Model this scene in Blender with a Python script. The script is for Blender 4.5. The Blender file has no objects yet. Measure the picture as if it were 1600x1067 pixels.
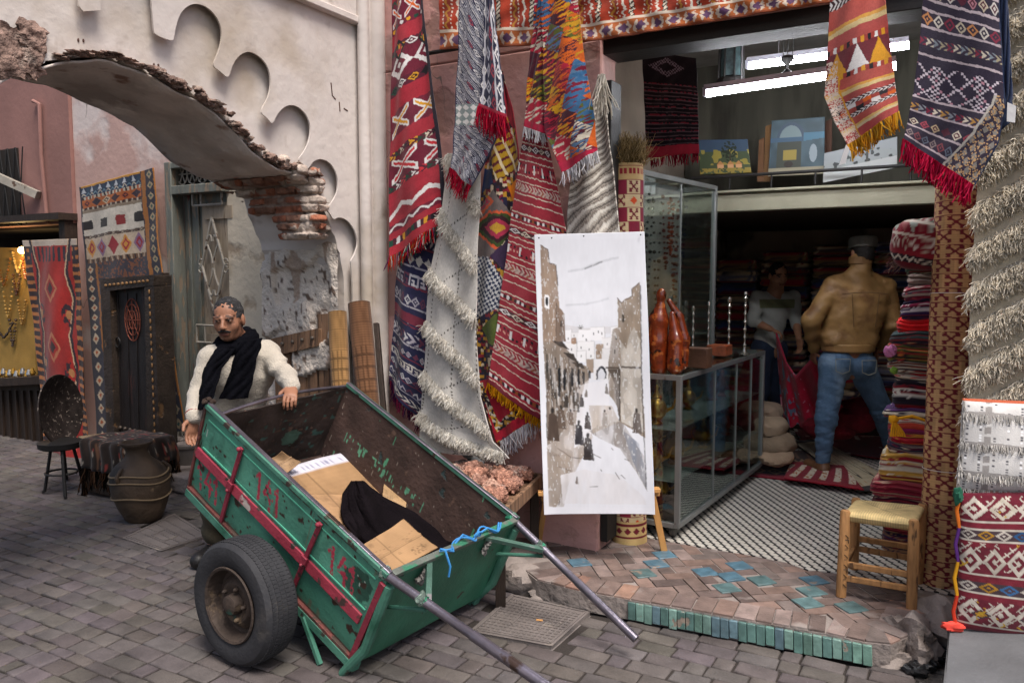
import bpy, math, random
import numpy as np
from mathutils import Vector, Matrix
from mathutils.geometry import tessellate_polygon
random.seed(7); RNG = np.random.default_rng(7)
sc = bpy.context.scene
COL = sc.collection
# ------------------------------------------------------------------ camera, sky, sun, exposure
PITCH = math.radians(4.7); FPX = 1250.0; CAMZ = 1.62
cd = bpy.data.cameras.new('camera'); cam = bpy.data.objects.new('camera', cd); COL.objects.link(cam)
cd.sensor_width = 36; cd.lens = 36 * FPX / 1600; cd.clip_start = 0.05; cd.clip_end = 500
cam.location = (0, 0, CAMZ); cam.rotation_euler = (math.radians(90) - PITCH, 0, 0)
sc.camera = cam
w = bpy.data.worlds.new('World'); sc.world = w; w.use_nodes = True
nt = w.node_tree; bg = nt.nodes['Background']
sky = nt.nodes.new('ShaderNodeTexSky'); sky.sky_type = 'NISHITA'; sky.sun_disc = False
SUN_EL, SUN_AZ = math.radians(62), math.radians(150)      # azimuth from +Y towards +X
sky.sun_elevation = SUN_EL; sky.sun_rotation = SUN_AZ; sky.air_density = 1.0; sky.dust_density = 4.0; sky.ozone_density = 1.0
nt.links.new(sky.outputs[0], bg.inputs[0]); bg.inputs[1].default_value = 0.125
sd = bpy.data.lights.new('sun', 'SUN'); sun = bpy.data.objects.new('sun', sd); COL.objects.link(sun)
sd.energy = 2.6; sd.angle = math.radians(22); sd.color = (1, .95, .9)
sdir = Vector((math.sin(SUN_AZ) * math.cos(SUN_EL), math.cos(SUN_AZ) * math.cos(SUN_EL), math.sin(SUN_EL)))
sun.rotation_euler = sdir.to_track_quat('Z', 'Y').to_euler()
sc.view_settings.view_transform = 'Standard'; sc.view_settings.look = 'None'
sc.view_settings.exposure = 0.45; sc.view_settings.gamma = 1
# ------------------------------------------------------------------ picking real positions
A = np.array
def ray(px, py):
    cx = (px - 800) / FPX; cy = (533.5 - py) / FPX
    return A([cx, cy * math.sin(PITCH) + math.cos(PITCH), cy * math.cos(PITCH) - math.sin(PITCH)])
CAM = A([0, 0, CAMZ])
def P(px, py, Y): d = ray(px, py); return CAM + d * (Y / d[1])
def G(px, py, z=0.0): d = ray(px, py); return CAM + d * ((z - CAMZ) / d[2])
AZ = math.radians(29.5)
U = A([math.cos(AZ), -math.sin(AZ), 0]); N = A([math.sin(AZ), math.cos(AZ), 0]); Z = A([0, 0, 1.0]); X = A([1., 0, 0]); YY = A([0, 1., 0])
F0 = A([.18, 4.48, 0])
BS = np.array([U, N, Z]); BW = np.eye(3)
def S(s, t, z): return F0 + U * s + N * t + Z * z
def toS(p): q = A(p) - F0; return float(q @ U), float(q @ N), float(p[2])
def PT(px, py, t): d = ray(px, py); return CAM + d * ((t - (CAM - F0) @ N) / (d @ N))
def PS(px, py, s): d = ray(px, py); return CAM + d * ((s - (CAM - F0) @ U) / (d @ U))
def nrm(v): v = A(v, dtype=float); return v / (np.linalg.norm(v) + 1e-12)
def basis(x, z=(0, 0, 1)):
    x = nrm(x); y = nrm(np.cross(z, x)); return np.array([x, y, np.cross(x, y)])
def rotz(a): c, s = math.cos(a), math.sin(a); return np.array([[c, s, 0], [-s, c, 0], [0, 0, 1]])
def L(h):
    if isinstance(h, str):
        h = [int(h[i:i + 2], 16) / 255 for i in (0, 2, 4)]
    return tuple(c / 12.92 if c <= .04045 else ((c + .055) / 1.055) ** 2.4 for c in h)
# ------------------------------------------------------------------ mesh helpers
class MB:
    def __init__(s): s.v = []; s.f = []; s.c = []
    def add(s, v, f, col=None):
        o = len(s.v); s.v += [tuple(map(float, p)) for p in v]; s.f += [tuple(i + o for i in q) for q in f]
        s.c += [col or (1, 1, 1)] * len(v); return s
    def box(s, c, sz, B=BW, col=None, taper=1.0):
        c = A(c, dtype=float); x, y, z = [B[i] * sz[i] / 2 for i in range(3)]; v = []
        for k in (-1, 1):
            m = taper if k > 0 else 1
            for i, j in ((-1, -1), (1, -1), (1, 1), (-1, 1)): v.append(c + x * i * m + y * j * m + z * k)
        return s.add(v, [(3, 2, 1, 0), (4, 5, 6, 7), (0, 1, 5, 4), (1, 2, 6, 5), (2, 3, 7, 6), (3, 0, 4, 7)], col)
    def beam(s, a, b, w, h, up=(0, 0, 1), col=None):
        a, b = A(a, dtype=float), A(b, dtype=float); d = b - a; B = basis(d, up)
        return s.box((a + b) / 2, (np.linalg.norm(d), w, h), B, col)
    def tube(s, pts, r, seg=8, col=None, cap=True, flat=1.0):
        pts = [A(p, dtype=float) for p in pts]; n = len(pts)
        if np.isscalar(r): r = [r] * n
        v = []; up = None
        for i, p in enumerate(pts):
            t = nrm(pts[min(i + 1, n - 1)] - pts[max(i - 1, 0)])
            if up is None: up = A([0, 0, 1.]) if abs(t[2]) < .9 else A([1., 0, 0])
            x = nrm(np.cross(up, t)); y = np.cross(t, x); up = y
            for k in range(seg):
                a = 2 * math.pi * k / seg; v.append(p + (x * math.cos(a) + y * math.sin(a) * flat) * r[i])
        f = [(i * seg + k, i * seg + (k + 1) % seg, (i + 1) * seg + (k + 1) % seg, (i + 1) * seg + k) for i in range(n - 1) for k in range(seg)]
        if cap: f += [tuple(range(seg))[::-1], tuple((n - 1) * seg + k for k in range(seg))]
        return s.add(v, f, col)
    def lathe(s, prof, c, seg=24, B=BW, col=None, cap=True, sx=1, sy=1):
        c = A(c, dtype=float); v = []
        for r, z in prof:
            for k in range(seg):
                a = 2 * math.pi * k / seg; v.append(c + B[0] * r * math.cos(a) * sx + B[1] * r * math.sin(a) * sy + B[2] * z)
        n = len(prof)
        f = [(i * seg + k, i * seg + (k + 1) % seg, (i + 1) * seg + (k + 1) % seg, (i + 1) * seg + k) for i in range(n - 1) for k in range(seg)]
        if cap: f += [tuple(range(seg))[::-1], tuple((n - 1) * seg + k for k in range(seg))]
        return s.add(v, f, col)
    def prism(s, pts, d, col=None):
        pts = [A(p, dtype=float) for p in pts]; n = len(pts); d = A(d, dtype=float)
        tri = tessellate_polygon([[Vector(p) for p in pts]])
        f = [tuple(t) for t in tri] + [tuple(i + n for i in t[::-1]) for t in tri]
        f += [(i, (i + 1) % n, (i + 1) % n + n, i + n) for i in range(n)]
        return s.add(pts + [p + d for p in pts], f, col)
    def blob(s, c, r, B=BW, col=None, n=10, pw=1.0, jit=0, rng=random):
        c = A(c, dtype=float); v = []; f = []; m = n * 2
        if np.isscalar(r): r = (r, r, r)
        ph = [rng.random() * 6 for _ in range(4)]
        def sp(x): return math.copysign(abs(x) ** pw, x)
        for i in range(n + 1):
            la = -math.pi / 2 + math.pi * i / n
            for k in range(m):
                lo = 2 * math.pi * k / m
                x, y, z = sp(math.cos(la)) * sp(math.cos(lo)), sp(math.cos(la)) * sp(math.sin(lo)), sp(math.sin(la))
                j = 1 + jit * (math.sin(3 * x + ph[0] + 2 * z) * math.sin(4 * y + ph[1]) + .6 * math.sin(7 * z + 5 * x + ph[2]) * math.sin(6 * y + ph[3]))
                v.append(c + B[0] * x * r[0] * j + B[1] * y * r[1] * j + B[2] * z * r[2] * j)
        for i in range(n):
            for k in range(m): f.append((i * m + k, i * m + (k + 1) % m, (i + 1) * m + (k + 1) % m, (i + 1) * m + k))
        return s.add(v, f, col)
ORG = {}
def tag(o, label=None, cat=None, group=None, kind=None):
    if label: o['label'] = label
    if cat: o['category'] = cat
    if group: o['group'] = group
    if kind: o['kind'] = kind
    return o
def thing(name, loc, label, cat, group=None):
    o = bpy.data.objects.new(name, None); COL.objects.link(o); o.location = loc; o.empty_display_size = .1
    ORG[o] = A(loc, dtype=float); return tag(o, label, cat, group)
def mesh_raw(name, v, f, c=None, smooth=True, ang=None):
    me = bpy.data.meshes.new(name); v = np.asarray(v, dtype=np.float32)
    if isinstance(f, np.ndarray):
        k = f.shape[1]; me.vertices.add(len(v)); me.vertices.foreach_set('co', v.ravel())
        me.loops.add(f.size); me.loops.foreach_set('vertex_index', f.astype(np.int32).ravel())
        me.polygons.add(len(f)); me.polygons.foreach_set('loop_start', np.arange(0, f.size, k, dtype=np.int32))
        me.polygons.foreach_set('loop_total', np.full(len(f), k, dtype=np.int32)); me.update(calc_edges=True); me.validate()
    else:
        me.from_pydata([tuple(map(float, p)) for p in v], [], f); me.update()
    if c is not None:
        at = me.color_attributes.new('Col', 'FLOAT_COLOR', 'POINT'); cc = np.ones((len(v), 4), dtype=np.float32); cc[:, :3] = np.asarray(c)[:, :3]
        at.data.foreach_set('color', cc.ravel())
    me.polygons.foreach_set('use_smooth', [smooth] * len(me.polygons))
    if smooth and ang: me.set_sharp_from_angle(angle=math.radians(ang))
    return me
def place(name, v, f, c, mat, parent=None, smooth=True, ang=None, bevel=0, solid=0, kids=None):
    v = np.asarray(v, dtype=float)
    if parent is not None: org = ORG[parent]
    else: org = A([v[:, 0].mean(), v[:, 1].mean(), v[:, 2].min()])
    me = mesh_raw(name, v - org, f, c, smooth, ang); me.materials.append(mat)
    o = bpy.data.objects.new(name, me); COL.objects.link(o); ORG[o] = org
    if parent is not None: o.parent = parent
    else: o.location = org
    if solid: m = o.modifiers.new('thick', 'SOLIDIFY'); m.thickness = solid; m.offset = 0
    if bevel: m = o.modifiers.new('bev', 'BEVEL'); m.width = bevel; m.segments = 2; m.limit_method = 'ANGLE'; m.angle_limit = math.radians(40)
    return o
def obj(name, mb, mat, parent=None, bevel=0, smooth=True, ang=35, attr=False, label=None):
    o = place(name, mb.v, mb.f, mb.c if attr else None, mat, parent, smooth, ang, bevel)
    if label: o['label'] = label
    return o
def copy_tree(o, parent=None):
    c = o.copy(); COL.objects.link(c); ORG[c] = ORG.get(o)
    if parent is not None: c.parent = parent
    for ch in list(o.children): copy_tree(ch, c)
    return c
# ------------------------------------------------------------------ materials
MATS = {}
def mat(name, col=(.5, .5, .5), rough=.8, metal=0, var=.15, scale=6, bump=.15, bscale=60, attr=False, patches=(), spec=.4, stretch=(1, 1, 1), emit=None, sheen=0, coat=0, bdist=.01, crack=0):
    if name in MATS: return MATS[name]
    m = bpy.data.materials.new(name); MATS[name] = m; m.use_nodes = True; t = m.node_tree; n = t.nodes; b = n['Principled BSDF']
    if isinstance(col, str): col = L(col)
    lk = t.links.new
    tc = n.new('ShaderNodeTexCoord'); mp = n.new('ShaderNodeMapping'); mp.inputs['Scale'].default_value = stretch; lk(tc.outputs['Object'], mp.inputs[0])
    def noise(sc_, det=4, off=0):
        q = n.new('ShaderNodeTexNoise'); q.inputs['Scale'].default_value = sc_; q.inputs['Detail'].default_value = det
        if off:
            mo = n.new('ShaderNodeMapping'); mo.inputs['Location'].default_value = (off, off * 2, off * 3); lk(mp.outputs[0], mo.inputs[0]); lk(mo.outputs[0], q.inputs[0])
        else: lk(mp.outputs[0], q.inputs[0])
        return q
    def mix(fac, a, bb, mode='MIX'):
        q = n.new('ShaderNodeMix'); q.data_type = 'RGBA'; q.blend_type = mode
        for i, x in ((0, fac), (6, a), (7, bb)):
            if hasattr(x, 'links'): lk(x, q.inputs[i])
            elif i == 0: q.inputs[0].default_value = x
            else: q.inputs[i].default_value = (*x, 1)
        return q.outputs[2]
    def ramp(x, lo, hi):
        q = n.new('ShaderNodeMapRange'); q.inputs[1].default_value = lo; q.inputs[2].default_value = hi; lk(x, q.inputs[0]); return q.outputs[0]
    if attr:
        at = n.new('ShaderNodeAttribute'); at.attribute_name = 'Col'; base = at.outputs['Color']
    else: base = None
    nz = noise(scale)
    f = ramp(nz.outputs[0], .3, .7)
    g = mix(f, tuple([1 - var] * 3), tuple([1 + var] * 3))
    c = mix(1.0, base if base else col, g, 'MULTIPLY')
    hh = None
    for i, (c2, s2, th, soft) in enumerate(patches):
        if isinstance(c2, str): c2 = L(c2)
        q = noise(s2, 7, 3.1 + i * 1.7); fr = ramp(q.outputs[0], th, th + soft); c = mix(fr, c, c2)
        hh = fr if hh is None else hh
    if crack:
        q = noise(crack, 3, 21.7); s_ = n.new('ShaderNodeMath'); s_.operation = 'SUBTRACT'; s_.inputs[1].default_value = .5; lk(q.outputs[0], s_.inputs[0]); a_ = n.new('ShaderNodeMath'); a_.operation = 'ABSOLUTE'; lk(s_.outputs[0], a_.inputs[0])
        q2 = noise(crack * .8, 2, 5.1); r1 = ramp(a_.outputs[0], .0045, .001); r2 = ramp(q2.outputs[0], .55, .62); mm_ = n.new('ShaderNodeMath'); mm_.operation = 'MULTIPLY'; lk(r1, mm_.inputs[0]); lk(r2, mm_.inputs[1]); c = mix(mm_.outputs[0], c, (.2, .165, .145))
    lk(c, b.inputs['Base Color']); b.inputs['Roughness'].default_value = rough; b.inputs['Metallic'].default_value = metal
    b.inputs['Specular IOR Level'].default_value = spec
    if sheen: b.inputs['Sheen Weight'].default_value = sheen
    if coat: b.inputs['Coat Weight'].default_value = coat; b.inputs['Coat Roughness'].default_value = .15
    if bump:
        nb = noise(bscale, 5, 9.3); bm = n.new('ShaderNodeBump'); bm.inputs['Strength'].default_value = bump; bm.inputs['Distance'].default_value = bdist
        hsrc = nb.outputs[0]
        if hh is not None:
            ma = n.new('ShaderNodeMath'); ma.operation = 'MULTIPLY_ADD'; ma.inputs[1].default_value = -.8; lk(hh, ma.inputs[0]); lk(nb.outputs[0], ma.inputs[2]); hsrc = ma.outputs[0]
        lk(hsrc, bm.inputs['Height']); lk(bm.outputs[0], b.inputs['Normal'])
    if emit: b.inputs['Emission Color'].default_value = (*emit[0], 1); b.inputs['Emission Strength'].default_value = emit[1]
    return m
def glass_mat(name='glass', tint=(.9, .94, .92), refl=.06):
    if name in MATS: return MATS[name]
    m = bpy.data.materials.new(name); MATS[name] = m; m.use_nodes = True; t = m.node_tree; n = t.nodes
    for x in list(n): n.remove(x)
    out = n.new('ShaderNodeOutputMaterial'); tr = n.new('ShaderNodeBsdfTransparent'); tr.inputs[0].default_value = (*tint, 1)
    gl = n.new('ShaderNodeBsdfGlossy'); gl.inputs[1].default_value = .03; gl.inputs[0].default_value = (.9, .95, .95, 1)
    lw = n.new('ShaderNodeLayerWeight'); lw.inputs[0].default_value = .35; ma = n.new('ShaderNodeMath'); ma.operation = 'MULTIPLY_ADD'; ma.inputs[1].default_value = .5; ma.inputs[2].default_value = refl
    mx = n.new('ShaderNodeMixShader'); t.links.new(lw.outputs['Fresnel'], ma.inputs[0]); t.links.new(ma.outputs[0], mx.inputs[0]); t.links.new(tr.outputs[0], mx.inputs[1]); t.links.new(gl.outputs[0], mx.inputs[2]); t.links.new(mx.outputs[0], out.inputs[0])
    return m
TEX = mat('textile', attr=True, rough=.95, var=.12, scale=14, bump=.5, bscale=260, spec=.1, sheen=.15, bdist=.004)
YARN = mat('yarn', attr=True, rough=1, var=.15, scale=30, bump=0, spec=0)
_n = YARN.node_tree.nodes; _t = _n.new('ShaderNodeBsdfTranslucent'); _m = _n.new('ShaderNodeMixShader'); _m.inputs[0].default_value = .42; _b = _n['Principled BSDF']; _l = YARN.node_tree.links
_l.new(_b.inputs['Base Color'].links[0].from_socket, _t.inputs[0]); _l.new(_b.outputs[0], _m.inputs[1]); _l.new(_t.outputs[0], _m.inputs[2]); _l.new(_m.outputs[0], _n['Material Output'].inputs[0])
ATT = mat('painted_surface', attr=True, rough=.6, var=.1, scale=12, bump=.15, bscale=120, spec=.3)
# ------------------------------------------------------------------ pattern painting on fine grids
def tw(x): return np.abs((x % 1) * 2 - 1)
def hsh(x, y=0):
    r = np.sin(np.floor(x) * 127.1 + np.floor(y) * 311.7 + 5.3) * 43758.5453; return r - np.floor(r)
def vn(x, y):      # smooth value noise
    xi, yi = np.floor(x), np.floor(y); fx, fy = x - xi, y - yi; fx = fx * fx * (3 - 2 * fx); fy = fy * fy * (3 - 2 * fy)
    a, b, c, d = hsh(xi + .5, yi + .5), hsh(xi + 1.5, yi + .5), hsh(xi + .5, yi + 1.5), hsh(xi + 1.5, yi + 1.5)
    return (a * (1 - fx) + b * fx) * (1 - fy) + (c * (1 - fx) + d * fx) * fy
class Pat:
    def __init__(s, u, v, base): s.u, s.v = u, v; s.c = np.tile(A(L(base) if isinstance(base, str) else base, dtype=float), (len(u), 1))
    def put(s, m, col): s.c[m] = L(col) if isinstance(col, str) else col; return s
    def multi(s, m, idx, cols):
        cc = A([L(c) for c in cols]); s.c[m] = cc[(np.floor(idx[m] * 1e4).astype(int)) % len(cols)] if idx.dtype.kind == 'f' and idx.max() <= 1 else cc[idx[m].astype(int) % len(cols)]; return s
    def band(s, v0, v1, kind, cols, n=6, bg=None, off=0):
        m = (s.v >= v0) & (s.v < v1); y = (s.v - v0) / (v1 - v0); x = s.u * n + off
        if bg: s.put(m, bg)
        k = np.floor(x); fx = x - k; cl = A([L(c) for c in cols]); ci = cl[(k.astype(int)) % len(cl)]
        if kind == 'plain': s.put(m, cols[0])
        elif kind == 'zig': q = m & (np.abs(y - (.2 + .6 * tw(x))) < .17); s.c[q] = ci[q]
        elif kind == 'zig2':
            q = m & (y > tw(x)); s.c[q] = ci[q]
        elif kind == 'diam':
            d = np.abs(fx - .5) + np.abs(y - .5); q = m & (d < .46); s.c[q] = ci[q]; q = m & (d < .3); s.put(q, cols[-1]); q = m & (d < .15); s.c[q] = ci[q]
        elif kind == 'odiam':
            d = np.abs(fx - .5) + np.abs(y - .5); q = m & (d < .5) & (d > .3); s.c[q] = ci[q]; q = m & (d < .12); s.c[q] = ci[q]
        elif kind == 'cross':
            a = np.abs(fx - .5); b = np.abs(y - .5); q = m & (np.abs(a - b) < .14) & (a < .42); s.put(q, cols[0]); q = m & (np.abs(a - b) < .06) & (a < .36); s.put(q, cols[-1])
        elif kind == 'check':
            q = m & (((k + np.floor(y * 2)) % 2) == 0); s.c[q] = ci[q]
        elif kind == 'bars': q = m & (fx < .5); s.c[q] = ci[q]
        elif kind == 'dots': q = m & ((fx - .5) ** 2 + (y - .5) ** 2 < .1); s.c[q] = ci[q]
        elif kind == 'chev': q = m & (np.abs(((x + np.abs(y - .5) * 1.6) % 1) - .5) < .24); s.c[q] = ci[q]
        elif kind == 'greek':
            a = np.floor(fx * 5); b = np.floor(y * 5); q = m & ((b == 0) | (a == 0) | ((b == 4) & (a > 1)) | ((a == 3) & (b > 1) & (b < 4)) | ((b == 2) & (a > 1) & (a < 4))); s.c[q] = ci[q]
        elif kind == 'pix': r = hsh(s.u * n * 1.0 + 7, y * max(2, n * .12) + v0 * 91); s.c[m] = cl[np.floor(r[m] * len(cl) * .999).astype(int)]
        return s
def gridmesh(nu, nv):
    uu, vv = np.meshgrid(np.linspace(0, 1, nu), np.linspace(0, 1, nv)); i = np.arange(nu * nv).reshape(nv, nu)
    f = np.stack([i[:-1, :-1].ravel(), i[1:, :-1].ravel(), i[1:, 1:].ravel(), i[:-1, 1:].ravel()], 1)
    return uu.ravel(), vv.ravel(), f
def strands(starts, dirs, ln, cols, r=.0022, droop=.6, wob=.16, name='fringe', parent=None, m=None, seg=4):
    V_ = []; F_ = []; C_ = []; o = 0
    for p, d in zip(starts, dirs):
        p = A(p, dtype=float); l = ln * random.uniform(.75, 1.15); d = nrm(d); c = random.choice(cols); c = L(c) if isinstance(c, str) else c
        kk_ = random.uniform(.8, 1.15); c = tuple(x * kk_ for x in c); q = p.copy(); a0 = random.random() * 6
        side = nrm(np.cross(d, [.3, .7, .2])); s2 = np.cross(d, side)
        for i in range(seg + 1):
            rr = r * (1.15 - .5 * i / seg)
            for k in range(3):
                an = a0 + k * 2.094; V_.append(q + (side * math.cos(an) + s2 * math.sin(an)) * rr); C_.append(c)
            d = nrm(d * (1 - droop / seg) + A([0, 0, -1]) * droop / seg + RNG.normal(0, wob, 3)); q = q + d * l / seg
        for i in range(seg):
            for k in range(3): F_.append((o + i * 3 + k, o + i * 3 + (k + 1) % 3, o + (i + 1) * 3 + (k + 1) % 3, o + (i + 1) * 3 + k))
        o += (seg + 1) * 3
    return place(name, V_, np.array(F_), C_, m or YARN, parent)
def rug(name, label, cat, rows, t, pat, nu=90, nv=220, amp=.02, fq=3, ph=0, group=None, tb=None, bulge=0, curve=0, skew=0, fr=None, parent=None, amp2=.004, solid=.006, sub=None, plane='t'):
    """rows: outline (xl,yl,xr,yr) read top to bottom; cloth hangs at depth t in front of the facade, with folds."""
    u, v, f = gridmesh(nu, nv); R = A(rows, dtype=float); k = np.linspace(0, 1, len(R)); r = [np.interp(v, k, R[:, i]) for i in range(4)]
    px = r[0] + (r[2] - r[0]) * u; py = r[1] + (r[3] - r[1]) * u + curve * np.sin(u * math.pi)
    cx = (px - 800) / FPX; cy = (533.5 - py) / FPX; D = np.stack([cx, cy * math.sin(PITCH) + math.cos(PITCH), cy * math.cos(PITCH) - math.sin(PITCH)], 1)
    if plane == 't':
        tt = t + (0 if tb is None else (tb - t) * v); dist = (tt - (CAM - F0) @ N) / (D @ N); nn = N
    else:
        tt = t + (0 if tb is None else (tb - t) * v); dist = tt / D[:, 1]; nn = YY
    pt = CAM + D * dist[:, None]
    g = np.minimum(1, v * 3 + .25)
    dz = amp * g * np.sin((u + .12 * np.sin(v * 3 + ph)) * fq * 6.283 + ph) + amp2 * np.sin(u * 17 + v * 23 + ph) - bulge * np.sin(u * math.pi) * g
    pt = pt + nn * dz[:, None]
    nwu, nwv = .014 * (vn(u * 22, v * 60) - .5), .005 * (vn(u * 26 + 9, v * 70) - .5)
    c = pat(np.clip(u + nwu, 0, 1), np.clip(v + skew * u + nwv, 0, 1)); fade = .5 * vn(u * 5 + 3, v * 9 + ph) * .35; c = c * (1 - fade * .6)[:, None] + c.mean() * (fade * .5)[:, None]; c = c * (.86 + .26 * vn(u * 110, v * 240))[:, None]
    o = place(name, pt, f, c, TEX, parent, solid=solid)
    if parent is None: tag(o, label, cat, group)
    if fr:
        n_, ln, cols = fr[:3]; e = pt[-nu:]; us = np.sort(RNG.random(n_)) * (nu - 1); i0 = us.astype(int).clip(0, nu - 2); fx = (us - i0)[:, None]
        st = e[i0] * (1 - fx) + e[i0 + 1] * fx; st = st - nn * RNG.uniform(0, .008, (n_, 1)); dn = pt[-nu:] - pt[-3 * nu:-2 * nu]
        strands(st, [dn[i] for i in i0], ln, cols, parent=o, r=fr[3] if len(fr) > 3 else .0026)
    return o
# ------------------------------------------------------------------ smooth bodies from blended limbs
def surfnet(F, org, h):
    s = F < 0; nx, ny, nz = F.shape
    cnt = np.zeros((nx - 1, ny - 1, nz - 1), np.int32); acc = np.zeros((nx - 1, ny - 1, nz - 1, 3), np.float32)
    for ax in range(3):
        sl0 = [slice(None)] * 3; sl1 = [slice(None)] * 3; sl0[ax] = slice(0, -1); sl1[ax] = slice(1, None)
        a, b = F[tuple(sl0)], F[tuple(sl1)]; cr = (a < 0) != (b < 0); tt = np.where(cr, a / np.where(a == b, 1, a - b), 0)
        o1, o2 = [i for i in range(3) if i != ax]
        for d1 in (0, 1):
            for d2 in (0, 1):
                sl = [slice(None)] * 3; n1 = (nx, ny, nz)[o1] - 1; n2 = (nx, ny, nz)[o2] - 1
                sl[o1] = slice(d1, d1 + n1); sl[o2] = slice(d2, d2 + n2); m = cr[tuple(sl)]; cnt += m
                acc[..., ax] += np.where(m, tt[tuple(sl)], 0); acc[..., o1] += m * d1; acc[..., o2] += m * d2
    idx = np.full(cnt.shape, -1, np.int64); act = cnt > 0; idx[act] = np.arange(act.sum())
    base = np.stack(np.nonzero(act), 1); v = (base + acc[act] / cnt[act][:, None]) * h + org
    fs = []
    for ax in range(3):
        o1, o2 = [(1, 2), (2, 0), (0, 1)][ax]
        sl0 = [slice(1, -1)] * 3; sl1 = [slice(1, -1)] * 3; sl0[ax] = slice(0, -1); sl1[ax] = slice(1, None)
        a, b = s[tuple(sl0)], s[tuple(sl1)]; cr = a != b; q = np.stack(np.nonzero(cr), 1); off = A([1, 1, 1]); off[ax] = 0; q = q + off
        if not len(q): continue
        e1 = np.zeros(3, int); e1[o1] = 1; e2 = np.zeros(3, int); e2[o2] = 1
        g = lambda w_: idx[w_[:, 0], w_[:, 1], w_[:, 2]]
        f = np.stack([g(q - e1 - e2), g(q - e2), g(q), g(q - e1)], 1); flip = b[cr]; f[flip] = f[flip][:, ::-1]; fs.append(f)
    f = np.concatenate(fs); f = f[(f >= 0).all(1)]; return v, f
class Body:
    """smoothly blended tapered limbs and ellipsoids"""
    def __init__(s, k=.03): s.p = []; s.k = k
    def limb(s, a, b, r1, r2, k=None, flat=None, cut=False): s.p.append(('l', A(a, dtype=float), A(b, dtype=float), r1, r2, s.k if k is None else k, flat, cut)); return s
    def chain(s, pts, rs, k=None, flat=None):
        for i in range(len(pts) - 1): s.limb(pts[i], pts[i + 1], rs[i], rs[i + 1], k, flat)
        return s
    def ell(s, c, r, B=BW, k=None, cut=False): s.p.append(('e', A(c, dtype=float), A(r, dtype=float), B, 0, s.k if k is None else k, None, cut)); return s
    def build(s, h, wr=None):
        lo = A([1e9] * 3); hi = -lo
        for p in s.p:
            if p[7]: continue
            if p[0] == 'l': m = max(p[3], p[4]); lo = np.minimum(lo, np.minimum(p[1], p[2]) - m); hi = np.maximum(hi, np.maximum(p[1], p[2]) + m)
            else: m = max(p[2]); lo = np.minimum(lo, p[1] - m); hi = np.maximum(hi, p[1] + m)
        lo -= .05; hi += .05; n = np.ceil((hi - lo) / h).astype(int) + 1
        F = np.full(n, .08, np.float32)
        for p in s.p:
            mg = .09
            if p[0] == 'l': m = max(p[3], p[4]); a = np.minimum(p[1], p[2]) - m - mg; b = np.maximum(p[1], p[2]) + m + mg
            else: m = max(p[2]); a = p[1] - m - mg; b = p[1] + m + mg
            i0 = np.clip(np.floor((a - lo) / h).astype(int), 0, n - 1); i1 = np.clip(np.ceil((b - lo) / h).astype(int) + 1, 1, n)
            g = np.stack(np.meshgrid(*[lo[i] + h * np.arange(i0[i], i1[i]) for i in range(3)], indexing='ij'), -1).astype(np.float32)
            if p[0] == 'l':
                pa = g - p[1].astype(np.float32); ba = (p[2] - p[1]).astype(np.float32); tt = np.clip((pa @ ba) / (ba @ ba + 1e-9), 0, 1)
                q = pa - tt[..., None] * ba
                if p[6] is not None: fd, fa = p[6]; fd = nrm(fd).astype(np.float32); c = q @ fd; q = q + (c * (fa - 1))[..., None] * fd
                d = np.sqrt((q ** 2).sum(-1)) - (p[3] + (p[4] - p[3]) * tt)
            else:
                q = (g - p[1].astype(np.float32)) @ np.asarray(p[3], dtype=np.float32).T; r = p[2].astype(np.float32); l = np.sqrt(((q / r) ** 2).sum(-1)); l2 = np.sqrt(((q / r ** 2) ** 2).sum(-1)) + 1e-9; d = l * (l - 1) / l2
            sub = F[i0[0]:i1[0], i0[1]:i1[1], i0[2]:i1[2]]; k = max(p[5], 1e-4)
            if p[7]:
                d = -d; hh = np.clip(.5 - .5 * (d - sub) / k * -1, 0, 1); hh = np.clip(.5 + .5 * (d - sub) / k, 0, 1); sub[:] = sub * (1 - hh) + d * hh + k * hh * (1 - hh)
            else:
                hh = np.clip(.5 + .5 * (d - sub) / k, 0, 1); sub[:] = d * (1 - hh) + sub * hh - k * hh * (1 - hh)
        if wr is not None:
            g = np.stack(np.meshgrid(*[lo[i] + h * np.arange(n[i]) for i in range(3)], indexing='ij'), -1); F = F + wr(g[..., 0], g[..., 1], g[..., 2]).astype(np.float32)
        return surfnet(F, lo, h)
def body(name, B_, h, m, parent=None, wr=None, colf=None):
    v, f = B_.build(h, wr); c = colf(v) if colf else None
    return place(name, v, f, c, m, parent)
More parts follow.
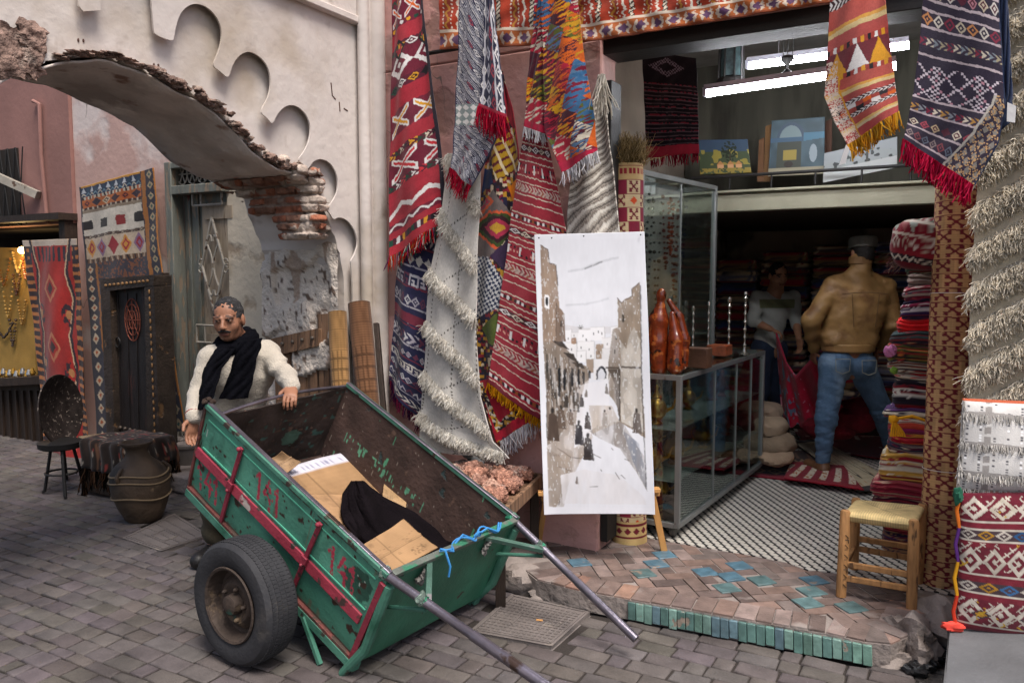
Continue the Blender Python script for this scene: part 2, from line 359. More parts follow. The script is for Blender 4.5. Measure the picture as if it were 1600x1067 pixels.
def hand(B_, wrist, dirv, palm_n, ln=.18, curl=.6, side=1, r=.0085, grip=None):
    """palm, four unequal bent fingers and a thumb leaving the side of the palm"""
    d = nrm(dirv); pn = nrm(A(palm_n) - d * (A(palm_n) @ d)); sd = np.cross(d, pn) * side; pl = ln * .5; w_ = A(wrist)
    B_.limb(w_, w_ + d * pl * .8, .021, .026, .012, flat=(pn, 1.7)); B_.limb(w_ + d * pl * .5 + sd * .016, w_ + d * pl * .9 + sd * .018, .018, .015, .012, flat=(pn, 1.4)); B_.limb(w_ + d * pl * .5 - sd * .016, w_ + d * pl * .9 - sd * .018, .018, .014, .012, flat=(pn, 1.4))
    for i, (o, l) in enumerate(((.028, .072), (.0095, .08), (-.0095, .075), (-.028, .06))):
        b = w_ + d * pl * .95 + sd * o; a = curl * (.5 + .06 * i); q = b; ang = a
        for j, (fr_, rr) in enumerate(((.45, 1), (.3, .92), (.25, .8))):
            dd = d * math.cos(ang) + pn * math.sin(ang); q2 = q + dd * l * fr_; B_.limb(q, q2, r * rr, r * rr * .92, .003); q = q2; ang += curl
    b = w_ + d * pl * .3 + sd * .028; dd = nrm(d * .6 + sd * .75 + pn * .35); q = b + dd * .035; B_.limb(b, q, .013, .0105, .01); dd = nrm(d * .9 + sd * .25 + pn * .5); B_.limb(q, q + dd * .032, .0105, .008, .003)
    return B_
# ================================================================== the setting
m_stone = mat('paver_stone', attr=True, rough=.75, var=.22, scale=9, bump=.5, bscale=90, spec=.3, patches=(((.05, .042, .04), 2.2, .55, .25),))
m_dirt = mat('joint_dirt', (.035, .028, .024), rough=.95, bump=.6, bscale=120)
m_pink = mat('pink_plaster', 'c89a92', rough=.9, var=.14, scale=2.5, bump=.5, bscale=22, patches=(('a9847a', 3.0, .58, .05), ('8d8581', 4.5, .66, .04), ('bfa39b', 1.7, .6, .1)), crack=2.0)
m_pink2 = mat('faded_pink_plaster', 'c6a398', rough=.9, var=.12, scale=1.6, bump=.4, bscale=18, patches=(('d9cac3', 1.4, .5, .08), ('9a6d60', 5.0, .68, .04)), crack=1.8)
m_white = mat('whitewash', 'cfc6bf', rough=.9, var=.1, scale=2.2, bump=.55, bscale=14, patches=(('b5a797', 1.6, .52, .16), ('9a8b7e', 3.4, .64, .1), ('7f7268', 9.0, .73, .03)))
m_under = mat('cement_soffit', 'cabfb6', rough=.95, var=.12, scale=3, bump=.9, bscale=14, patches=(('a3978e', 1.8, .5, .15), ('8a6f60', 5, .64, .06), ('e0d6cc', 2.6, .62, .08)), bdist=.02)
m_rough = mat('broken_plaster', 'cdc0b4', rough=.95, var=.15, scale=5, bump=1.0, bscale=26, patches=(('a48f80', 4, .53, .06), ('7a6658', 11, .66, .03)), bdist=.03)
m_brick = mat('old_brick', 'a4624a', rough=.95, var=.3, scale=12, bump=.8, bscale=50, patches=(('8f7668', 7, .5, .1), ('b9a293', 12, .62, .05)), bdist=.02)
m_dark = mat('dark_interior', '2a2420', rough=.9, bump=.2)
m_wood = mat('weathered_wood', '83644c', rough=.85, var=.35, scale=5, bump=.6, bscale=30, stretch=(6, 6, .5), patches=(('5a4434', 6, .55, .1),))
m_dwood = mat('dark_wood', '33271f', rough=.6, var=.35, scale=6, bump=.5, bscale=40, stretch=(4, 4, .7), spec=.4)
m_teal = mat('teal_door_paint', '70726a', rough=.7, var=.2, scale=6, bump=.4, bscale=40, patches=(('8a7a68', 9, .55, .04), ('6f3a34', 5, .68, .03)), stretch=(3, 3, .6))
m_iron = mat('painted_iron', 'a39c90', rough=.6, var=.2, bump=.2, patches=(('5e4a3c', 14, .6, .05),))
m_blackiron = mat('black_iron', '1c1a19', rough=.6, var=.2, bump=.2)
m_conc = mat('rough_concrete', '8a807a', rough=.95, var=.15, scale=6, bump=.8, bscale=30, patches=(('6d625b', 5, .55, .1),), bdist=.015)
m_brickf = mat('floor_brick', attr=True, rough=.8, var=.25, scale=14, bump=.5, bscale=80, patches=(('8d837d', 6, .58, .12),))
m_glaze = mat('glazed_tile', attr=True, rough=.35, var=.3, scale=20, bump=.3, bscale=60, spec=.5, patches=(('84776b', 16, .64, .04),))

# ---- ground
gv = [(-60, -30, -.014), (60, -30, -.014), (60, 60, -.014), (-60, 60, -.014)]
g = place('ground', gv, [(0, 1, 2, 3)], None, m_dirt, smooth=False); tag(g, 'bare dirt ground under the street paving', kind='structure')
def polyin(poly, x, y):
    inside = False; n = len(poly); j = n - 1
    for i in range(n):
        xi, yi = poly[i][:2]; xj, yj = poly[j][:2]
        if (yi > y) != (yj > y) and x < (xj - xi) * (y - yi) / (yj - yi + 1e-12) + xi: inside = not inside
        j = i
    return inside
PZ = .10
plat = [G(*q, PZ) for q in ((792, 862), (812, 884), (838, 905), (905, 922), (985, 936), (1080, 952), (1180, 970), (1290, 988), (1352, 1002), (1392, 1006), (1440, 985), (1452, 950), (1478, 935), (1500, 918))]
pe = toS(plat[-1]); ps_ = toS(plat[0])
platS = [toS(q)[:2] for q in plat] + [(pe[0] + .1, .4), (ps_[0], .4)]
platP = [S(s, t, PZ)[:2] for s, t in platS]
man1 = [G(*q)[:2] for q in ((735, 985), (860, 1012), (925, 958), (800, 925))]
man2 = [G(*q)[:2] for q in ((190, 842), (250, 862), (330, 838), (272, 800))]
blockP = [G(*q)[:2] for q in ((1466, 1067), (1500, 980), (1760, 980), (1760, 1200))]
def paver(mb, s0, s1, t0, t1, z, rnd):
    c0 = rnd.uniform(.82, 1.14); col = A([.104, .091, .086]) * c0 * A([1, rnd.uniform(.93, 1.03), rnd.uniform(.9, 1.06)]); j = .004; e = .011
    ss = [(s0, t0), (s1, t0), (s1, t1), (s0, t1)]; v = []
    tl = [rnd.uniform(-.003, .003) for _ in range(4)]
    jj = [(rnd.uniform(-j, j), rnd.uniform(-j, j)) for _ in range(4)]
    cs, ct = (s0 + s1) / 2, (t0 + t1) / 2
    for lvl, (ins, zz) in enumerate(((0, -.013), (.0, -.006), (e * .45, -.0015), (e, 0))):
        for q, (a, b) in enumerate(ss):
            a = a + jj[q][0]; b = b + jj[q][1]; a += ins * (1 if a < cs else -1); b += ins * (1 if b < ct else -1); v.append(S(a, b, z + zz + (tl[q] if lvl else 0)))
    f = [(12, 13, 14, 15)] + [(l * 4 + i, l * 4 + (i + 1) % 4, l * 4 + 4 + (i + 1) % 4, l * 4 + 4 + i) for l in range(3) for i in range(4)]
    mb.add(v, f, tuple(col))
mb = MB(); rnd = random.Random(3)
row = 0; t = -4.6
while t < 3.0:
    h = .098 if row % 9 else .06
    s = -7.5 + rnd.uniform(0, .14)
    while s < 3.2:
        w_ = rnd.choice((.125, .13, .13, .135, .13, .065)) * (1.35 if s > -1.1 else 1)
        c = S(s + w_ / 2, t + h / 2, 0)
        if c[1] > 2.5 and abs(c[0]) < c[1] * .8 + .25 and not polyin(platP, c[0], c[1]) and not polyin(man1, c[0], c[1]) and not polyin(man2, c[0], c[1]) and not polyin(blockP, c[0], c[1]) and not (s > -1.15 and t > -.02) and not (t > .5):
            paver(mb, s + .004, s + w_ - .004, t + .004, t + h - .004, .007 * math.sin(s * 1.9) * math.sin(t * 2.3 + s), rnd)
        s += w_
    t += h; row += 1
pv = obj('street', mb, m_stone, attr=True, ang=60); tag(pv, 'grey street paving of worn rectangular setts', kind='structure')

# ---- raised threshold in front of the shop
mb = MB(); mb.prism([S(s, t, .0) for s, t in platS], (0, 0, PZ - .004))
mb.blob(G(880, 925, .0), (.2, .07, .06), rotz(.4), n=14, jit=.2); mb.blob(G(800, 905, .03), (.16, .12, .1), n=12, jit=.25)
mb.blob(G(1425, 1000, .05), (.09, .16, .11), n=12, jit=.3); mb.blob(G(1462, 975, .05), (.1, .2, .1), n=12, jit=.3); mb.blob(G(1400, 1030, .0), (.12, .08, .05), n=12, jit=.3)
st = obj('threshold_platform', mb, m_conc, ang=40); tag(st, 'raised brick threshold platform in front of the carpet shop', 'threshold')
edge0 = [(-2, -.02)] + [toS(G(*q, PZ))[:2] for q in ((1062, 848), (1120, 858), (1180, 868), (1230, 878), (1262, 890), (1300, 893), (1400, 912), (1470, 925))]
mb = MB(); mg = MB(); W_ = .082; ang = math.radians(38)
bu = U * math.cos(ang) + N * math.sin(ang); bn = -U * math.sin(ang) + N * math.cos(ang); BB = np.array([bu, bn, Z]); o0 = S(.3, -.5, PZ)
front = [q for q in platP[:-2]]
def dfront(p):
    best = 9
    for i in range(len(front) - 1):
        a, b = A(front[i]), A(front[i + 1]); d = b - a; tt = np.clip((p[:2] - a) @ d / (d @ d), 0, 1); best = min(best, np.linalg.norm(p[:2] - a - d * tt))
    return best
blues = [G(*q, PZ)[:2] for q in ((1038, 868), (1025, 882), (1005, 897), (1102, 895), (1155, 885), (1142, 902), (1190, 908), (1135, 920), (1272, 908), (1268, 925), (1262, 943), (1330, 950), (905, 880))]
taken = []
for b in blues:
    c = A([b[0], b[1], PZ]); k = rnd.random(); mg.box(c + Z * .003, (.108, .108, .012), np.array([U * .707 + N * .707, N * .707 - U * .707, Z]), col=tuple(A(L('4a6674')) * (.8 + .5 * k) if k > .5 else A(L('566f70')) * (.8 + .7 * k)))
pal = ('73625b', '685953', '7a675f', '6e625d', '7d675d', '63544f', '80706a')
for i in range(-40, 40):
    for j in range(-40, 40):
        k = (i - j) % 4
        if k not in (0, 3): continue
        c = o0 + bu * (i + (1 if k == 0 else .5)) * W_ + bn * (j + (.5 if k == 0 else 1)) * W_
        if not polyin(platP, c[0], c[1]) or dfront(c) < .15 or min(np.linalg.norm(c[:2] - b) for b in blues) < .03: continue
        if toS(c)[1] > np.interp(toS(c)[0], [e_[0] for e_ in edge0], [e_[1] for e_ in edge0]) + .06: continue
        sz = (2 * W_ - .007, W_ - .007, .012) if k == 0 else (W_ - .007, 2 * W_ - .007, .012)
        mb.box(c + Z * (rnd.uniform(-.002, .002) - .002), sz, BB, col=tuple(A(L(rnd.choice(pal))) * rnd.uniform(.75, 1.15)))
# header course along the front edge and glazed riser tiles
cum = 0
for i in range(1, len(front) - 3):
    a, b = A([*front[i], PZ]), A([*front[i + 1], PZ]); d = b - a; l = np.linalg.norm(d); B_ = basis(d); n_ = max(1, int(round(l / .082)))
    for q in range(n_):
        c = a + d * (q + .5) / n_ + B_[1] * .085
        mb.box(c + Z * rnd.uniform(-.004, .001), (l / n_ - .006, rnd.uniform(.155, .17), .014), B_, col=tuple(A(L(rnd.choice(pal + ('846659', '8a6c5c')))) * rnd.uniform(.8, 1.2)))
brk = obj('brick_paving', mb, m_brickf, parent=None, attr=True, bevel=.002)
def adopt(o, par):
    o.parent = par; o.location = A(o.location) - ORG[par]
adopt(brk, st)
a, b = G(982, 938, PZ - .012), G(1363, 1007, PZ - .012); a2, b2 = a * A([1, 1, 0]) + A([0, -.012, 0]), b * A([1, 1, 0]) + A([0, -.012, 0]); n_ = 27
for q in range(n_):
    f0, f1 = (q + .035) / n_, (q + .965) / n_; low = rnd.uniform(0, .012)
    t0, t1 = a + (b - a) * f0, a + (b - a) * f1; l0, l1 = a2 + (b2 - a2) * f0, a2 + (b2 - a2) * f1; out = nrm(np.cross(b - a, Z)) ; out = out if out[1] < 0 else -out
    col = tuple(A(L(rnd.choice(('577870', '638377', '52706a', '6b8a80', '5a727a', '668279')))) * rnd.uniform(.7, 1.15))
    v = [l0 + Z * low, l1 + Z * low, t1, t0]; th = -out * .02; v += [p + th for p in v]
    mg.add([p + out * rnd.uniform(.014, .018) for p in v], [(0, 1, 2, 3), (7, 6, 5, 4), (0, 4, 5, 1), (1, 5, 6, 2), (2, 6, 7, 3), (3, 7, 4, 0)], col)
    if q % 1 == 0: pass
gl = obj('glazed_tile', mg, m_glaze, attr=True, bevel=.003); adopt(gl, st)
mb = MB(); mb.prism([a + Z * 0.004 - out * .01, b + Z * .004 - out * .01, b2 - out * .004, a2 - out * .004], -out * .3); o = obj('riser', mb, m_conc); adopt(o, st)

# ---- manhole slabs, rag, litter
def slab(poly, name, label, lines):
    pts = [G(*q, .012) for q in poly]; mb = MB(); mb.prism(pts, (0, 0, -.024)); o = obj(name, mb, mat('slab_metal', '6f6763', rough=.75, var=.2, bump=.5, bscale=120, patches=(('8c8278', 5, .6, .1),)), bevel=.004); tag(o, label, 'manhole cover')
    a, b, c, d = pts; mr = MB()
    def q(u, v): return a * (1 - u) * (1 - v) + b * u * (1 - v) + c * u * v + d * (1 - u) * v + Z * .0015
    for k in range(lines):
        for j in range(14): mr.beam(q(.06 + j * .064, .08 + .86 * k / lines), q(.1 + j * .064, .08 + .86 * k / lines), .012, .005)
    for (u0, v0, u1, v1) in ((.04, .04, .96, .04), (.96, .04, .96, .96), (.96, .96, .04, .96), (.04, .96, .04, .04), (.35, .3, .7, .3), (.35, .55, .7, .55), (.35, .3, .35, .55), (.7, .3, .7, .55)): mr.beam(q(u0, v0), q(u1, v1), .01, .006)
    r = obj('raised_ribs', mr, MATS['slab_metal']); adopt(r, o)
slab(((735, 985), (862, 1008), (922, 955), (800, 928)), 'manhole_cover', 'ribbed grey manhole cover between the cart handles and the brick threshold', 13)
slab(((192, 840), (252, 860), (328, 836), (272, 802)), 'manhole_cover', 'plain worn manhole slab behind the clay pot at the alley mouth', 5)
mb = MB()
for k in range(9): mb.blob(G(1430 + k * 6 + rnd.uniform(-8, 8), 1052 - k * 5 + rnd.uniform(-6, 6), .015), (.035, .05, .018), rotz(rnd.random() * 3), n=8, jit=.35)
tag(obj('plastic_bag', mb, mat('black_plastic', '17181a', rough=.35, bump=.8, bscale=30)), 'crumpled black plastic bag on the ground beside the grey block', 'bag')
mb = MB(); mb.tube([G(838, 968, .018), G(848, 969, .018)], .005, 8); tag(obj('cigarette_end', mb, mat('cork_paper', 'd39a5e')), 'tan cigarette end lying on the ribbed manhole cover', 'cigarette end')

# ================================================================== archway wall
SA = -1.185
def At(px, py): q = toS(PS(px, py, SA)); return q[1], q[2]
fo = -.04
intr = [At(*q) for q in ((0, 121), (28, 110), (55, 101), (85, 95), (120, 87), (157, 85), (185, 90), (210, 98), (250, 116), (282, 135), (315, 152), (344, 170), (372, 200), (400, 230), (440, 258), (475, 268), (503, 285))]
t0, z0 = intr[0]; mir = []
tc = At(150, 85)[0]
for (t_, z_) in intr[::-1]:
    tm = 2 * tc - t_
    if tm < t0 - .12: mir.insert(0, (tm, z_ - .0))
mir = sorted(mir)
def jit(l, a): return [(x + rnd.uniform(-a, a), z + rnd.uniform(-a, a)) for x, z in l]
pier = [At(512, 318), At(523, 350), At(534, 380), At(540, 405), At(545, 440), At(548, 520)]
pt_ = pier[-1][0]
def dens(l, k=3):
    o = []
    for a, b in zip(l, l[1:]):
        for i in range(k): o.append((a[0] + (b[0] - a[0]) * i / k, a[1] + (b[1] - a[1]) * i / k))
    return o + [l[-1]]
arc = mir + intr
sub = dens(intr, 4); rough = [(t_ + rnd.gauss(0, .006), z_ + rnd.gauss(0, .006) + (0 if i < 26 else rnd.uniform(-.015, .02))) for i, (t_, z_) in enumerate(sub)]
lo_t = mir[0][0]
outline = [(0, 0), (0, 4.3), (lo_t - .8, 4.3), (lo_t - .801, 7.5), (lo_t - 6, 7.5), (lo_t - 6, 0), (lo_t, 0)] + mir + rough + jit(dens(pier, 3), .006) + [(pt_, 0)]  # unseen left run of the wall is extended and raised to shade the street
W_T = .63
arch = thing('archway_wall', S(SA, 0, 0), 'whitewashed wall with a low broken arch and scalloped plaster moulding over the alley', 'archway')
mb = MB(); mb.prism([S(SA + fo, t_, z_) for t_, z_ in outline], -U * (W_T - .0)); o = obj('wall', mb, m_white, arch, ang=30)
# soffit skin, cement grey and sagging, 3 mm under the wall
mb = MB(); v = []; f = []
arcs = mir + sub
for i, (t_, z_) in enumerate(arcs):
    for k in range(9): v.append(S(SA + fo + .004 - (W_T + .008) * k / 8, t_, z_ - .02 + .004 * math.sin(i * .7 + k)))
for i in range(len(arcs) - 1):
    for k in range(8): f.append((i * 9 + k, i * 9 + k + 1, i * 9 + 10 + k, i * 9 + 9 + k))
mb.add(v, f); o = place('soffit', mb.v, mb.f, None, m_under, arch, solid=.01)
# raised plaster face outside the scallops
sc_px = [(238, 48), (240, 55), (268, 66), (270, 58), (273, 40), (281, 18), (298, 6), (318, 9), (335, 24), (345, 46), (344, 68), (337, 88), (330, 104), (343, 113), (355, 124), (360, 105), (370, 88), (386, 80), (403, 88), (417, 104), (422, 128), (418, 152), (404, 176), (415, 184), (424, 196), (430, 180), (443, 166), (459, 164), (475, 176), (484, 196), (482, 220), (472, 240), (463, 250), (471, 256), (479, 266), (487, 252), (500, 248), (514, 254), (525, 272), (527, 295), (520, 312), (508, 328), (514, 334), (519, 344), (527, 339), (540, 343), (552, 358), (558, 380), (552, 398), (546, 408)]
for _ in range(2): sc_px = [sc_px[0]] + [((a[0] * w1 + b[0] * (1 - w1)), (a[1] * w1 + b[1] * (1 - w1))) for a, b in zip(sc_px, sc_px[1:]) for w1 in (.75, .25)] + [sc_px[-1]]
scp = [At(*q) for q in sc_px]
tl = [At(232, -90), At(236, 0)]
top = 4.28
plate = [(-.004, .02), (-.004, top), (At(60, 0)[0] - .4, top)] + [At(118, -60), At(121, 10), At(128, 19), At(155, 17), At(155, 8), At(153, -60), At(205, -80), At(232, -30)] + scp + [At(549, 440), At(550, 520), (pt_ + .02, .02)]
mb = MB(); mb.prism([S(SA, t_, z_) for t_, z_ in plate], U * .01); o = obj('scalloped_plaster', mb, m_white, arch, ang=30, bevel=.006)
# cornice and corner mouldings
def tb(px, py): return At(px, py)
c1, c2 = At(470, 8), At(556, 44); zc = c2[1]
mb = MB(); mb.box(S(SA + .03, (c1[0] - 2.4 + c2[0]) / 2, zc + .03), (.05, abs(c1[0] - 2.4 - c2[0]), .045), BS); mb.box(S(SA + .022, (c1[0] - 2.4 + c2[0]) / 2, zc + .3), (.03, abs(c1[0] - 2.4 - c2[0]), .5), BS)
obj('cornice', mb, m_white, arch, bevel=.008)
mb = MB(); mb.tube([S(SA + .06, -.17, .0), S(SA + .06, -.175, 4.28)], .035, 14); mb.tube([S(SA + .055, -.05, .0), S(SA + .055, -.045, 4.28)], .055, 14); mb.box(S(SA + .045, -.11, 2.15), (.03, .06, 4.26), BS); mb.box(S(SA + .02, .02, 2.15), (.1, .08, 4.28), BS)
obj('corner_moulding', mb, m_white, arch)
# pier reveal: hacked plaster sheet
u, v_, f = gridmesh(60, 130); z_ = 2.02 * v_
d_ = .02 + .022 * vn(u * 9, v_ * 26) + .03 * (vn(u * 4 + 9, v_ * 9) > .55)
v3 = S(SA + fo, pt_, 0) - U * (u * (W_T + .01))[:, None] + Z * z_[:, None] - N * d_[:, None]
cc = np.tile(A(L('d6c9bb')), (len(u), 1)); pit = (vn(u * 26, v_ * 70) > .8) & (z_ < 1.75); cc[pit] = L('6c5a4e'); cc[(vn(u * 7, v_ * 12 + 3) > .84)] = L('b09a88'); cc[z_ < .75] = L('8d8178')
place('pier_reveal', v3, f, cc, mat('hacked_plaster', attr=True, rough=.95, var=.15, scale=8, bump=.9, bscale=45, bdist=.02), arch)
# broken brick springer: one eroded lump with brick courses
def brick_lump():
    B_ = Body(.03); cur = [At(*q) for q in ((420, 246), (448, 262), (472, 272), (490, 282), (498, 300), (499, 325), (497, 350), (493, 366))]
    for i, (t_, z_) in enumerate(cur):
        r_ = (.022, .04, .05, .055, .06, .065, .06, .045)[i]
        for k in range(7):
            if i > 8.2 - k * .75: continue
            B_.limb(S(SA + fo + .01 - k * .09, t_ + rnd.uniform(-.012, .02), z_ + .03 + rnd.uniform(-.02, .02)), S(SA + fo - (k + 1) * .09, t_ + rnd.uniform(-.012, .02), z_ + .03 + rnd.uniform(-.02, .02)), r_ * rnd.uniform(.8, 1.1), r_ * rnd.uniform(.75, 1.1))
    for k in range(2): p = S(SA + fo - .03 - k * .09, cur[-1][0] + .03, cur[-1][1] + .03); B_.limb(p, p + N * .1, .045, .04)
    def w_(x, y, z):
        s_ = (x - F0[0]) * U[0] + (y - F0[1]) * U[1]; t_ = (x - F0[0]) * N[0] + (y - F0[1]) * N[1]; row = np.floor(z / .052); gz = np.abs((z / .052) % 1 - .5) * 2; a = s_ + t_; gs = np.abs(((a / .17) + (row % 2) * .5) % 1 - .5) * 2
        step = hsh(row * 3.1, np.floor(a / .17 + (row % 2) * .5)) * .035 - .015
        return np.where((gz > .78) | (gs > .93), .014, -step * .8) + .012 * (vn(s_ * 30 + z * 20, t_ * 30 - z * 26) - .5) + .006 * (vn(s_ * 90, z * 90 + t_ * 40) - .5)
    def cf(v):
        s_ = (v - F0) @ U; t_ = (v - F0) @ N; z = v[:, 2]; row = np.floor(z / .052); gz = np.abs((z / .052) % 1 - .5) * 2; a = s_ + t_; k = np.floor(a / .17 + (row % 2) * .5); h_ = hsh(row * 1.7, k * 2.3)
        c = np.where((h_ > .45)[:, None], A(L('9a6048')), A(L('84604f'))) * (.7 + .6 * vn(s_ * 25, z * 40))[:, None]; m = (gz > .7) | (vn(s_ * 14 + 5, z * 18 + t_ * 9) > .66); c[m] = L('927d70'); m = vn(s_ * 9 + 2, z * 9 + t_ * 6 + 4) > .68; c[m] = L('b7a79a'); return c
    body('broken_brickwork', B_, .0095, mat('eroded_brick', attr=True, rough=.95, var=.25, scale=20, bump=.9, bscale=60, bdist=.012), arch, wr=w_, colf=cf)
brick_lump()
mb = MB()
for k in range(70):
    q = k / 69; i = int(14 + q * (len(sub) - 16)); t_, z_ = sub[i]; big = .4 + .6 * (i > 30); mb.blob(S(SA + .0 + rnd.uniform(-.035, .004), t_ + rnd.uniform(-.01, .01), z_ + rnd.uniform(-.008, .016) + .008 * big), (.022, rnd.uniform(.02, .045), rnd.uniform(.008, .02) * big), BS, n=7, jit=.4)
for k in range(34):
    a_ = At(rnd.uniform(-14, 66), rnd.uniform(52, 106)); mb.blob(S(SA - .035 + rnd.uniform(-.01, .004), *a_), (.016, rnd.uniform(.03, .07), rnd.uniform(.02, .05)), BS, n=8, jit=.4)
obj('crumbled_edge', mb, mat('crumbled', '8f766a', rough=.95, var=.35, scale=14, bump=.9, bscale=60, patches=(('b5a395', 9, .56, .1), ('4e3a32', 12, .56, .08)), bdist=.02), arch)
mb = MB()
for (x_, y_) in ((131, 61), (139, 62), (249, 100), (256, 101)): mb.blob(S(SA - .038, *At(x_, y_)), (.004, .0045, .008), BS, n=6)
for pp in (((515, 130), (517, 150), (522, 156)), ((528, 160), (529, 175)), ((535, 170), (541, 174))): mb.tube([S(SA + .009, *At(*q)) for q in pp], .005, 6)
obj('wall_hole', mb, mat('hole_brown', '5a4038', rough=.95), arch)

# ================================================================== carpet shop front and room
shop = thing('shop_building', S(.34, 0, 0), 'pink plastered carpet shop building with a wide open front', 'shop')
SO = .335; SR = 2.16; LZ = 2.86
mb = MB(); mb.box(S((SA + SO) / 2, .1, LZ / 2 - .001), (SO - SA, .2, LZ - .002), BS); mb.box(S((SA + 4.0) / 2, .1, (LZ + 4.3) / 2), (4.0 - SA, .2, 4.3 - LZ), BS); mb.box(S((SR + 4.0) / 2, .1, LZ / 2 - .002), (4.0 - SR, .2, LZ - .004), BS)
obj('facade_wall', mb, m_pink, shop, bevel=.01)
mb = MB(); mb.box(S((SO + SR) / 2, .12, LZ - .04), (SR - SO, .2, .078), BS); mb.box(S(SO + .025, .1, 1.4), (.04, .14, 2.5), BS)
obj('lintel', mb, m_blackiron, shop, bevel=.004)
m_room = mat('room_wall', 'aea293', rough=.9, var=.15, scale=2, bump=.3, bscale=20, patches=(('6f665c', 2, .55, .1),))
RD = 4.75
mb = MB(); mb.box(S(-.32, .2 + RD / 2, 1.9), (.1, RD - .01, 3.8), BS); mb.box(S(1.6, .2 + RD + .05, 1.9), (4.2, .1, 3.8), BS); mb.box(S(3.2, .2 + RD / 2, 1.9), (.1, RD - .01, 3.8), BS)
obj('room_wall', mb, m_room, shop)
mb = MB(); mb.box(S(1.45, .2 + RD / 2, 3.55), (3.6, RD, .1), BS); obj('ceiling', mb, mat('ceiling_paint', '8d8a84', rough=.9), shop)
# loft with pale beam
tm = 2.05
bz1 = PT(1280, 297, tm)[2]; bz0 = PT(1280, 326, tm)[2]
mb = MB(); mb.box(S(1.5, tm, (bz0 + bz1) / 2), (3.5, .1, bz1 - bz0), BS); mb.box(S(1.5, tm - .01, bz1 + .012), (3.5, .16, .02), BS); obj('loft_beam', mb, mat('cream_paint', '8f8c78', rough=.7, var=.1, patches=(('8d8874', 5, .6, .1),)), shop, bevel=.006)
mb = MB(); mb.box(S(1.45, (tm + .06 + RD + .2) / 2, bz0 + .03), (3.4, RD + .2 - tm - .08, .05), BS); obj('loft_floor', mb, m_dwood, shop)
mb = MB(); mb.box(S(1.45, tm + 1.3, 2.95), (3.4, .05, 1.15), BS); obj('loft_back_wall', mb, mat('curtain_cloth', '55544a', rough=.9, var=.25, scale=2, stretch=(3, 3, .5), bump=.3, bscale=6, patches=(('3f3d36', 2, .5, .15),)), shop)
# rail on the loft edge
mb = MB(); mb.tube([S(.2, tm - .03, bz1 + .13), S(3, tm - .03, bz1 + .13)], .012, 8)
for k in range(9): mb.tube([S(.5 + k * .3, tm - .03, bz1), S(.5 + k * .3, tm - .03, bz1 + .13)], .007, 6)
obj('loft_rail', mb, m_blackiron, shop)
# shop floor with two-tone tiles (procedural)
mt = bpy.data.materials.new('zellige_floor'); mt.use_nodes = True; t_ = mt.node_tree; n = t_.nodes; b = n['Principled BSDF']
tcn = n.new('ShaderNodeTexCoord'); sx = n.new('ShaderNodeSeparateXYZ'); t_.links.new(tcn.outputs['Object'], sx.inputs[0])
def MN(op, a, b_=None, c_=None):
    q = n.new('ShaderNodeMath'); q.operation = op
    for i, x in enumerate((a, b_, c_)):
        if x is None: continue
        if isinstance(x, (int, float)): q.inputs[i].default_value = x
        else: t_.links.new(x, q.inputs[i])
    return q.outputs[0]
TP = .06
X_ = MN('DIVIDE', sx.outputs[0], TP); Y_ = MN('DIVIDE', sx.outputs[1], TP * .72)
rowi = MN('FLOOR', Y_); xs = MN('ADD', X_, MN('MULTIPLY', rowi, .5))
fx = MN('FRACT', xs); fy = MN('FRACT', Y_)
# pale lozenge-like hexagons in a dark ground with slanted joints
dx = MN('ABSOLUTE', MN('SUBTRACT', fx, .5)); dy = MN('ABSOLUTE', MN('SUBTRACT', fy, .5))
sk = MN('MULTIPLY', MN('SUBTRACT', fy, .5), MN('SUBTRACT', fx, .5))
dd = MN('ADD', MN('ADD', dx, MN('MULTIPLY', dy, .55)), MN('MULTIPLY', sk, 1.1))
isw = MN('LESS_THAN', dd, .44)
nz = n.new('ShaderNodeTexNoise'); nz.inputs['Scale'].default_value = 7; t_.links.new(tcn.outputs['Object'], nz.inputs[0])
mx = n.new('ShaderNodeMix'); mx.data_type = 'RGBA'; mx.inputs[6].default_value = (.012, .013, .016, 1); mx.inputs[7].default_value = (.72, .68, .6, 1); t_.links.new(isw, mx.inputs[0])
m2 = n.new('ShaderNodeMix'); m2.data_type = 'RGBA'; m2.blend_type = 'MULTIPLY'; m2.inputs[0].default_value = .35; t_.links.new(mx.outputs[2], m2.inputs[6]); t_.links.new(nz.outputs[0], m2.inputs[7])
t_.links.new(m2.outputs[2], b.inputs['Base Color']); b.inputs['Roughness'].default_value = .45
fl = [(-.3, -.12), (2.9, -.12), (2.9, .2 + RD), (-.3, .2 + RD)]
tz = PZ + .008
edge = [toS(G(*q, tz))[:2] for q in ((1062, 848), (1120, 858), (1180, 868), (1230, 878), (1262, 890), (1300, 893), (1400, 912), (1470, 925))]
mb = MB(); poly = [(SO - .1, edge[0][1])] + edge + [(3.0, .1), (3.0, .2 + RD), (-.26, .2 + RD), (-.26, .21), (SO - .1, .21)]
v = [(s_, t_, 0) for s_, t_ in poly]; mb.prism(v, (0, 0, .006)); me = mesh_raw('floor', mb.v, mb.f, smooth=False); me.materials.append(mt)
o = bpy.data.objects.new('floor', me); COL.objects.link(o); o.matrix_world = Matrix(((U[0], N[0], 0, F0[0]), (U[1], N[1], 0, F0[1]), (0, 0, 1, tz - .006), (0, 0, 0, 1))); tag(o, 'black and cream tiled shop floor', kind='structure')
mb = MB(); mb.box(S(1.4, .05 + RD / 2, (tz - .007) / 2), (3.3, RD + .3 - .0, tz - .009), BS); obj('floor_base', mb, m_conc, shop)

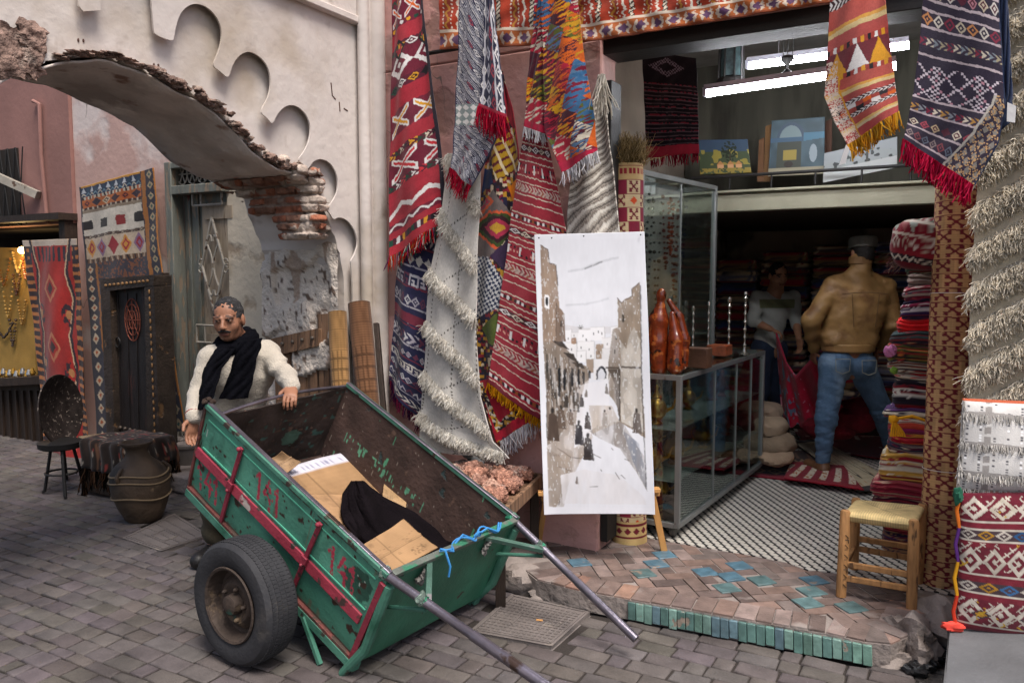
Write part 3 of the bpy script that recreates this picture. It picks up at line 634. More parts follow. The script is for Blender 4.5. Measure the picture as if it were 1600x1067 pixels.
# ================================================================== house across the alley, door and stalls
TW = .45
house = thing('alley_house', PT(200, 700, TW), 'pink plastered house behind the arch with a tall teal door', 'house')
def AW(px, py): q = toS(PT(px, py, TW)); return q[0], q[2]
d0 = AW(272, 300); d1 = AW(368, 300); ztop = AW(272, 256)[1]; zstep = .3
l0 = AW(122, 400)[0]
mb = MB()
mb.box(S((l0 + d0[0]) / 2, TW + .2, 2.0), (d0[0] - l0, .4, 4.0), BS)
mb.box(S((d0[0] + d1[0]) / 2, TW + .2, (ztop + 4) / 2), (d1[0] - d0[0], .4, 4 - ztop), BS)
obj('wall', mb, m_pink2, house, bevel=.01)
mb = MB(); mb.box(S((d1[0] + SA - .4) / 2 - .1, TW + .2, 2.0), (SA - .4 - d1[0], .4, 4.0), BS); obj('pale_wall', mb, mat('cream_plaster', 'cfc2ad', rough=.9, var=.12, scale=3, bump=.5, bscale=20, patches=(('a8957f', 4, .56, .1),)), house)
# recessed left part with window, strut, pipe
mb = MB(); zb = AW(60, 352)[1]
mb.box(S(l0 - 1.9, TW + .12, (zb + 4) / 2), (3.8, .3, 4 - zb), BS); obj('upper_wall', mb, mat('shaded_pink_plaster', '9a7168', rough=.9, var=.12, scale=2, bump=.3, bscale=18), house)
w0 = AW(-60, 245); w1 = AW(40, 352)
mb = MB(); mb.box(S((w0[0] + w1[0]) / 2, TW - .03, (w0[1] + w1[1]) / 2), (w1[0] - w0[0], .03, w0[1] - w1[1]), BS); wn = obj('window', mb, m_dark, house)
mb = MB()
for k in range(9):
    s_ = w0[0] + (w1[0] - w0[0]) * k / 8; mb.tube([S(s_, TW - .06, w1[1]), S(s_ + .12, TW - .06, w0[1])], .006, 5); mb.tube([S(s_ + .12, TW - .06, w1[1]), S(s_, TW - .06, w0[1])], .006, 5)
o = obj('grille', mb, m_blackiron); adopt(o, house)
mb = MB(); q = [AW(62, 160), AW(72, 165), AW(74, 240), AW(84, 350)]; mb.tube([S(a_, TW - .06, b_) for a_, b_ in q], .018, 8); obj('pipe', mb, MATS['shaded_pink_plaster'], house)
mb = MB(); a_ = AW(-20, 240); b_ = AW(70, 306); mb.beam(S(a_[0], TW - .5, a_[1]), S(b_[0], TW - .06, b_[1]), .07, .07); obj('metal_strut', mb, m_iron, house)
mb = MB(); a_ = AW(-40, 352); b_ = AW(122, 352); mb.box(S((a_[0] + b_[0]) / 2, TW - .08, a_[1] + .02), (b_[0] - a_[0], .2, .06), BS); mb.box(S(l0 - .05, TW - .05, a_[1] / 2), (.09, .12, a_[1] - .01), BS); obj('stall_beam', mb, m_dwood, house)
mb = MB(); mb.box(S(l0 - 1.9, TW + 1.1, 1.25), (3.7, .05, 2.5), BS); mb.box(S(l0 - 1.9, TW + .6, zb - .01), (3.7, 1.0, .03), BS); obj('stall_wall', mb, m_dark, house)
# door
dr = obj('door_frame', MB().box(S(d0[0] + .04, TW - .03, (ztop + zstep) / 2), (.08, .12, ztop - zstep), BS).box(S((d0[0] + d1[0]) / 2, TW - .028, d0[1]), (d1[0] - d0[0] - .14, .12, .07), BS).box(S((d0[0] + d1[0]) / 2, TW - .028, ztop - .03), (d1[0] - d0[0] - .14, .12, .05), BS), m_teal, house, bevel=.006)
dm = (d0[0] + d1[0]) / 2; dw = d1[0] - d0[0] - .14
mb = MB(); mb.box(S(dm, TW + .06, (d0[1] + zstep) / 2), (dw, .05, d0[1] - zstep), BS)
for k in range(2): mb.box(S(dm - dw * .36 + k * .1, TW + .03, (d0[1] + zstep) / 2), (.03, .03, d0[1] - zstep - .05), BS)
mb.box(S(dm + dw * .15, TW + .03, .62), (dw * .62, .03, .5), BS)
do = obj('door', mb, m_teal, house, bevel=.005)
mb = MB(); pA, pB = AW(316, 400)[0], AW(372, 400)[0]; mb.box(S((pA + pB) / 2, TW + .022, 1.45), (pB - pA, .02, 1.5), BS); mb.box(S((pA + pB) / 2, TW + .005, 1.0), (pB - pA - .1, .02, .3), BS); mb.box(S((pA + pB) / 2, TW + .005, 2.12), (pB - pA - .1, .02, .1), BS); o = obj('wood_panel', mb, mat('pale_door_wood', 'a3937f', rough=.85, var=.2, stretch=(5, 5, .6), patches=(('6f5c49', 7, .58, .08),))); adopt(o, house)
# iron diamond grille with scrolls
mb = MB(); gc = toS(PT(338, 415, TW)); gs, gz = gc[0], gc[2]; gw, gh = .13, .38; ty = TW - .03
dia = [(0, gh), (gw, 0), (0, -gh), (-gw, 0), (0, gh)]
for a, b in zip(dia, dia[1:]): mb.tube([S(gs + a[0], ty, gz + a[1]), S(gs + b[0], ty, gz + b[1])], .011, 6)
for sx_ in (-1, 1):
    for sz_ in (-1, 1):
        mb.tube([S(gs + sx_ * (.008 + .045 * (1 - math.cos(k * .55)) * (1 - k / 14)), ty, gz + sz_ * (.02 + .16 * math.sin(min(k * .28, 1.57)) * 1.0 - .06 * math.sin(k * .55) * (k > 4))) for k in range(12)], .008, 5)
        mb.tube([S(gs + sx_ * (gw + .015 + .025 * math.cos(k * .8)), ty, gz + sz_ * (.03 + .025 * math.sin(k * .8))) for k in range(8)], .006, 5)
for zz, hw in ((gz + gh + .1, .12), (gz + gh + .22, .12), (gz - gh - .1, .12), (gz - gh - .24, .12)): mb.tube([S(gs - hw - .1, ty, zz), S(gs + hw, ty, zz)], .009, 6)
for xx in (-.22, -.12, .12): mb.tube([S(gs + xx, ty, gz + gh + .22), S(gs + xx, ty, gz + gh + .1)], .009, 6); mb.tube([S(gs + xx, ty, gz - gh - .24), S(gs + xx, ty, gz - gh - .1)], .009, 6)
o = obj('iron_grille', mb, m_iron); adopt(o, house)
mb = MB()
for k in range(4):
    c = S(d0[0] + .12 + .12 * k, TW - .01, (ztop + d0[1]) / 2 + .02)
    for r_ in range(6): a_ = r_ * math.pi / 3; mb.tube([c, c + U * .055 * math.cos(a_) + Z * .075 * math.sin(a_)], .006, 5)
    mb.tube([c + U * .06 * math.cos(j * .5) + Z * .085 * math.sin(j * .5) for j in range(14)], .006, 5)
o = obj('transom_grille', mb, m_iron); adopt(o, house)
mb = MB(); mb.box(S(dm, TW + .03, (ztop + d0[1]) / 2), (dw, .02, ztop - d0[1]), BS); obj('transom_pane', mb, m_dark, house)
sp = thing('doorstep', S(dm, TW - .2, 0), 'worn whitewashed stone steps below the teal door', 'steps')
mb = MB(); mb.box(S(dm + .1, TW - .14, .145), (.95, .28, .29), BS); mb.box(S(dm + .12, TW - .42, .07), (1.05, .3, .14), BS); obj('step', mb, m_conc, sp, bevel=.02)
# ================================================================== hand cart (tilted onto its front legs)
CA, CT = math.radians(125.05), math.radians(26.15)
cdh = A([math.sin(CA), math.cos(CA), 0]); cv = A([-cdh[1], cdh[0], 0]); ce = cdh * math.cos(CT) - Z * math.sin(CT); cn = cdh * math.sin(CT) + Z * math.cos(CT)
CO = A([-1.546, 3.774, .616]); CL, CWd, CH, CF = 1.259, .81, .447, .029
BC = np.array([ce, cv, cn])
def C(e, v, n): return CO + ce * e + cv * v + cn * n
m_green = mat('cart_paint', attr=True, rough=.5, var=.12, scale=10, bump=.25, bscale=60, spec=.4, patches=(((.05, .035, .028), 13, .69, .03),))
m_green2 = mat('green_enamel', '487a68', rough=.5, var=.2, scale=8, bump=.25, bscale=60, patches=(((.05, .035, .028), 11, .6, .04), ('2c5f4b', 4, .55, .1)))
m_red = mat('maroon_enamel', '8a3140', rough=.5, var=.2, scale=9, bump=.3, bscale=60, patches=(((.06, .04, .035), 12, .62, .04),))
m_steel = mat('worn_steel_tube', '75707a', rough=.33, metal=.75, var=.25, scale=12, bump=.15, bscale=70, patches=(((.09, .06, .05), 9, .62, .05),))
m_rust = mat('rusty_inner_panel', attr=True, rough=.8, var=.35, scale=7, bump=.5, bscale=40, patches=(((.03, .05, .05), 9, .66, .04), ((.12, .07, .05), 14, .66, .05)))
m_rub = mat('tyre_rubber', '2e2e31', rough=.75, var=.2, scale=10, bump=.3, bscale=70, patches=(('4a4642', 5, .6, .1),))
cart = thing('handcart', C(.5, .4, 0) * A([1, 1, 0]), 'green two-wheeled handcart with maroon straps tipped forward on the street', 'handcart')
def stroke(px, py, pts):
    b = np.full(px.shape, 9.)
    for (x0, y0), (x1, y1) in zip(pts, pts[1:]):
        dx, dy = x1 - x0, y1 - y0; t = np.clip(((px - x0) * dx + (py - y0) * dy) / (dx * dx + dy * dy + 1e-12), 0, 1); b = np.minimum(b, np.hypot(px - x0 - dx * t, py - y0 - dy * t))
    return b
G1 = [(-.018, .02), (.0, .04), (.0, -.055)]; G4 = [(.005, .045), (-.022, -.012), (.026, -.012)]; G4b = [(.012, .02), (.012, -.06)]
def digits(px, py, cx, cy, sc_, sl):
    b = np.full(px.shape, 9.)
    for k, gl in enumerate(((G1,), (G4, G4b), (G1,))):
        for g_ in gl: b = np.minimum(b, stroke(px, py, [(cx + (k - 1) * .052 * sc_ + x * sc_ + y * sl * sc_, cy + y * sc_) for x, y in g_]))
    return b
def side(u, v):
    x = u * CL; y = -v * CH; p = Pat(u, v, '56957e'); c = p.c
    c *= (.8 + .4 * vn(u * 5, v * 4))[:, None]
    lines = (np.abs(v - .43 - .02 * u) < .012); c[lines] *= .75
    c *= (1 - .35 * (vn(u * 9, v * 5 + 7) > .6) * vn(u * 60, v * 8))[:, None]; up = v < .44
    lowc = A(L('467f6b')); mlow = v > .44; c[mlow] = lowc * (.8 + .35 * vn(u[mlow] * 9, v[mlow] * 7))[:, None]
    dirty = (u > .78) & (((u - .9) / .07) ** 2 + ((v - .3) / .17) ** 2 + .8 * vn(u * 40, v * 20) < 1.3); c[dirty] = c[dirty] * .3
    red = L('a8384a')
    for cx, cy, s_ in ((.415, -.26, 1.25), (.825, -.30, 1.25), (.10, -.76, 1.2)):
        b = digits(x, y, cx * CL, cy * CH, s_, -.25); m = (b < .0065 + .004 * vn(u * 60, v * 30)) & (vn(u * 70, v * 45 + 5) < .74); c[m] = red
    chip = vn(u * 70, v * 26) * vn(u * 22 + 5, v * 9); m = chip > .58; c[m] = L('cfc8b8') if False else A(L('3b2a22'))
    m = (vn(u * 120, v * 14 + 9) > .965) & (vn(u * 9, v * 7) > .5); c[m] = L('b9c6bb')
    c *= (1 - .4 * np.clip((v - .8) / .2, 0, 1) * vn(u * 30, v * 6))[:, None]; m = (vn(u * 45 + 3, v * 2.2) > .8) & (vn(u * 12 + 2, v * 5) > .5); c[m] = c[m] * .55 + A(L('6a4a38')) * .45; m = (v > .97) | ((v < .03) & (vn(u * 40, v) > .4)); c[m] = L('4a3a33')
    return c
def panel(name, q00, q10, q01, q11, m, cf, th, nu=240, nv=90, dent=.003, par=None):
    u, v, f = gridmesh(nu, nv); q = lambda a: np.asarray(a)[None]
    p = q(q00) * ((1 - u) * (1 - v))[:, None] + q(q10) * (u * (1 - v))[:, None] + q(q01) * ((1 - u) * v)[:, None] + q(q11) * (u * v)[:, None]
    nn = nrm(np.cross(A(q10) - A(q00), A(q01) - A(q00))); p = p + nn * (dent * (vn(u * 7, v * 4) + .4 * vn(u * 21, v * 9) - .7))[:, None]
    return place(name, p, f, cf(u, v), m, par or cart, solid=th)
Aa, Dd, aa, dd_ = C(0, -CF, CH), C(CL - .0, -CF, CH), C(0, 0, 0), C(CL, 0, 0)
Bb, Cc, bb, cc_ = C(0, CWd + CF, CH), C(CL, CWd + CF, CH), C(0, CWd, 0), C(CL, CWd, 0)
panel('side_panel', Aa, Dd, aa, dd_, m_green, side, .004, dent=.006)
def inner(u, v):
    p = Pat(u, v, '4a3832'); p.c *= (.7 + .5 * vn(u * 8, v * 5))[:, None]
    m = (vn(u * 55, v * 2.2) > .86) & (vn(u * 14, v * 7 + 3) > .55); p.put(m, '4f8f6e'); m = (np.abs(v - .55 - .1 * u) < .07) & (vn(u * 130, v * 12) > .72) & (u > .1) & (u < .6); p.put(m, '5a9678'); m = (vn(u * 160, v * 18) > .95); p.put(m, '8c7f74'); return p.c
def yo(q, s_): return A(q) + cv * s_
panel('inner_side_panel', yo(Aa, .006), yo(Dd, .006), yo(aa, .006), yo(dd_, .006), m_rust, inner, .002)
panel('inner_side_panel', yo(Bb, -.006), yo(Cc, -.006), yo(bb, -.006), yo(cc_, -.006), m_rust, inner, .002)
panel('side_panel', Bb, Cc, bb, cc_, m_green, lambda u, v: np.tile(A(L('3f7d66')), (len(u), 1)) * (.7 + .4 * vn(u * 8, v * 5))[:, None], .004)
def rear(u, v):
    p = Pat(u, v, '3b302c'); p.c *= (.6 + .7 * vn(u * 10, v * 8))[:, None]; m = vn(u * 26, v * 16) > .82; p.put(m, '3c5650'); m = vn(u * 34 + 5, v * 22) > .9; p.put(m, '5a4236')
    m = (((u - .66) / .07) ** 2 + ((v - .6) / .12) ** 2) < .6 + .6 * vn(u * 40, v * 40); p.c[m] = p.c[m] * .4 + A(L('4f7767')) * .6; return p.c
panel('rear_panel', Aa - Z * .055, Bb, aa, bb, m_rust, rear, .006, 120, 80, .012)
panel('front_panel', Dd, Cc, dd_, cc_, m_green, lambda u, v: np.tile(A(L('356f58')), (len(u), 1)) * (.75 + .4 * vn(u * 5, v * 4))[:, None], .005, 120, 60)
panel('floor_panel', C(0, 0, 0), C(CL, 0, 0), C(0, CWd, 0), C(CL, CWd, 0), m_rust, inner, .006, 120, 80)
def cb(pts, w_, h_, m, name='rim_rail', rnd_=False):
    mb = MB()
    for a, b in zip(pts, pts[1:]):
        mb.beam(a, b, w_, h_, up=cn)
    return obj(name, mb, m, cart, bevel=.003)
cb([Aa + cn * .012, Dd + cn * .012], .03, .022, m_green2); cb([Aa + cn * .025 + cv * .006, Dd + cn * .025 + cv * .006], .022, .006, m_steel, 'worn_rail_edge')
cb([Bb + cn * .012, Cc + cn * .012], .03, .022, m_green2); cb([Bb + cn * .025 - cv * .006, Cc + cn * .025 - cv * .006], .022, .006, m_steel, 'worn_rail_edge')
cb([Dd + cn * .012 + cv * .02, Cc + cn * .012 - cv * .02], .03, .02, mat('worn_green_rail', '6a7068', rough=.5, metal=.3, var=.25, patches=(('3a7a5e', 7, .52, .05),)))
# curved rear lip
mb = MB(); mb.tube([Aa - Z * .055 + (Bb - Aa + Z * .055) * f_ + Z * .03 * math.sin(f_ * 3.14) for f_ in np.linspace(0, 1, 9)], .009, 6); obj('rear_lip', mb, m_steel, cart)
# corner stub on rear left
mb = MB()
for k in range(6): mb.blob(Aa + Z * (.02 + .004 * k) + cv * rnd.uniform(-.02, .03) + ce * rnd.uniform(0, .03), (.014, .012, .012), n=6, jit=.3)
obj('corner_weld', mb, mat('dark_rust', '33261f', rough=.9, bump=.8), cart)
# maroon belt, straps and bottom rail on the outer side
def sidept(u, v, out=.008): return Aa * (1 - u) * (1 - v) + Dd * u * (1 - v) + aa * (1 - u) * v + dd_ * u * v - cv * out
bandm = mat('maroon_belt', '9c3a49', rough=.5, var=.2, scale=9, bump=.3, bscale=60, patches=(('b9aba3', 6, .66, .02), ((.06, .04, .035), 12, .64, .04)))
mb = MB(); mb.beam(sidept(.0, .535), sidept(.235, .545), .012, .05, up=cn); mb.beam(sidept(.24, .545), sidept(.665, .56), .012, .05, up=cn); mb.beam(sidept(.68, .56), sidept(.955, .58), .012, .05, up=cn); obj('maroon_belt', mb, bandm, cart, bevel=.002)
for u0, u1 in ((.245, .228), (.69, .652)):
    mb = MB(); mb.beam(sidept(u0, .04, .016), sidept(u0 * .5 + u1 * .5, .5, .018), .01, .022, up=ce); mb.beam(sidept(u0 * .5 + u1 * .5, .5, .018), sidept(u1, 1.0, .016), .01, .022, up=ce); mb.box(sidept(u0 * .5 + u1 * .5, .52, .024), (.035, .014, .04), BC); mb.blob(sidept(u0, .05, .03), .011, n=6); mb.blob(sidept(u0 * .5 + u1 * .5, .57, .032), .008, n=6)
    obj('strap', mb, m_red, cart, bevel=.002)
mb = MB(); mb.beam(sidept(.995, .06, .012), sidept(.975, 1.0, .012), .014, .028, up=ce); obj('strap', mb, m_red, cart, bevel=.002)
mb = MB(); mb.beam(sidept(0, 1.0, .008) - cn * .008, sidept(1.0, 1.0, .008) - cn * .008, .02, .024, up=cn); mb.beam(sidept(0, 0, .006), sidept(0, 1, .006), .016, .016, up=ce); obj('bottom_rail', mb, mat('rusty_maroon', '6b3a35', rough=.7, var=.3, scale=9, bump=.4, patches=((('4a3c34'), 8, .5, .06),)), cart, bevel=.002)
mb = MB(); mb.beam(sidept(.03, .44, .003), sidept(.96, .46, .003), .008, .006, up=cn); mb.beam(sidept(.03, .1, .003), sidept(.96, .1, .003), .006, .005, up=cn); obj('panel_ridge', mb, mat('bright_green_edge', '5db295', rough=.45, var=.1), cart)
for vv in (0, CWd):  # chassis
    cb([C(0, vv, -.03), C(CL, vv, -.03)], .04, .04, m_green2, 'chassis_rail')
# handles
def handle(v_, tgt, sgn):
    a = C(CL - .03, v_, CH + .0); mb = MB(); e2 = nrm(tgt - a); l = float(np.linalg.norm(tgt - a))
    mb.tube([a, a + e2 * .26, a + e2 * .27, a + e2 * l * .55, a + e2 * l * .555, a + e2 * l], [.017, .017, .0165, .0165, .0185, .0185] if sgn > 0 else [.018, .018, .0175, .0175, .02, .02], 14)
    h = obj('handle', mb, m_steel, cart)
    mb = MB(); mb.blob(a + e2 * .0, .026, n=7, jit=.3); mb.blob(a + e2 * .2, (.03, .024, .024), BC, n=8, jit=.3)
    for q in range(3): mb.tube([a + e2 * (.19 + .012 * q) + cn * .02 * math.cos(k) + cv * .02 * math.sin(k) for k in np.linspace(0, 6.28, 9)], .004, 5)
    obj('clamp', mb, mat('welded_green_steel', '66756c', rough=.5, metal=.5, var=.3, bump=.6, bscale=80, patches=(('3a8a6b', 16, .5, .05),)), cart)
    # braces from the front panel
    b0 = C(CL + .0, v_ + sgn * -.24, CH - .01); b1 = a + e2 * .23
    mb = MB(); mb.beam(b0, b1, .024, .02, up=cn); obj('brace', mb, mat('brace_paint', '4d6d60', rough=.5, metal=.3, var=.2, patches=(('8b8788', 8, .5, .06),)), cart, bevel=.002)
    mb = MB(); mb.tube([C(CL + .0, v_ + sgn * -.06, CH * .62), b1 - cn * .03], .009, 8); obj('brace', mb, m_green2, cart)
    return a, e2
handle(-CF + .005, P(868, 1082, 2.58), -1); handle(CWd + CF - .005, P(994, 998, 3.27), 1)
# legs
for v_ in (-.02, CWd + .02):
    top = C(CL + .012, v_, CH - .03); bot = C(CL + .0, v_, -.03); foot = A([*(bot + cdh * -.02)[:2], .0]); mb = MB(); mb.tube([top, C(CL + .02, v_, .1), bot + cdh * -.03, foot - cdh * .04], [.022, .022, .019, .019], 10); obj('leg', mb, m_green2, cart)
    s0 = C(CL - .33, v_, -.03); mb = MB(); mb.beam(s0, A([*(s0 + cdh * .1)[:2], .0]), .018, .018, up=cv); obj('leg', mb, m_green2, cart)
# wheels
def wheel(c, out):
    c = A(c, dtype=float); B_ = np.array([cdh, Z, out * cv * (1 if True else 1)]); ax = cv * out
    B_ = np.array([cdh, nrm(np.cross(ax, cdh)), ax])
    R0 = .262; prof = [(.155, -.0), (.175, .012), (.215, .02), (.242, .012), (.256, -.008), (.2605, -.03), (.262, -.08), (.2605, -.13), (.256, -.152), (.242, -.172), (.215, -.18), (.175, -.172), (.155, -.16)]
    prof = [(r_, z_ * .86) for r_, z_ in prof]; root = MB(); root.lathe(prof, c, 96, B_, cap=False)
    wh = obj('wheel', root, m_rub, cart); wh['label'] = 'black rubber tyre wheel'
    mb = MB()
    for k in range(96):
        a_ = k * 2 * math.pi / 96; rd = B_[0] * math.cos(a_) + B_[1] * math.sin(a_); tg = -B_[0] * math.sin(a_) + B_[1] * math.cos(a_)
        for z_ in (-.02, -.044, -.068, -.092, -.117): mb.box(c + rd * (.2545 if abs(z_ + .068) > .045 else .2575) + ax * z_ + tg * (.004 if z_ < -.05 else 0), (.012, .012 if int(z_ * 1000) % 2 else .0125, .021), np.array([tg * 1.0, rd, ax]))
    adopt2(obj('tread', mb, m_rub), wh)
    mb = MB(); mb.lathe([(.157, .004), (.162, .01), (.158, .016), (.148, .012), (.143, -.02), (.135, -.05), (.12, -.055), (.105, -.035), (.085, -.018), (.06, -.02), (.045, -.03), (.04, .01), (.03, .016), (.001, .016)], c, 40, B_, cap=False)
    for k in range(5): a_ = k * 1.2566; mb.blob(c + (B_[0] * math.cos(a_) + B_[1] * math.sin(a_)) * .068 - ax * .012, (.01, .01, .014), B_, n=6)
    adopt2(obj('rim', mb, mat('rusty_rim', '453a33', rough=.75, metal=.2, var=.35, scale=14, bump=.5, bscale=50, patches=(('6b5a48', 9, .6, .06), ('35574a', 11, .66, .04)))), wh)
def adopt2(o, par):
    o.parent = par; o.location = A(o.location) - ORG[par]
WC = A([-1.165, 3.215, .262]) + cv * 0
wheel(WC, -1); wheel(WC + cv * 1.32, 1)
mb = MB(); mb.tube([WC + cv * .05, WC + cv * 1.27], .022, 10); mb.beam(C(.72, .05, -.045), WC + cv * .26 + Z * .0, .05, .03); mb.beam(C(.72, CWd - .05, -.045), WC + cv * 1.06, .05, .03); obj('axle', mb, m_blackiron, cart)
# ---- load
def PCr(px, py, h):
    d = ray(px, py); return CAM + d * (((CO + cn * h) - CAM) @ cn / (d @ cn))
m_card = mat('cardboard', '9c7a56', rough=.9, var=.1, scale=5, bump=.15, bscale=90, patches=(('9c7b58', 4, .62, .08),))
def sheet(px, h, label, cols='a07e5a', name='cardboard_sheet', th=.006, tape=None, wav=.01):
    q = [PCr(x, y, hh) for (x, y), hh in zip(px, h)]; mb = MB()
    u, v, f = gridmesh(50, 50); p = q[0] * ((1 - u) * (1 - v))[:, None] + q[1] * (u * (1 - v))[:, None] + q[3] * ((1 - u) * v)[:, None] + q[2] * (u * v)[:, None]
    ed = .012 * (vn(u * 12, v * 12) - .5); p = p + cn * (wav * (vn(u * 3, v * 3 + px[0][0]) - .5) + .004 * (np.abs(v - .5) < .02))[:, None] + (q[1] - q[0])[None] * (ed * (np.abs(u - .5) > .48))[:, None]
    P_ = Pat(u, v, cols); P_.c *= (.85 + .3 * vn(u * 2, v * 3))[:, None]; P_.c[(np.abs(u - .33) < .006) | (np.abs(u - .68) < .006) | (np.abs(v - .55) < .008)] *= .6; P_.c *= (1 - .05 * (np.floor(v * 46) % 2))[:, None]; P_.c *= (1 - .3 * (vn(u * 7 + px[0][0], v * 6) > .68) * vn(u * 30, v * 30))[:, None]; P_.c[(u < .02) | (u > .98) | (v > .98)] = L('8a6c4c'); mk_ = (u > .6) & (u < .85) & (v > .7) & (v < .9) & (vn(u * 90, v * 60) > .6); P_.c[mk_] *= .55; P_.c[np.abs(v - .3 - .12 * np.sin(u * 3)) < .004] *= .65
    if tape: P_.put((v < tape), 'c9c6cf'); P_.c[(v < tape) & (np.floor(u * 30 + 0) % 2 == 0) & (v > tape * .35) & (v < tape * .7) & (vn(u * 60, v) > .4)] = L('8f8fa6')
    o = place(name, p, f, P_.c, ATT, solid=th); tag(o, label, 'cardboard', 'loose load in the handcart'); return o
sheet([(428, 735), (532, 708), (722, 842), (560, 900)], [.10, .10, .03, .03], 'large tan cardboard sheet with pale tape across its far edge in the handcart', tape=.09, name='cardboard_sheet')
sheet([(470, 772), (590, 775), (640, 860), (585, 880)], [.10, .12, .09, .09], 'folded cardboard flap lying left of the black cloth in the handcart', cols='a98561')
sheet([(600, 752), (636, 775), (632, 812), (596, 790)], [.13, .14, .11, .12], 'small torn upright cardboard scrap right of the black cloth', cols='a98963')
sheet([(562, 855), (630, 812), (684, 856), (605, 898)], [.20, .19, .18, .19], 'creased cardboard piece lying over the lower end of the black cloth', cols='a68460')
sheet([(414, 722), (440, 706), (470, 722), (440, 745)], [.12, .2, .16, .12], 'crumpled cardboard corner sticking up at the back of the handcart', cols='9a7b5a')
# black cloth
u, v, f = gridmesh(70, 90)
rows = A([(550, 752, 568, 752), (536, 772, 600, 778), (532, 795, 645, 800), (537, 815, 690, 828), (552, 836, 716, 858), (575, 858, 712, 876), (600, 880, 700, 880)]); k = np.linspace(0, 1, len(rows))
r_ = [np.interp(v, k, rows[:, i]) for i in range(4)]; px = r_[0] + (r_[2] - r_[0]) * u; py = r_[1] + (r_[3] - r_[1]) * u
hgt = .12 + .075 * np.sin(np.clip(u * 1.1, 0, 1) * 3.14) * (1 - .75 * v) + .012 * np.sin(u * 14 + v * 8) + .03 * (vn(u * 7 + v * 3, v * 6) - .4) + .02 * (np.abs(vn(u * 13, v * 5 + u * 6) - .5))
D = np.stack([(px - 800) / FPX, (533.5 - py) / FPX * math.sin(PITCH) + math.cos(PITCH), (533.5 - py) / FPX * math.cos(PITCH) - math.sin(PITCH)], 1)
num = (CO - CAM) @ cn + hgt; pt = CAM + D * (num / (D @ cn))[:, None]
tag(place('cloth', pt, f, None, mat('black_wool', '141013', rough=1, var=.3, bump=.7, bscale=60, spec=.05), solid=.012), 'rumpled black cloth thrown over the cardboard in the handcart', 'cloth', 'loose load in the handcart')
# blue rope
mb = MB(); base = [C(CL - .0 + .022 * math.sin(k * .33), .26 + .009 * k, CH + .03 + .012 * math.sin(k * .41)) for k in range(49)]; mb.tube(base, .004, 6); mb.tube([p + cn * .01 * math.cos(i * 1.9) + ce * .012 * math.sin(i * 1.3) for i, p in enumerate([base[j] for j in range(0, 49, 6)])], .005, 6)
kn = base[28]; mb.tube([kn + (cv * math.cos(k) * .022 + cn * (.012 + math.sin(k) * .016)) for k in np.linspace(0, 9, 16)], .005, 6); mb.tube([base[2], base[2] - Z * .05 + ce * .03, base[2] - Z * .1 + ce * .02], .005, 6)
tag(obj('rope', mb, mat('blue_nylon', '3b87c4', rough=.5, var=.2)), 'blue nylon rope tied along the front rim of the handcart', 'rope')
mb = MB()
for q, w_ in ((.17, 'left'), (.62, 'right')):
    mb = MB()
    for k in range(6): mb.blob(C(CL + .02, q + rnd.uniform(-.02, .02), CH - .03 - .012 * k), (.012, .016, .012), n=6, jit=.3)
    tag(obj('rag', mb, mat('grey_rag', '77736f', rough=.95)), 'grey rag knotted under the %s end of the blue rope on the handcart' % w_, 'rag')

# ================================================================== things leaning on the pier
def plank(name, px0, px1, Y0, Y1, w_, th, m, parent=None):
    a, b = P(*px0, Y0), P(*px1, Y1); mb = MB(); d = nrm(b - a); x = nrm(np.cross(d, [0, 1, 0.])); y = np.cross(d, x); mb.box((a + b) / 2, (w_, th, np.linalg.norm(b - a)), np.array([x, y, d])); return mb
gp = At(548, 640); gpY = PS(548, 640, SA)[1]
def RV(px, py, off=.05):       # point on the pier reveal plane (t = pier edge)
    return PT(px, py, pt_ - off)
gate = thing('wooden_gate', RV(470, 700) * A([1, 1, 0]), 'weathered plank gate with studded top rail leaning behind the man', 'gate')
mb = MB()
for k, (x0, x1, y0) in enumerate(((428, 452, 540), (454, 476, 538), (478, 494, 536), (496, 516, 492))):
    q = [RV(x0, y0), RV(x1, y0 - 2), RV(x1 + 6, 705), RV(x0 + 6, 705)]; mb.prism(q, N * .02)
obj('plank', mb, m_wood, gate, bevel=.003)
mb = MB(); q = [RV(424, 530, .08), RV(497, 514, .08), RV(497, 540, .08), RV(424, 556, .08)]; mb.prism(q, N * .03); obj('rail', mb, m_wood, gate, bevel=.004)
mb = MB()
for x_, y_ in ((441, 537), (457, 534), (472, 531), (488, 528)): mb.blob(RV(x_, y_, .085), .012, n=7)
obj('stud', mb, mat('old_iron', '6d6359', rough=.6, metal=.5), gate)
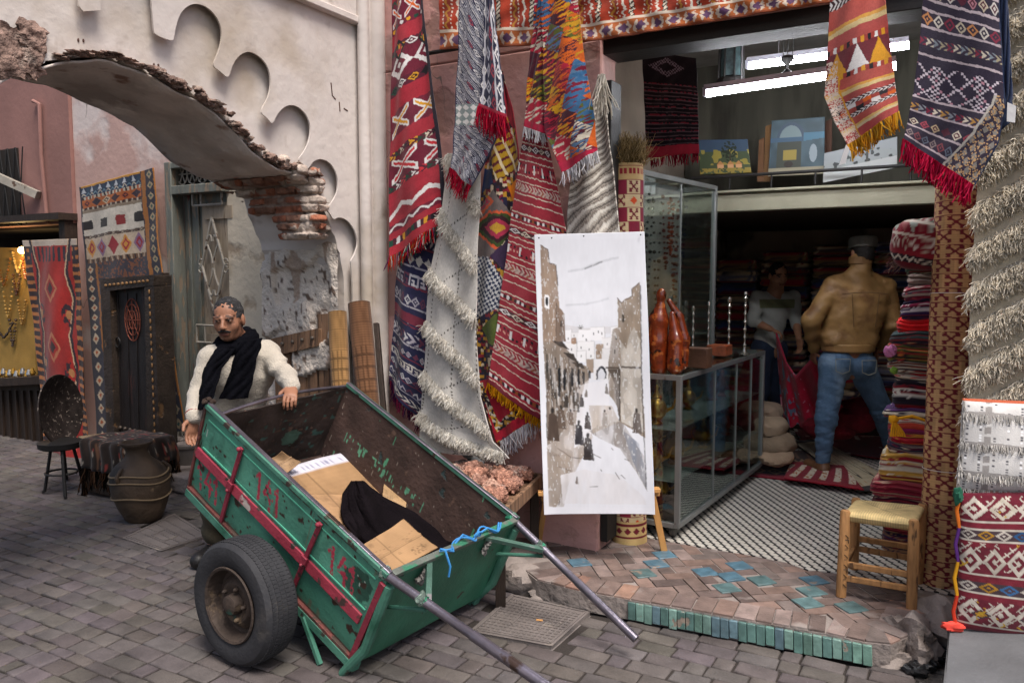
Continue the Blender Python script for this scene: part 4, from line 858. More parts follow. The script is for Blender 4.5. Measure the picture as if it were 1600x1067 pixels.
def wovenroll(px0, px1, Y0, Y1, r, c1, c2, label, grid):
    a, b = P(*px0, Y0), P(*px1, Y1); d = nrm(a - b); x = nrm(np.cross(d, [0, 1, 0.])); y = np.cross(d, x); nu, nv = 48, 160; u, v, f = gridmesh(nu, nv)
    rr = r * (1 + .03 * np.sin(v * 9)); p = a[None] + (b - a)[None] * v[:, None] + (x[None] * np.cos(u * 6.2832)[:, None] + y[None] * np.sin(u * 6.2832)[:, None]) * rr[:, None]
    Pt = Pat(u, v, c1); Pt.c *= (.7 + .6 * vn(u * 40, v * 14))[:, None]; Pt.c[(np.floor(v * 150) % 2 == 0)] *= .72
    if grid: m = ((np.abs((u * 14) % 1 - .5) < .12) | (np.abs((v * 16) % 1 - .5) < .1)) & (np.floor(v * 4.2) % 2 == 1); Pt.c[m] *= .5; Pt.c[(np.floor(v * 4.2) % 2 == 1)] = Pt.c[(np.floor(v * 4.2) % 2 == 1)] * 1.25
    mb = MB(); mb.lathe([(r * k, 0.0) for k in (.98, .75)] + [(r * .6, -.02), (.001, -.02)], a, 24, np.array([x, y, d]), cap=False)
    o = place('rolled_mat', p, f, Pt.c, TEX); tag(o, label, 'rolled mat', 'mats rolled up against the pier'); e_ = obj('roll_end', mb, m_dwood); adopt(e_, o)
wovenroll((527, 488), (540, 760), 4.75, 4.5, .055, '8f6c44', None, 'honey coloured gridded cane mat roll between the gate and the taller roll', True)
wovenroll((561, 474), (590, 780), 4.8, 4.5, .066, '6e4d36', None, 'tall dark brown cane mat roll leaning beside the pink shop wall', True)
mb = plank('timber', (588, 505), (612, 790), 4.85, 4.62, .03, .05, m_dwood); tag(obj('timber', mb, m_dwood, bevel=.004), 'thin dark timber leaning against the corner of the pink wall', 'timber')
# ================================================================== hanging textiles
RED, CRM, NAV, BLK, ORG_, GRN, YEL, WHT = '9c2230', 'd8cdb8', '262a48', '1d1a20', 'd9641e', '1d4a3a', 'd89b28', 'e2dedb'
GH = 'rugs hanging along the shop front'
def bands(p, lst, v0=0.0, v1=1.0):
    tot = sum(b[0] for b in lst); v = v0
    for b in lst:
        h = b[0] / tot * (v1 - v0); p.band(v, v + h, b[1], b[2], b[3] if len(b) > 3 else 6, b[4] if len(b) > 4 else None); v += h
    return p
def p_berber(u, v):
    p = Pat(u, v, 'a52a38'); p.c *= (.85 + .3 * vn(u * 4, v * 40))[:, None]; D = '6d1f33'
    L1 = [(6, 'plain', ['a52a38']), (1, 'zig', [GRN, YEL, BLK], 5, D), (3, 'cross', [WHT, ORG_], 2.2, D), (1, 'dots', [YEL, GRN, WHT], 6, D), (2.5, 'plain', ['a8303c']),
          (1.2, 'odiam', [GRN, YEL, WHT], 4, '5a1d30'), (4.5, 'odiam', [WHT, WHT], 1.6, D), (1.4, 'diam', [GRN, WHT, YEL, BLK], 4, '5a1d30'), (2.6, 'plain', ['a52a38']), (3.4, 'cross', [WHT, YEL], 1.8, D), (2.2, 'plain', ['a52a38']),
          (1, 'chev', [YEL, GRN, CRM, BLK], 8, '561c2e'), (4, 'cross', [WHT, 'c8343c'], 1.5, D), (1, 'chev', [GRN, WHT, 'c8343c'], 8, '561c2e'), (2.2, 'plain', ['a52a38']), (2.6, 'zig', [WHT], 2, '9c2735'), (.8, 'plain', ['a52a38']), (1.3, 'zig', [WHT], 4, D), (1.2, 'plain', ['a52a38']), (1.1, 'bars', [GRN, WHT, YEL, BLK], 9, '4a1a2b'), (1.6, 'plain', ['b22c39'])]
    bands(p, L1); m = (p.v > .255) & (p.v < .38); d = (np.abs(((u * 1.6) % 1) - .5) + np.abs((p.v - .317) / .125)); q = m & (d < .3); p.put(q, BLK); q = m & (d < .2); p.multi(q, hsh(u * 20, v * 60), [YEL, 'b02d3b', GRN, BLK])
    m = (u > .93); p.put(m, '2a2430'); return p.c
rug('hanging_rug', 'long red kilim with white zigzags, crosses and multicoloured fringe hanging at the wall corner', 'rug', [(613, -60, 654, -95), (610, 40, 659, 0), (608, 130, 668, 85), (606, 230, 680, 180), (605, 320, 690, 268), (608, 402, 695, 345)], -.16, p_berber, nu=110, nv=420, amp=.022, fq=1.2, ph=.7, group=GH, fr=(170, .085, ['c4202c', 'd42a33', 'b01c30', 'd86a28', 'e3ddd3', '2e6a58', '7e2a68'], .003))
def p_navy(u, v):
    p = Pat(u, v, '2a2b4a'); n = 13
    for i in range(n): p.band(i / n, (i + .55) / n, ['odiam', 'zig', 'chev', 'diam', 'greek'][i % 5], ['c9c6c8', 'b8b2bc', '6d3a4e'] if i % 3 else ['cfc8bf'], 7 + i % 3, '33304f' if i % 2 else '262a48'); p.band((i + .58) / n, (i + .66) / n, 'plain', ['b9b3ba' if i % 2 else '7a3140'])
    p.band(.46, .5, 'plain', ['7c2f40']); return p.c
rug('hanging_rug', 'narrow navy and white patterned kilim hanging below the red zigzag kilim', 'rug', [(642, 300, 694, 300), (622, 375, 692, 400), (614, 450, 686, 490), (610, 520, 676, 570), (606, 560, 668, 625), (604, 592, 655, 664)], -.10, p_navy, nu=90, nv=300, amp=.03, fq=1.3, ph=2, group=GH, fr=(90, .06, ['5a1f3a', '7a2340', '3a2048'], .003))
def p_shag(u, v):
    p = Pat(u, v, 'cdc8c0'); p.c *= (.92 + .12 * vn(u * 6, v * 12))[:, None]
    w_ = (v * 6.2 - u * .85); f = (w_ + .0) % 1; m = (f > .0) & (f < .028); p.put(m, '3e3832')
    m = (np.abs(((v * 6.2 + u * .8) % 1) - .5) < .018) & (np.floor(u * 42) % 2 == 0); p.put(m, '4a443e')
    m = (np.abs(((u * 2.2 + v * .6) % 1) - .5) < .022) & (np.floor(v * 150) % 2 == 0); p.put(m, '5b544c'); return p.c
def shag_rows(o, cols, n, ln, lines, r=.004, push=.01, par=True, per=150):
    """rows of long pile along slanted lines of a hanging cloth; lines = (u0,v0,u1,v1)"""
    me = o.data; co = np.zeros(len(me.vertices) * 3, dtype=np.float32); me.vertices.foreach_get('co', co); co = co.reshape(-1, 3) + ORG[o]
    nu, nv = o['_n']; G_ = co.reshape(nv, nu, 3); st = []; dn = []
    for (u0, v0, u1, v1) in lines:
        for k in range(per):
            f = random.random(); uu = np.clip(u0 + (u1 - u0) * f, 0, .999); vv = v0 + (v1 - v0) * f + random.uniform(-.006, .006)
            if not 0 <= vv < .999: continue
            st.append(G_[int(vv * (nv - 1)), int(uu * (nu - 1))] - N * random.uniform(.0, .012)); dn.append(-N * 1.0 - Z * .7 + U * random.uniform(-.3, .3))
    strands(st, dn, ln, cols, parent=o, name='long_pile', r=r, droop=.85, wob=.22, seg=5)
o = rug('hanging_rug', 'off white wedding blanket with rows of shaggy fringe hanging behind the mineral table', 'rug', [(700, 240, 752, 240), (690, 330, 750, 340), (670, 425, 747, 430), (664, 510, 746, 515), (661, 590, 752, 620), (655, 655, 772, 690), (655, 705, 796, 716)], -.15, p_shag, nu=110, nv=420, amp=.012, fq=1.5, ph=1, group=GH, tb=-.22)
o['_n'] = [110, 420]
shag_rows(o, ['ece8e0', 'ddd7cc', 'f6f3ec', 'c9c2b6'], 0, .07, [(0, (k + d_) / 6.2, 1, (k + d_ + .85) / 6.2) for k in range(-0, 7) for d_ in (0, .05)], per=560, r=.0022); del o['_n']
def p_bw(u, v):
    w_ = (v * 11 - u * 2.6); p = Pat(u, w_ % 1, 'b9b9c0'); k = np.floor(w_)
    for i, (a, b, kind, cols, n, bg) in enumerate(((.0, .1, 'plain', ['2b2c42'], 1, None), (.14, .2, 'plain', ['34344c'], 1, None), (.24, .3, 'plain', ['2b2c42'], 1, None), (.34, .62, 'odiam', [WHT, 'c9c9d0', '9c3a48'], 6, '30304a'), (.66, .72, 'plain', ['2b2c42'], 1, None), (.76, .8, 'plain', ['40405a'], 1, None), (.84, .97, 'zig', ['2e2e48'], 7, 'c9c6c4'))): p.band(a, b, kind, cols, n, bg)
    m = (v > .5) & (v < .6) & (u < .75); q = ((np.abs((u * 5) % 1 - .5) + np.abs((v * 30) % 1 - .5)) < .45) & m; p.put(m, '8d9a98'); p.put(q, 'e4e2de'); p.put((u > .965) | (u < .02), '34344c'); return p.c
d = rug('hanging_rug', 'black and white diagonal striped kilim with crimson tassels hanging high on the pink wall', 'rug', [(718, -30, 768, -30), (714, 60, 771, 60), (710, 130, 776, 130), (707, 195, 779, 200), (705, 235, 765, 238), (703, 262, 736, 291)], -.26, p_bw, nu=110, nv=380, amp=.02, fq=1, ph=1, group=GH, fr=(70, .10, ['b01e38', 'c42440', '8e1a30'], .003))
def p_bw2(u, v):
    p = Pat(u, v, '2b2c42')
    for i in range(7): p.band(i / 7, (i + .9) / 7, 'odiam', [WHT, 'b9b9c4', '9c3a48'], 4, '2b2c42')
    p.put((np.abs(u - .12) < .04) | (np.abs(u - .72) < .03) | (np.abs(u - .93) < .03), 'c4c2c8'); p.put(v > .97, '9c1f36'); return p.c
rug('folded_corner', None, None, [(757, -30, 768, -30), (755, 50, 776, 55), (752, 115, 784, 120), (748, 166, 791, 184)], -.31, p_bw2, nu=60, nv=260, amp=.008, fq=1, parent=d, fr=(110, .13, ['b01e38', 'c42440', '9a1a33'], .003))
def p_patch(u, v):
    px, py = PXY; p = Pat(u, v, '2a1d22'); r = hsh(px * .22, py * .22)
    p.multi(np.ones(len(u), bool), r, ['2a1d22', '7a1f2a', 'b4872a', '2c1a20', 'c9b79a', '26233c', '812030', '241a1e'])
    def poly(pts, col):
        ins = np.zeros(len(px), bool); j = len(pts) - 1
        for i in range(len(pts)):
            (xi, yi), (xj, yj) = pts[i], pts[j]; c = ((yi > py) != (yj > py)) & (px < (xj - xi) * (py - yi) / (yj - yi + 1e-9) + xi); ins ^= c; j = i
        if col: p.put(ins, col)
        return ins
    poly([(782, 112), (776, 150), (800, 200), (815, 260), (806, 170)], '8c1c2c')
    m = poly([(753, 262), (770, 268), (772, 288), (750, 302)], '22335e')
    m = poly([(766, 225), (806, 200), (812, 262), (776, 284)], 'b08a24'); p.put(m & (((px * .7 + py) % 14) < 5), '5c1c28'); p.put(m & (((px - py * .4) % 17) < 4), 'd6c6a4')
    poly([(792, 292), (816, 274), (814, 332), (806, 334)], 'd97a14')
    m = poly([(745, 330), (772, 296), (808, 350), (766, 404), (742, 400)], '6e625f'); q = np.abs(px - 778) * .8 + np.abs(py - 356); p.put(m & (q < 36) & (py > 330), 'd25a34'); p.put(m & (q < 31) & (py > 334), '3b4a24'); p.put(m & (q < 24) & (py > 338), '3a1a22'); p.put(m & (q < 17) & (py > 342), 'a8304a'); p.put(m & (q < 9), 'c89a34')
    q = np.abs(px - 752) + np.abs(py - 315); p.put(m & (q < 22) & (q > 16), 'd25a34'); p.put(m & (q < 14) & (q > 9), 'a8304a')
    poly([(768, 400), (806, 358), (803, 440), (788, 424)], '3b2a45')
    m = poly([(742, 400), (766, 402), (790, 446), (786, 480), (744, 496)], 'c3c2c2'); p.put(m & ((np.floor((px + py * .3) / 4.2) + np.floor((py - px * .3) / 4.6)) % 2 == 0), '24304c')
    poly([(752, 512), (782, 486), (778, 540), (766, 536)], '4d5a22')
    poly([(746, 596), (775, 588), (860, 640), (776, 690)], 'a8142c'); poly([(760, 600), (775, 588), (800, 590), (836, 640), (800, 660)], 'a8142c')
    m = poly([(745, 600), (752, 597), (778, 660), (818, 630), (826, 640), (776, 676)], '2a1d22'); p.put(m & (hsh(px * .3, py * .3) > .6), 'c99a34'); p.put(m & (hsh(px * .3 + 9, py * .3) > .8), 'd8cdb8')
    for a, b in (((748, 300), (800, 282)), ((806, 262), (776, 300)), ((744, 500), (784, 484))): pass
    return p.c * (.85 + .3 * vn(u * 20, v * 60))[:, None]
_rug0 = rug
def rugpx(*a, **k):
    global PXY
    rows, pat = a[3], a[5]; R = A(rows, dtype=float); kk = np.linspace(0, 1, len(R))
    def f(u, v):
        global PXY
        r = [np.interp(v, kk, R[:, i]) for i in range(4)]; PXY = (r[0] + (r[2] - r[0]) * u, r[1] + (r[3] - r[1]) * u); return pat(u, v)
    a = list(a); a[5] = f; return _rug0(*a, **k)
rugpx('hanging_rug', 'dark patchwork pile carpet with orange square and checked panel hanging beside the white blanket', 'rug', [(781, 112, 785, 112), (772, 170, 801, 170), (757, 250, 812, 235), (746, 330, 817, 330), (742, 420, 814, 400), (743, 500, 806, 490), (744, 560, 812, 555), (747, 610, 838, 610), (776, 692, 845, 648)], -.09, p_patch, nu=130, nv=520, amp=.014, fq=1.4, ph=.4, group=GH, tb=-.12, fr=(80, .10, ['d8d6da', 'c4c2cc', 'e4e0e0'], .0035))
def p_redk(u, v):
    p = Pat(u, v, '9c2a38'); p.c *= (.8 + .3 * v)[:, None] * A([1, 1, 1]); n = 3.2; vv = (v * n) % 1; q = Pat(u, vv, '9c2a38'); rr = '9a2636'
    for (a, b, k, c, m_, bg) in ((.02, .035, 'plain', [CRM], 1, None), (.06, .10, 'bars', [WHT, WHT, '8a4a28'], 12, '3a2024'), (.13, .142, 'plain', [CRM], 1, None), (.2, .212, 'plain', [CRM], 1, None), (.23, .3, 'odiam', [WHT, 'd8cdb8'], 5, '4a2428'), (.33, .342, 'plain', [CRM], 1, None), (.4, .412, 'plain', [CRM], 1, None), (.44, .49, 'check', [BLK, rr], 5, rr), (.49, .54, 'check', ['d8a090', BLK], 5, rr), (.44, .54, 'bars', [WHT, rr, rr], 14, None), (.57, .582, 'plain', [CRM], 1, None), (.64, .652, 'plain', [CRM], 1, None), (.67, .76, 'zig2', ['8a6a68', '9c5a40', 'b09a90'], 12, rr), (.67, .76, 'chev', ['c4aca0'], 14, None), (.79, .802, 'plain', [CRM], 1, None), (.88, .892, 'plain', [CRM], 1, None)): q.band(a, b, k, c, m_, bg)
    m = np.ones(len(u), bool); p.c = q.c * (.8 + .45 * v)[:, None]; p.put(v > .985, '7d2030'); return p.c
rug('hanging_rug', 'crimson kilim with thin white stripes and mustard fringe hanging left of the painting', 'rug', [(822, 195, 850, 200), (806, 280, 872, 300), (795, 360, 888, 392), (784, 440, 890, 482), (773, 520, 878, 575), (761, 598, 866, 672)], -.14, p_redk, nu=110, nv=460, amp=.012, fq=1, ph=2.4, group=GH, fr=(110, .055, ['d99a1a', 'e0a828', 'c8861a'], .0045))
def p_orange(u, v):
    px, py = PXY; p = Pat(u, v, 'c2601c'); cols = ['d9641e', 'b3203a', '5c6428', 'd8a020', '3c6a94', 'd8cdb8', '5a1a2c', 'd8641e', '7a1c34', '5a7c9c', '4a1a2a']
    a = np.floor((px - 840 + py * .25) / 27); b = np.floor((py - px * .35 + 12 * (a % 2)) / 42); sk = hsh(a * 3.1 + 7, b * 7.7); s2 = vn(px * .09 + sk * 50, (py + px * .6) * .42 + sk * 20); pick = (hsh(a + 3, b + 9) * 11).astype(int); pick2 = (hsh(a + 31, b + 19) * 11).astype(int)
    cc = A([L(c) for c in cols]); p.c = cc[pick]; m = s2 > .48; p.c[m] = cc[pick2][m]; m = s2 > .68; p.c[m] = cc[(pick + 4) % 11][m]; p.c *= .9
    p.put(v > .955, 'a81c3c'); return p.c * (.85 + .3 * vn(u * 6, v * 80))[:, None]
f_ = rugpx('hanging_rug', 'bright orange, blue and yellow geometric kilim with white fringe hanging over the painting', 'rug', [(845, -30, 898, -30), (846, 40, 906, 40), (847, 110, 915, 115), (849, 170, 926, 170), (850, 205, 930, 212), (878, 270, 933, 236)], -.21, p_orange, nu=100, nv=320, amp=.014, fq=1, ph=.3, group=GH, fr=(60, .075, ['e0dede', 'cfcdd2'], .0035))
rugpx('folded_back', None, None, [(838, -30, 852, -30), (832, 50, 852, 50), (824, 120, 852, 120), (819, 198, 853, 210)], -.17, p_orange, nu=50, nv=260, amp=.006, fq=1, parent=f_, fr=(45, .06, ['e0dede', 'cfcdd2'], .0035))
def p_beige(u, v):
    p = Pat(u, v, 'a89f93'); w_ = v * 26 + u * 3.2 + .5 * vn(u * 4, v * 9); p.put((w_ % 1) < .3, 'd8d2c6'); p.put(((w_ % 1) > .52) & ((w_ % 1) < .7), '5e554e'); p.put(((w_ % 1) > .8) & (vn(u * 60, v * 300) > .4), '7d7268'); return p.c
rug('hanging_rug', 'greyish beige striped wool blanket hanging behind the top of the painting', 'rug', [(934, 118, 944, 116), (926, 160, 948, 150), (908, 210, 951, 200), (892, 262, 956, 250), (884, 330, 964, 330), (878, 480, 976, 480)], -.1, p_beige, nu=80, nv=300, amp=.022, fq=1.3, ph=1.4, group=GH)
for k in range(1): pass
def p_val(n, sd):
    def f(u, v):
        px, py = PXY; p = Pat(u, v, 'a8391f'); x = (px - 690) / 52.0; p.c *= (.85 + .3 * vn(px * .09, py * .02))[:, None]; fx = x % 1; s_ = vn(px * .0, py * .12) ; wv = .03 * np.sin(py * .35)
        p.put(np.abs(fx - .2) < .1, '8a2f1c'); p.put((np.abs(fx - .5 + wv) < .035), 'd8d0c0'); m = (np.abs(fx - .72) < .055) & (((py + px) % 7) < 4); p.put(np.abs(fx - .72) < .07, '2d241f'); p.put(m, 'd8cdb8'); m = (np.abs(fx - .2 + wv * 1.6) < .035); p.put(m, 'b0782a'); p.put((np.abs(fx - .32) < .02) & (np.floor(py / 3) % 2 == 0), 'd8d0c0'); p.put((np.abs(fx - .08) < .02) & (np.floor(py / 3) % 2 == 0), 'd8d0c0')
        e = v; m = e > .8; p.put(m, 'a85a2a'); p.put(m & (np.abs((px / 13) % 1 - .5) + np.abs((e - .9) / .2) < .4), 'c9b7a4'); p.put(m & (np.abs((px / 26) % 1 - .5) + np.abs((e - .9) / .2) < .3), '5a3a5a'); p.put((e > .78) & (e < .81), 'd8c8b4'); p.put(e > .97, '7c3a1c'); return p.c
    return f
rugpx('valance_kilim', 'short orange striped kilim draped over the wall left of the shop opening', 'rug', [(686, -60, 856, -60), (687, 78, 852, 71)], -.13, p_val(0, 0), nu=240, nv=120, amp=.006, fq=4, group='orange kilims along the top of the shop front')
rugpx('valance_kilim', 'long orange striped kilim draped along the beam above the shop opening', 'rug', [(893, -60, 1296, -120), (898, 70, 1296, 4)], -.13, p_val(0, 0), nu=520, nv=120, amp=.006, fq=9, group='orange kilims along the top of the shop front')
mb = MB(); q0, q1 = PT(668, 84, -.09), PT(1420, -40, -.09); mb.tube([q0, q1], .012, 8); mb.tube([PT(632, 10, -.02), PT(668, 86, -.09)], .012, 8); mb.tube([PT(668, 86, -.09), PT(668, 86, .05)], .01, 8)
tag(obj('hanging_bar', mb, m_blackiron), 'thin black iron bar carrying the orange kilims on the pink wall', 'bar')
mb = MB(); strands([PT(940 + random.uniform(-3, 5), 118 + random.uniform(-3, 3), -.2) for _ in range(26)], [-Z] * 26, .2, ['d8d2c6', 'c4bcae'], r=.004, name='tassel', parent=None)
tag(bpy.data.objects['tassel'], 'cream yarn tassel hanging from the top of the beige striped blanket', 'tassel')
# right-hand rugs
def p_or2(u, v):
    p = Pat(u, v, 'b0504a'); p.c *= (.85 + .3 * vn(u * 5, v * 50))[:, None]
    bands(p, [(1, 'chev', [WHT, WHT], 12, '3a2024'), (1.6, 'check', [BLK, ORG_, WHT], 7, 'a04038'), (1, 'chev', [WHT], 12, '3a2024'), (2, 'plain', ['b8564c']), (.5, 'plain', ['d8a04a']), (.7, 'plain', ['d8c08a']), (1.6, 'plain', ['b0504a']), (.8, 'bars', [BLK, WHT, YEL], 9, 'a04038'), (3.6, 'zig2', ['d89a28', WHT, 'd89a28'], 3, '702c34'), (.8, 'bars', [BLK, WHT, YEL], 9, 'a04038'), (1.6, 'plain', ['b8564c']), (.5, 'plain', ['d8a04a']), (.7, 'plain', ['d8c08a']), (1.2, 'plain', ['b0504a']), (.8, 'chev', [WHT], 13, '3a2024'), (1.6, 'check', [BLK, ORG_, WHT], 8, 'a04038'), (.8, 'chev', [WHT], 13, '3a2024'), (1.5, 'plain', ['b8564c']), (.5, 'plain', ['d8b46a']), (.6, 'plain', ['d8c49a']), (1.8, 'plain', ['b04a48'])])
    m = (u < .16 + .1 * v) & (v > .4) & (hsh(u * 60, v * 160) > .5); p.put(m, 'd8c4b4'); m = np.abs(u - .16 - .1 * v) < .012; p.put(m & (v > .4), 'd89a28'); return p.c
rug('hanging_rug', 'coral kilim with orange diamonds and golden yellow fringe hanging in the shop opening', 'rug', [(1300, -40, 1377, -90), (1294, 45, 1383, 0), (1291, 100, 1389, 60), (1287, 150, 1396, 112), (1304, 192, 1400, 145), (1324, 226, 1404, 174)], -.12, p_or2, nu=110, nv=340, amp=.016, fq=1, ph=1, group=GH, fr=(95, .075, ['d8a030', 'e0b040', 'c88c28'], .004))
def p_nv2(u, v):
    p = Pat(u, v, '37303f'); p.c *= (.85 + .3 * vn(u * 7, v * 60))[:, None]; ln = (.35, 'plain', ['c4b4b8']); g = (1.1, 'plain', ['37303f'])
    bands(p, [(2, 'chev', ['b09aa4'], 12, '37303f'), ln, g, ln, (1.7, 'diam', ['b8808a', 'cfc0a8', 'd8d0c8', '5a2a38'], 7, '37303f'), ln, g, ln, (1.9, 'odiam', ['c88a58', 'd8d0c4', '8a3044', 'c0b49c'], 7, '37303f'), ln, (1.2, 'plain', ['37303f']), (1.2, 'chev', ['8a3044', 'd8cdb8', '8a949c', 'b0a488'], 12, '433848'), g, ln, (6.5, 'plain', ['352e3e']), ln, g, (1.4, 'chev', ['b88a48', '9aa0a8', '8a3044', 'd8cdb8'], 12, '433848'), ln, g, (1.9, 'diam', ['d8cdb8', 'a84a58', 'd0b894', '5a2a38'], 8, '37303f'), ln, (.6, 'plain', ['37303f']), (1.9, 'odiam', ['8a7a78', '8a4a50', '707888'], 10, '3a3040'), ln, (1.0, 'plain', ['3a3444'])])
    tot = 36.55; v0, v1 = .47, .67; y = (v - v0) / (v1 - v0); m = (y > .05) & (y < .95); X1 = (u * 2.05 + .02) % 1; gx, gy = np.floor(X1 * 17), np.floor(y * 17); a, b = np.abs(gx - 8), np.abs(gy - 8)
    st_ = ((a == b) | (np.abs(a - b) == 1) & ((gx + gy) % 2 == 0) | ((a + b) > 6) & ((a + b) < 10) & ((gx + gy) % 2 == 0) | (a < 2) & (b < 7)) & (a < 8.5) & (b < 8.5) & (((gx * 3 + gy) % 2) == 0)
    p.put(m & st_, 'd8ccd4'); p.put(m & st_ & ((gx + 2 * gy) % 5 == 0), 'c08a98')
    m = (u - .74) * 1.0 + (v - .62) * .75 > .1; m &= v > .55; p.put(m, '8d8780'); q = m & ((np.abs((u * 9 + v * 14) % 1 - .5) < .2) | (np.abs((u * 9 - v * 14) % 1 - .5) < .2)); p.put(q, '3a3040'); p.put(m & (hsh(u * 70, v * 140) > .75), 'c9a070'); e = (u - .74) + (v - .62) * .75; p.put((np.abs(e - .1) < .014) & (v > .55), 'bfb9ae')
    p.put(u > .985, '24304c'); return p.c
nvr = rug('hanging_rug', 'dark plum kilim with white star motifs and crimson fringe hanging at the right', 'rug', [(1449, -70, 1559, -50), (1442, 0, 1563, 40), (1436, 70, 1567, 105), (1428, 135, 1571, 170), (1420, 180, 1560, 225), (1412, 217, 1523, 291)], -.40, p_nv2, nu=200, nv=460, amp=.018, fq=.8, ph=.2, group=GH, fr=(170, .085, ['c81c44', 'd8305a', 'b01a3c', 'a81838'], .004))
rug('folded_back', None, None, [(1555, -60, 1572, -60), (1560, 60, 1577, 60), (1565, 150, 1582, 150), (1540, 225, 1580, 190)], -.37, lambda u, v: np.tile(A(L('24304c')), (len(u), 1)), nu=20, nv=80, amp=.004, fq=1, parent=nvr)
mb = MB(); mb.prism([PT(1574, 160, -.42), PT(1588, 166, -.42), PT(1586, 192, -.42), PT(1573, 190, -.42)], N * .002); tag(obj('paper_tag', mb, mat('paper', 'e4e2e0')), 'small white paper tag pinned to the right edge of the plum kilim', 'tag')
mb = MB(); mb.prism([PT(1322, 226, -.13), PT(1327, 232, -.13), PT(1321, 256, -.13), PT(1311, 258, -.13)], N * .002); tag(obj('paper_tag', mb, MATS['paper']), 'folded white paper tag under the yellow fringe of the coral kilim', 'tag')
o = rug('shag_rug', 'thick beige shaggy rug with slanted rows of grey white pile hanging at the far right', 'rug', [(1560, -60, 1760, -60), (1540, 120, 1760, 120), (1526, 310, 1760, 310), (1516, 480, 1760, 480), (1512, 650, 1760, 650)], -.12, lambda u, v: np.tile(A(L('c9bca4')), (len(u), 1)) * (.9 + .2 * vn(u * 30, v * 90))[:, None], nu=110, nv=320, amp=.012, fq=1, group=GH)
o['_n'] = [110, 320]; lines = []
for k in range(13):
    v0 = (40 + k * 66) / 710; lines += [(0, v0 + d_, 1, v0 - .19 + d_) for d_ in (0, .009, .018, .027)]
shag_rows(o, ['fbf3e4', 'f0e8d8', 'fff8ea', 'e4dccb', 'f6eedd'], 0, .072, lines, per=1150, r=.0023); del o['_n']
# ================================================================== reed mat columns
def reed(top, bot, Y, r, patf, name, label, cat, nu=110, nv=520, lean=0):
    a, b = P(*top, Y + lean), P(*bot, Y); u, v, f = gridmesh(nu, nv); d = nrm(b - a); x = nrm(np.cross([0, 1., 0], d)); y = np.cross(d, x); th = math.pi * .0 + u * 2 * math.pi
    rr = r * (1 + .012 * np.sin(v * 40) + .004 * np.sin(th * 40)); pt = a[None] + (b - a)[None] * v[:, None] + x[None] * (np.sin(th) * rr)[:, None] + y[None] * (np.cos(th) * rr)[:, None]
    o = place(name, pt, f, patf(u, v, np.linalg.norm(b - a), r), mat('reed', attr=True, rough=.8, var=.15, scale=10, bump=.5, bscale=140, bdist=.004)); tag(o, label, cat); return o, a, b, np.array([x, y, d])
def motif(fx, y):      # small woven star-cross figure, fx,y in 0..1
    a, b = np.abs(fx - .5), np.abs(y - .5); return ((np.abs(a - b * .9) < .075) & (a < .36) & (b < .4)) | ((a > .16) & (a < .3) & (np.abs(b - .34) < .08)) | ((a + b < .13)) | ((np.abs(a - .3) < .06) & (np.abs(b - .2) < .07))
def p_reed2(u, v, l, r):
    p = Pat(u, v, 'c49d6e'); p.c *= (.9 + .2 * vn(u * 90, v * 8))[:, None]; p.c[(np.floor(v * l / .006) % 2) == 0] *= .88; rowh = .07; y = v * l / rowh; k = np.floor(y); fy = y % 1
    x = u * 2 * math.pi * r / .105 + (k % 2) * .5; fx = x % 1; m = motif(fx, fy); p.put(m, '6e1a26'); wv = .03 * np.sin(u * 40)
    p.put(np.abs(fy + wv - .03) < .045, '6e1a26'); dm = (k % 2 == 1) & (np.abs(fx - .5) < .0); 
    p.c[(hsh(np.floor(x) + 3, k * 1.0) > .8)] *= .8; return p.c
o, a, b, B_ = reed((1499, 250), (1469, 918), 3.86, .1, p_reed2, 'reed_mat_roll', 'tall tan reed mat roll with dark red crosses standing right of the rug stack', 'reed mat', nv=640, lean=.12)
mb = MB()
for f_2 in (.31, .72): mb.tube([a + (b - a) * f_2 + B_[0] * .103 * math.sin(k) + B_[1] * .103 * math.cos(k) for k in np.linspace(0, 6.28, 30)], .0016, 4)
adopt(obj('tie_string', mb, MATS['paper']), o)
def p_reed1(u, v, l, r):
    p = Pat(u, v, 'c9b48c'); p.c[(np.floor(v * l / .006) % 2) == 0] *= .9; rowh = .075; y = (v * l - .09) / rowh; k = np.floor(y); fy = y % 1; x = u * 2 * math.pi * r / .075; kx = np.floor(x); fx = x % 1
    chk = ((k + kx) % 2 == 0); m = motif(fx, fy) & chk; p.put(m, '6a1424'); p.put(~chk & (k % 3 != 1) & (fx > .08), '7a1530'); p.put(~chk & (k % 3 == 1) & (np.abs(fx - .5) + np.abs(fy - .5) < .3), 'c8481c'); t_ = (v * l < .09); p.put(t_, 'b89a68'); p.put(t_ & (np.abs((u * 24) % 1 - .5) < .3) & (v * l > .03) & (v * l < .06), '8a1420'); p.put(np.abs(fy) < .05, '7a2430')
    e = (1 - v) * l; p.put(e < .14, 'c4a870'); p.put((np.abs(e - .085) < .02) & (np.abs(((u * 12) % 1) - .5) + np.abs((e - .085) / .05) < .42), '6a1424'); p.put((np.abs(e - .12) < .006) | (np.abs(e - .05) < .005), '6a1424'); return p.c
o, a, b, B_ = reed((977, 258), (984, 845), 4.5, .097, p_reed1, 'straw_basket', 'tall red checked reed basket stuffed with straw behind the painting', 'basket', nv=560)
st = [a + B_[0] * random.gauss(0, .045) + B_[1] * random.gauss(0, .045) - B_[2] * random.uniform(-.02, .03) for _ in range(900)]
strands(st, [-B_[2] * 1.2 + RNG.normal(0, .45, 3) for _ in st], .15, ['b39a6c', '8f7850', 'c9b285', '6f5c3e'], r=.0016, droop=.1, name='straw', parent=o)
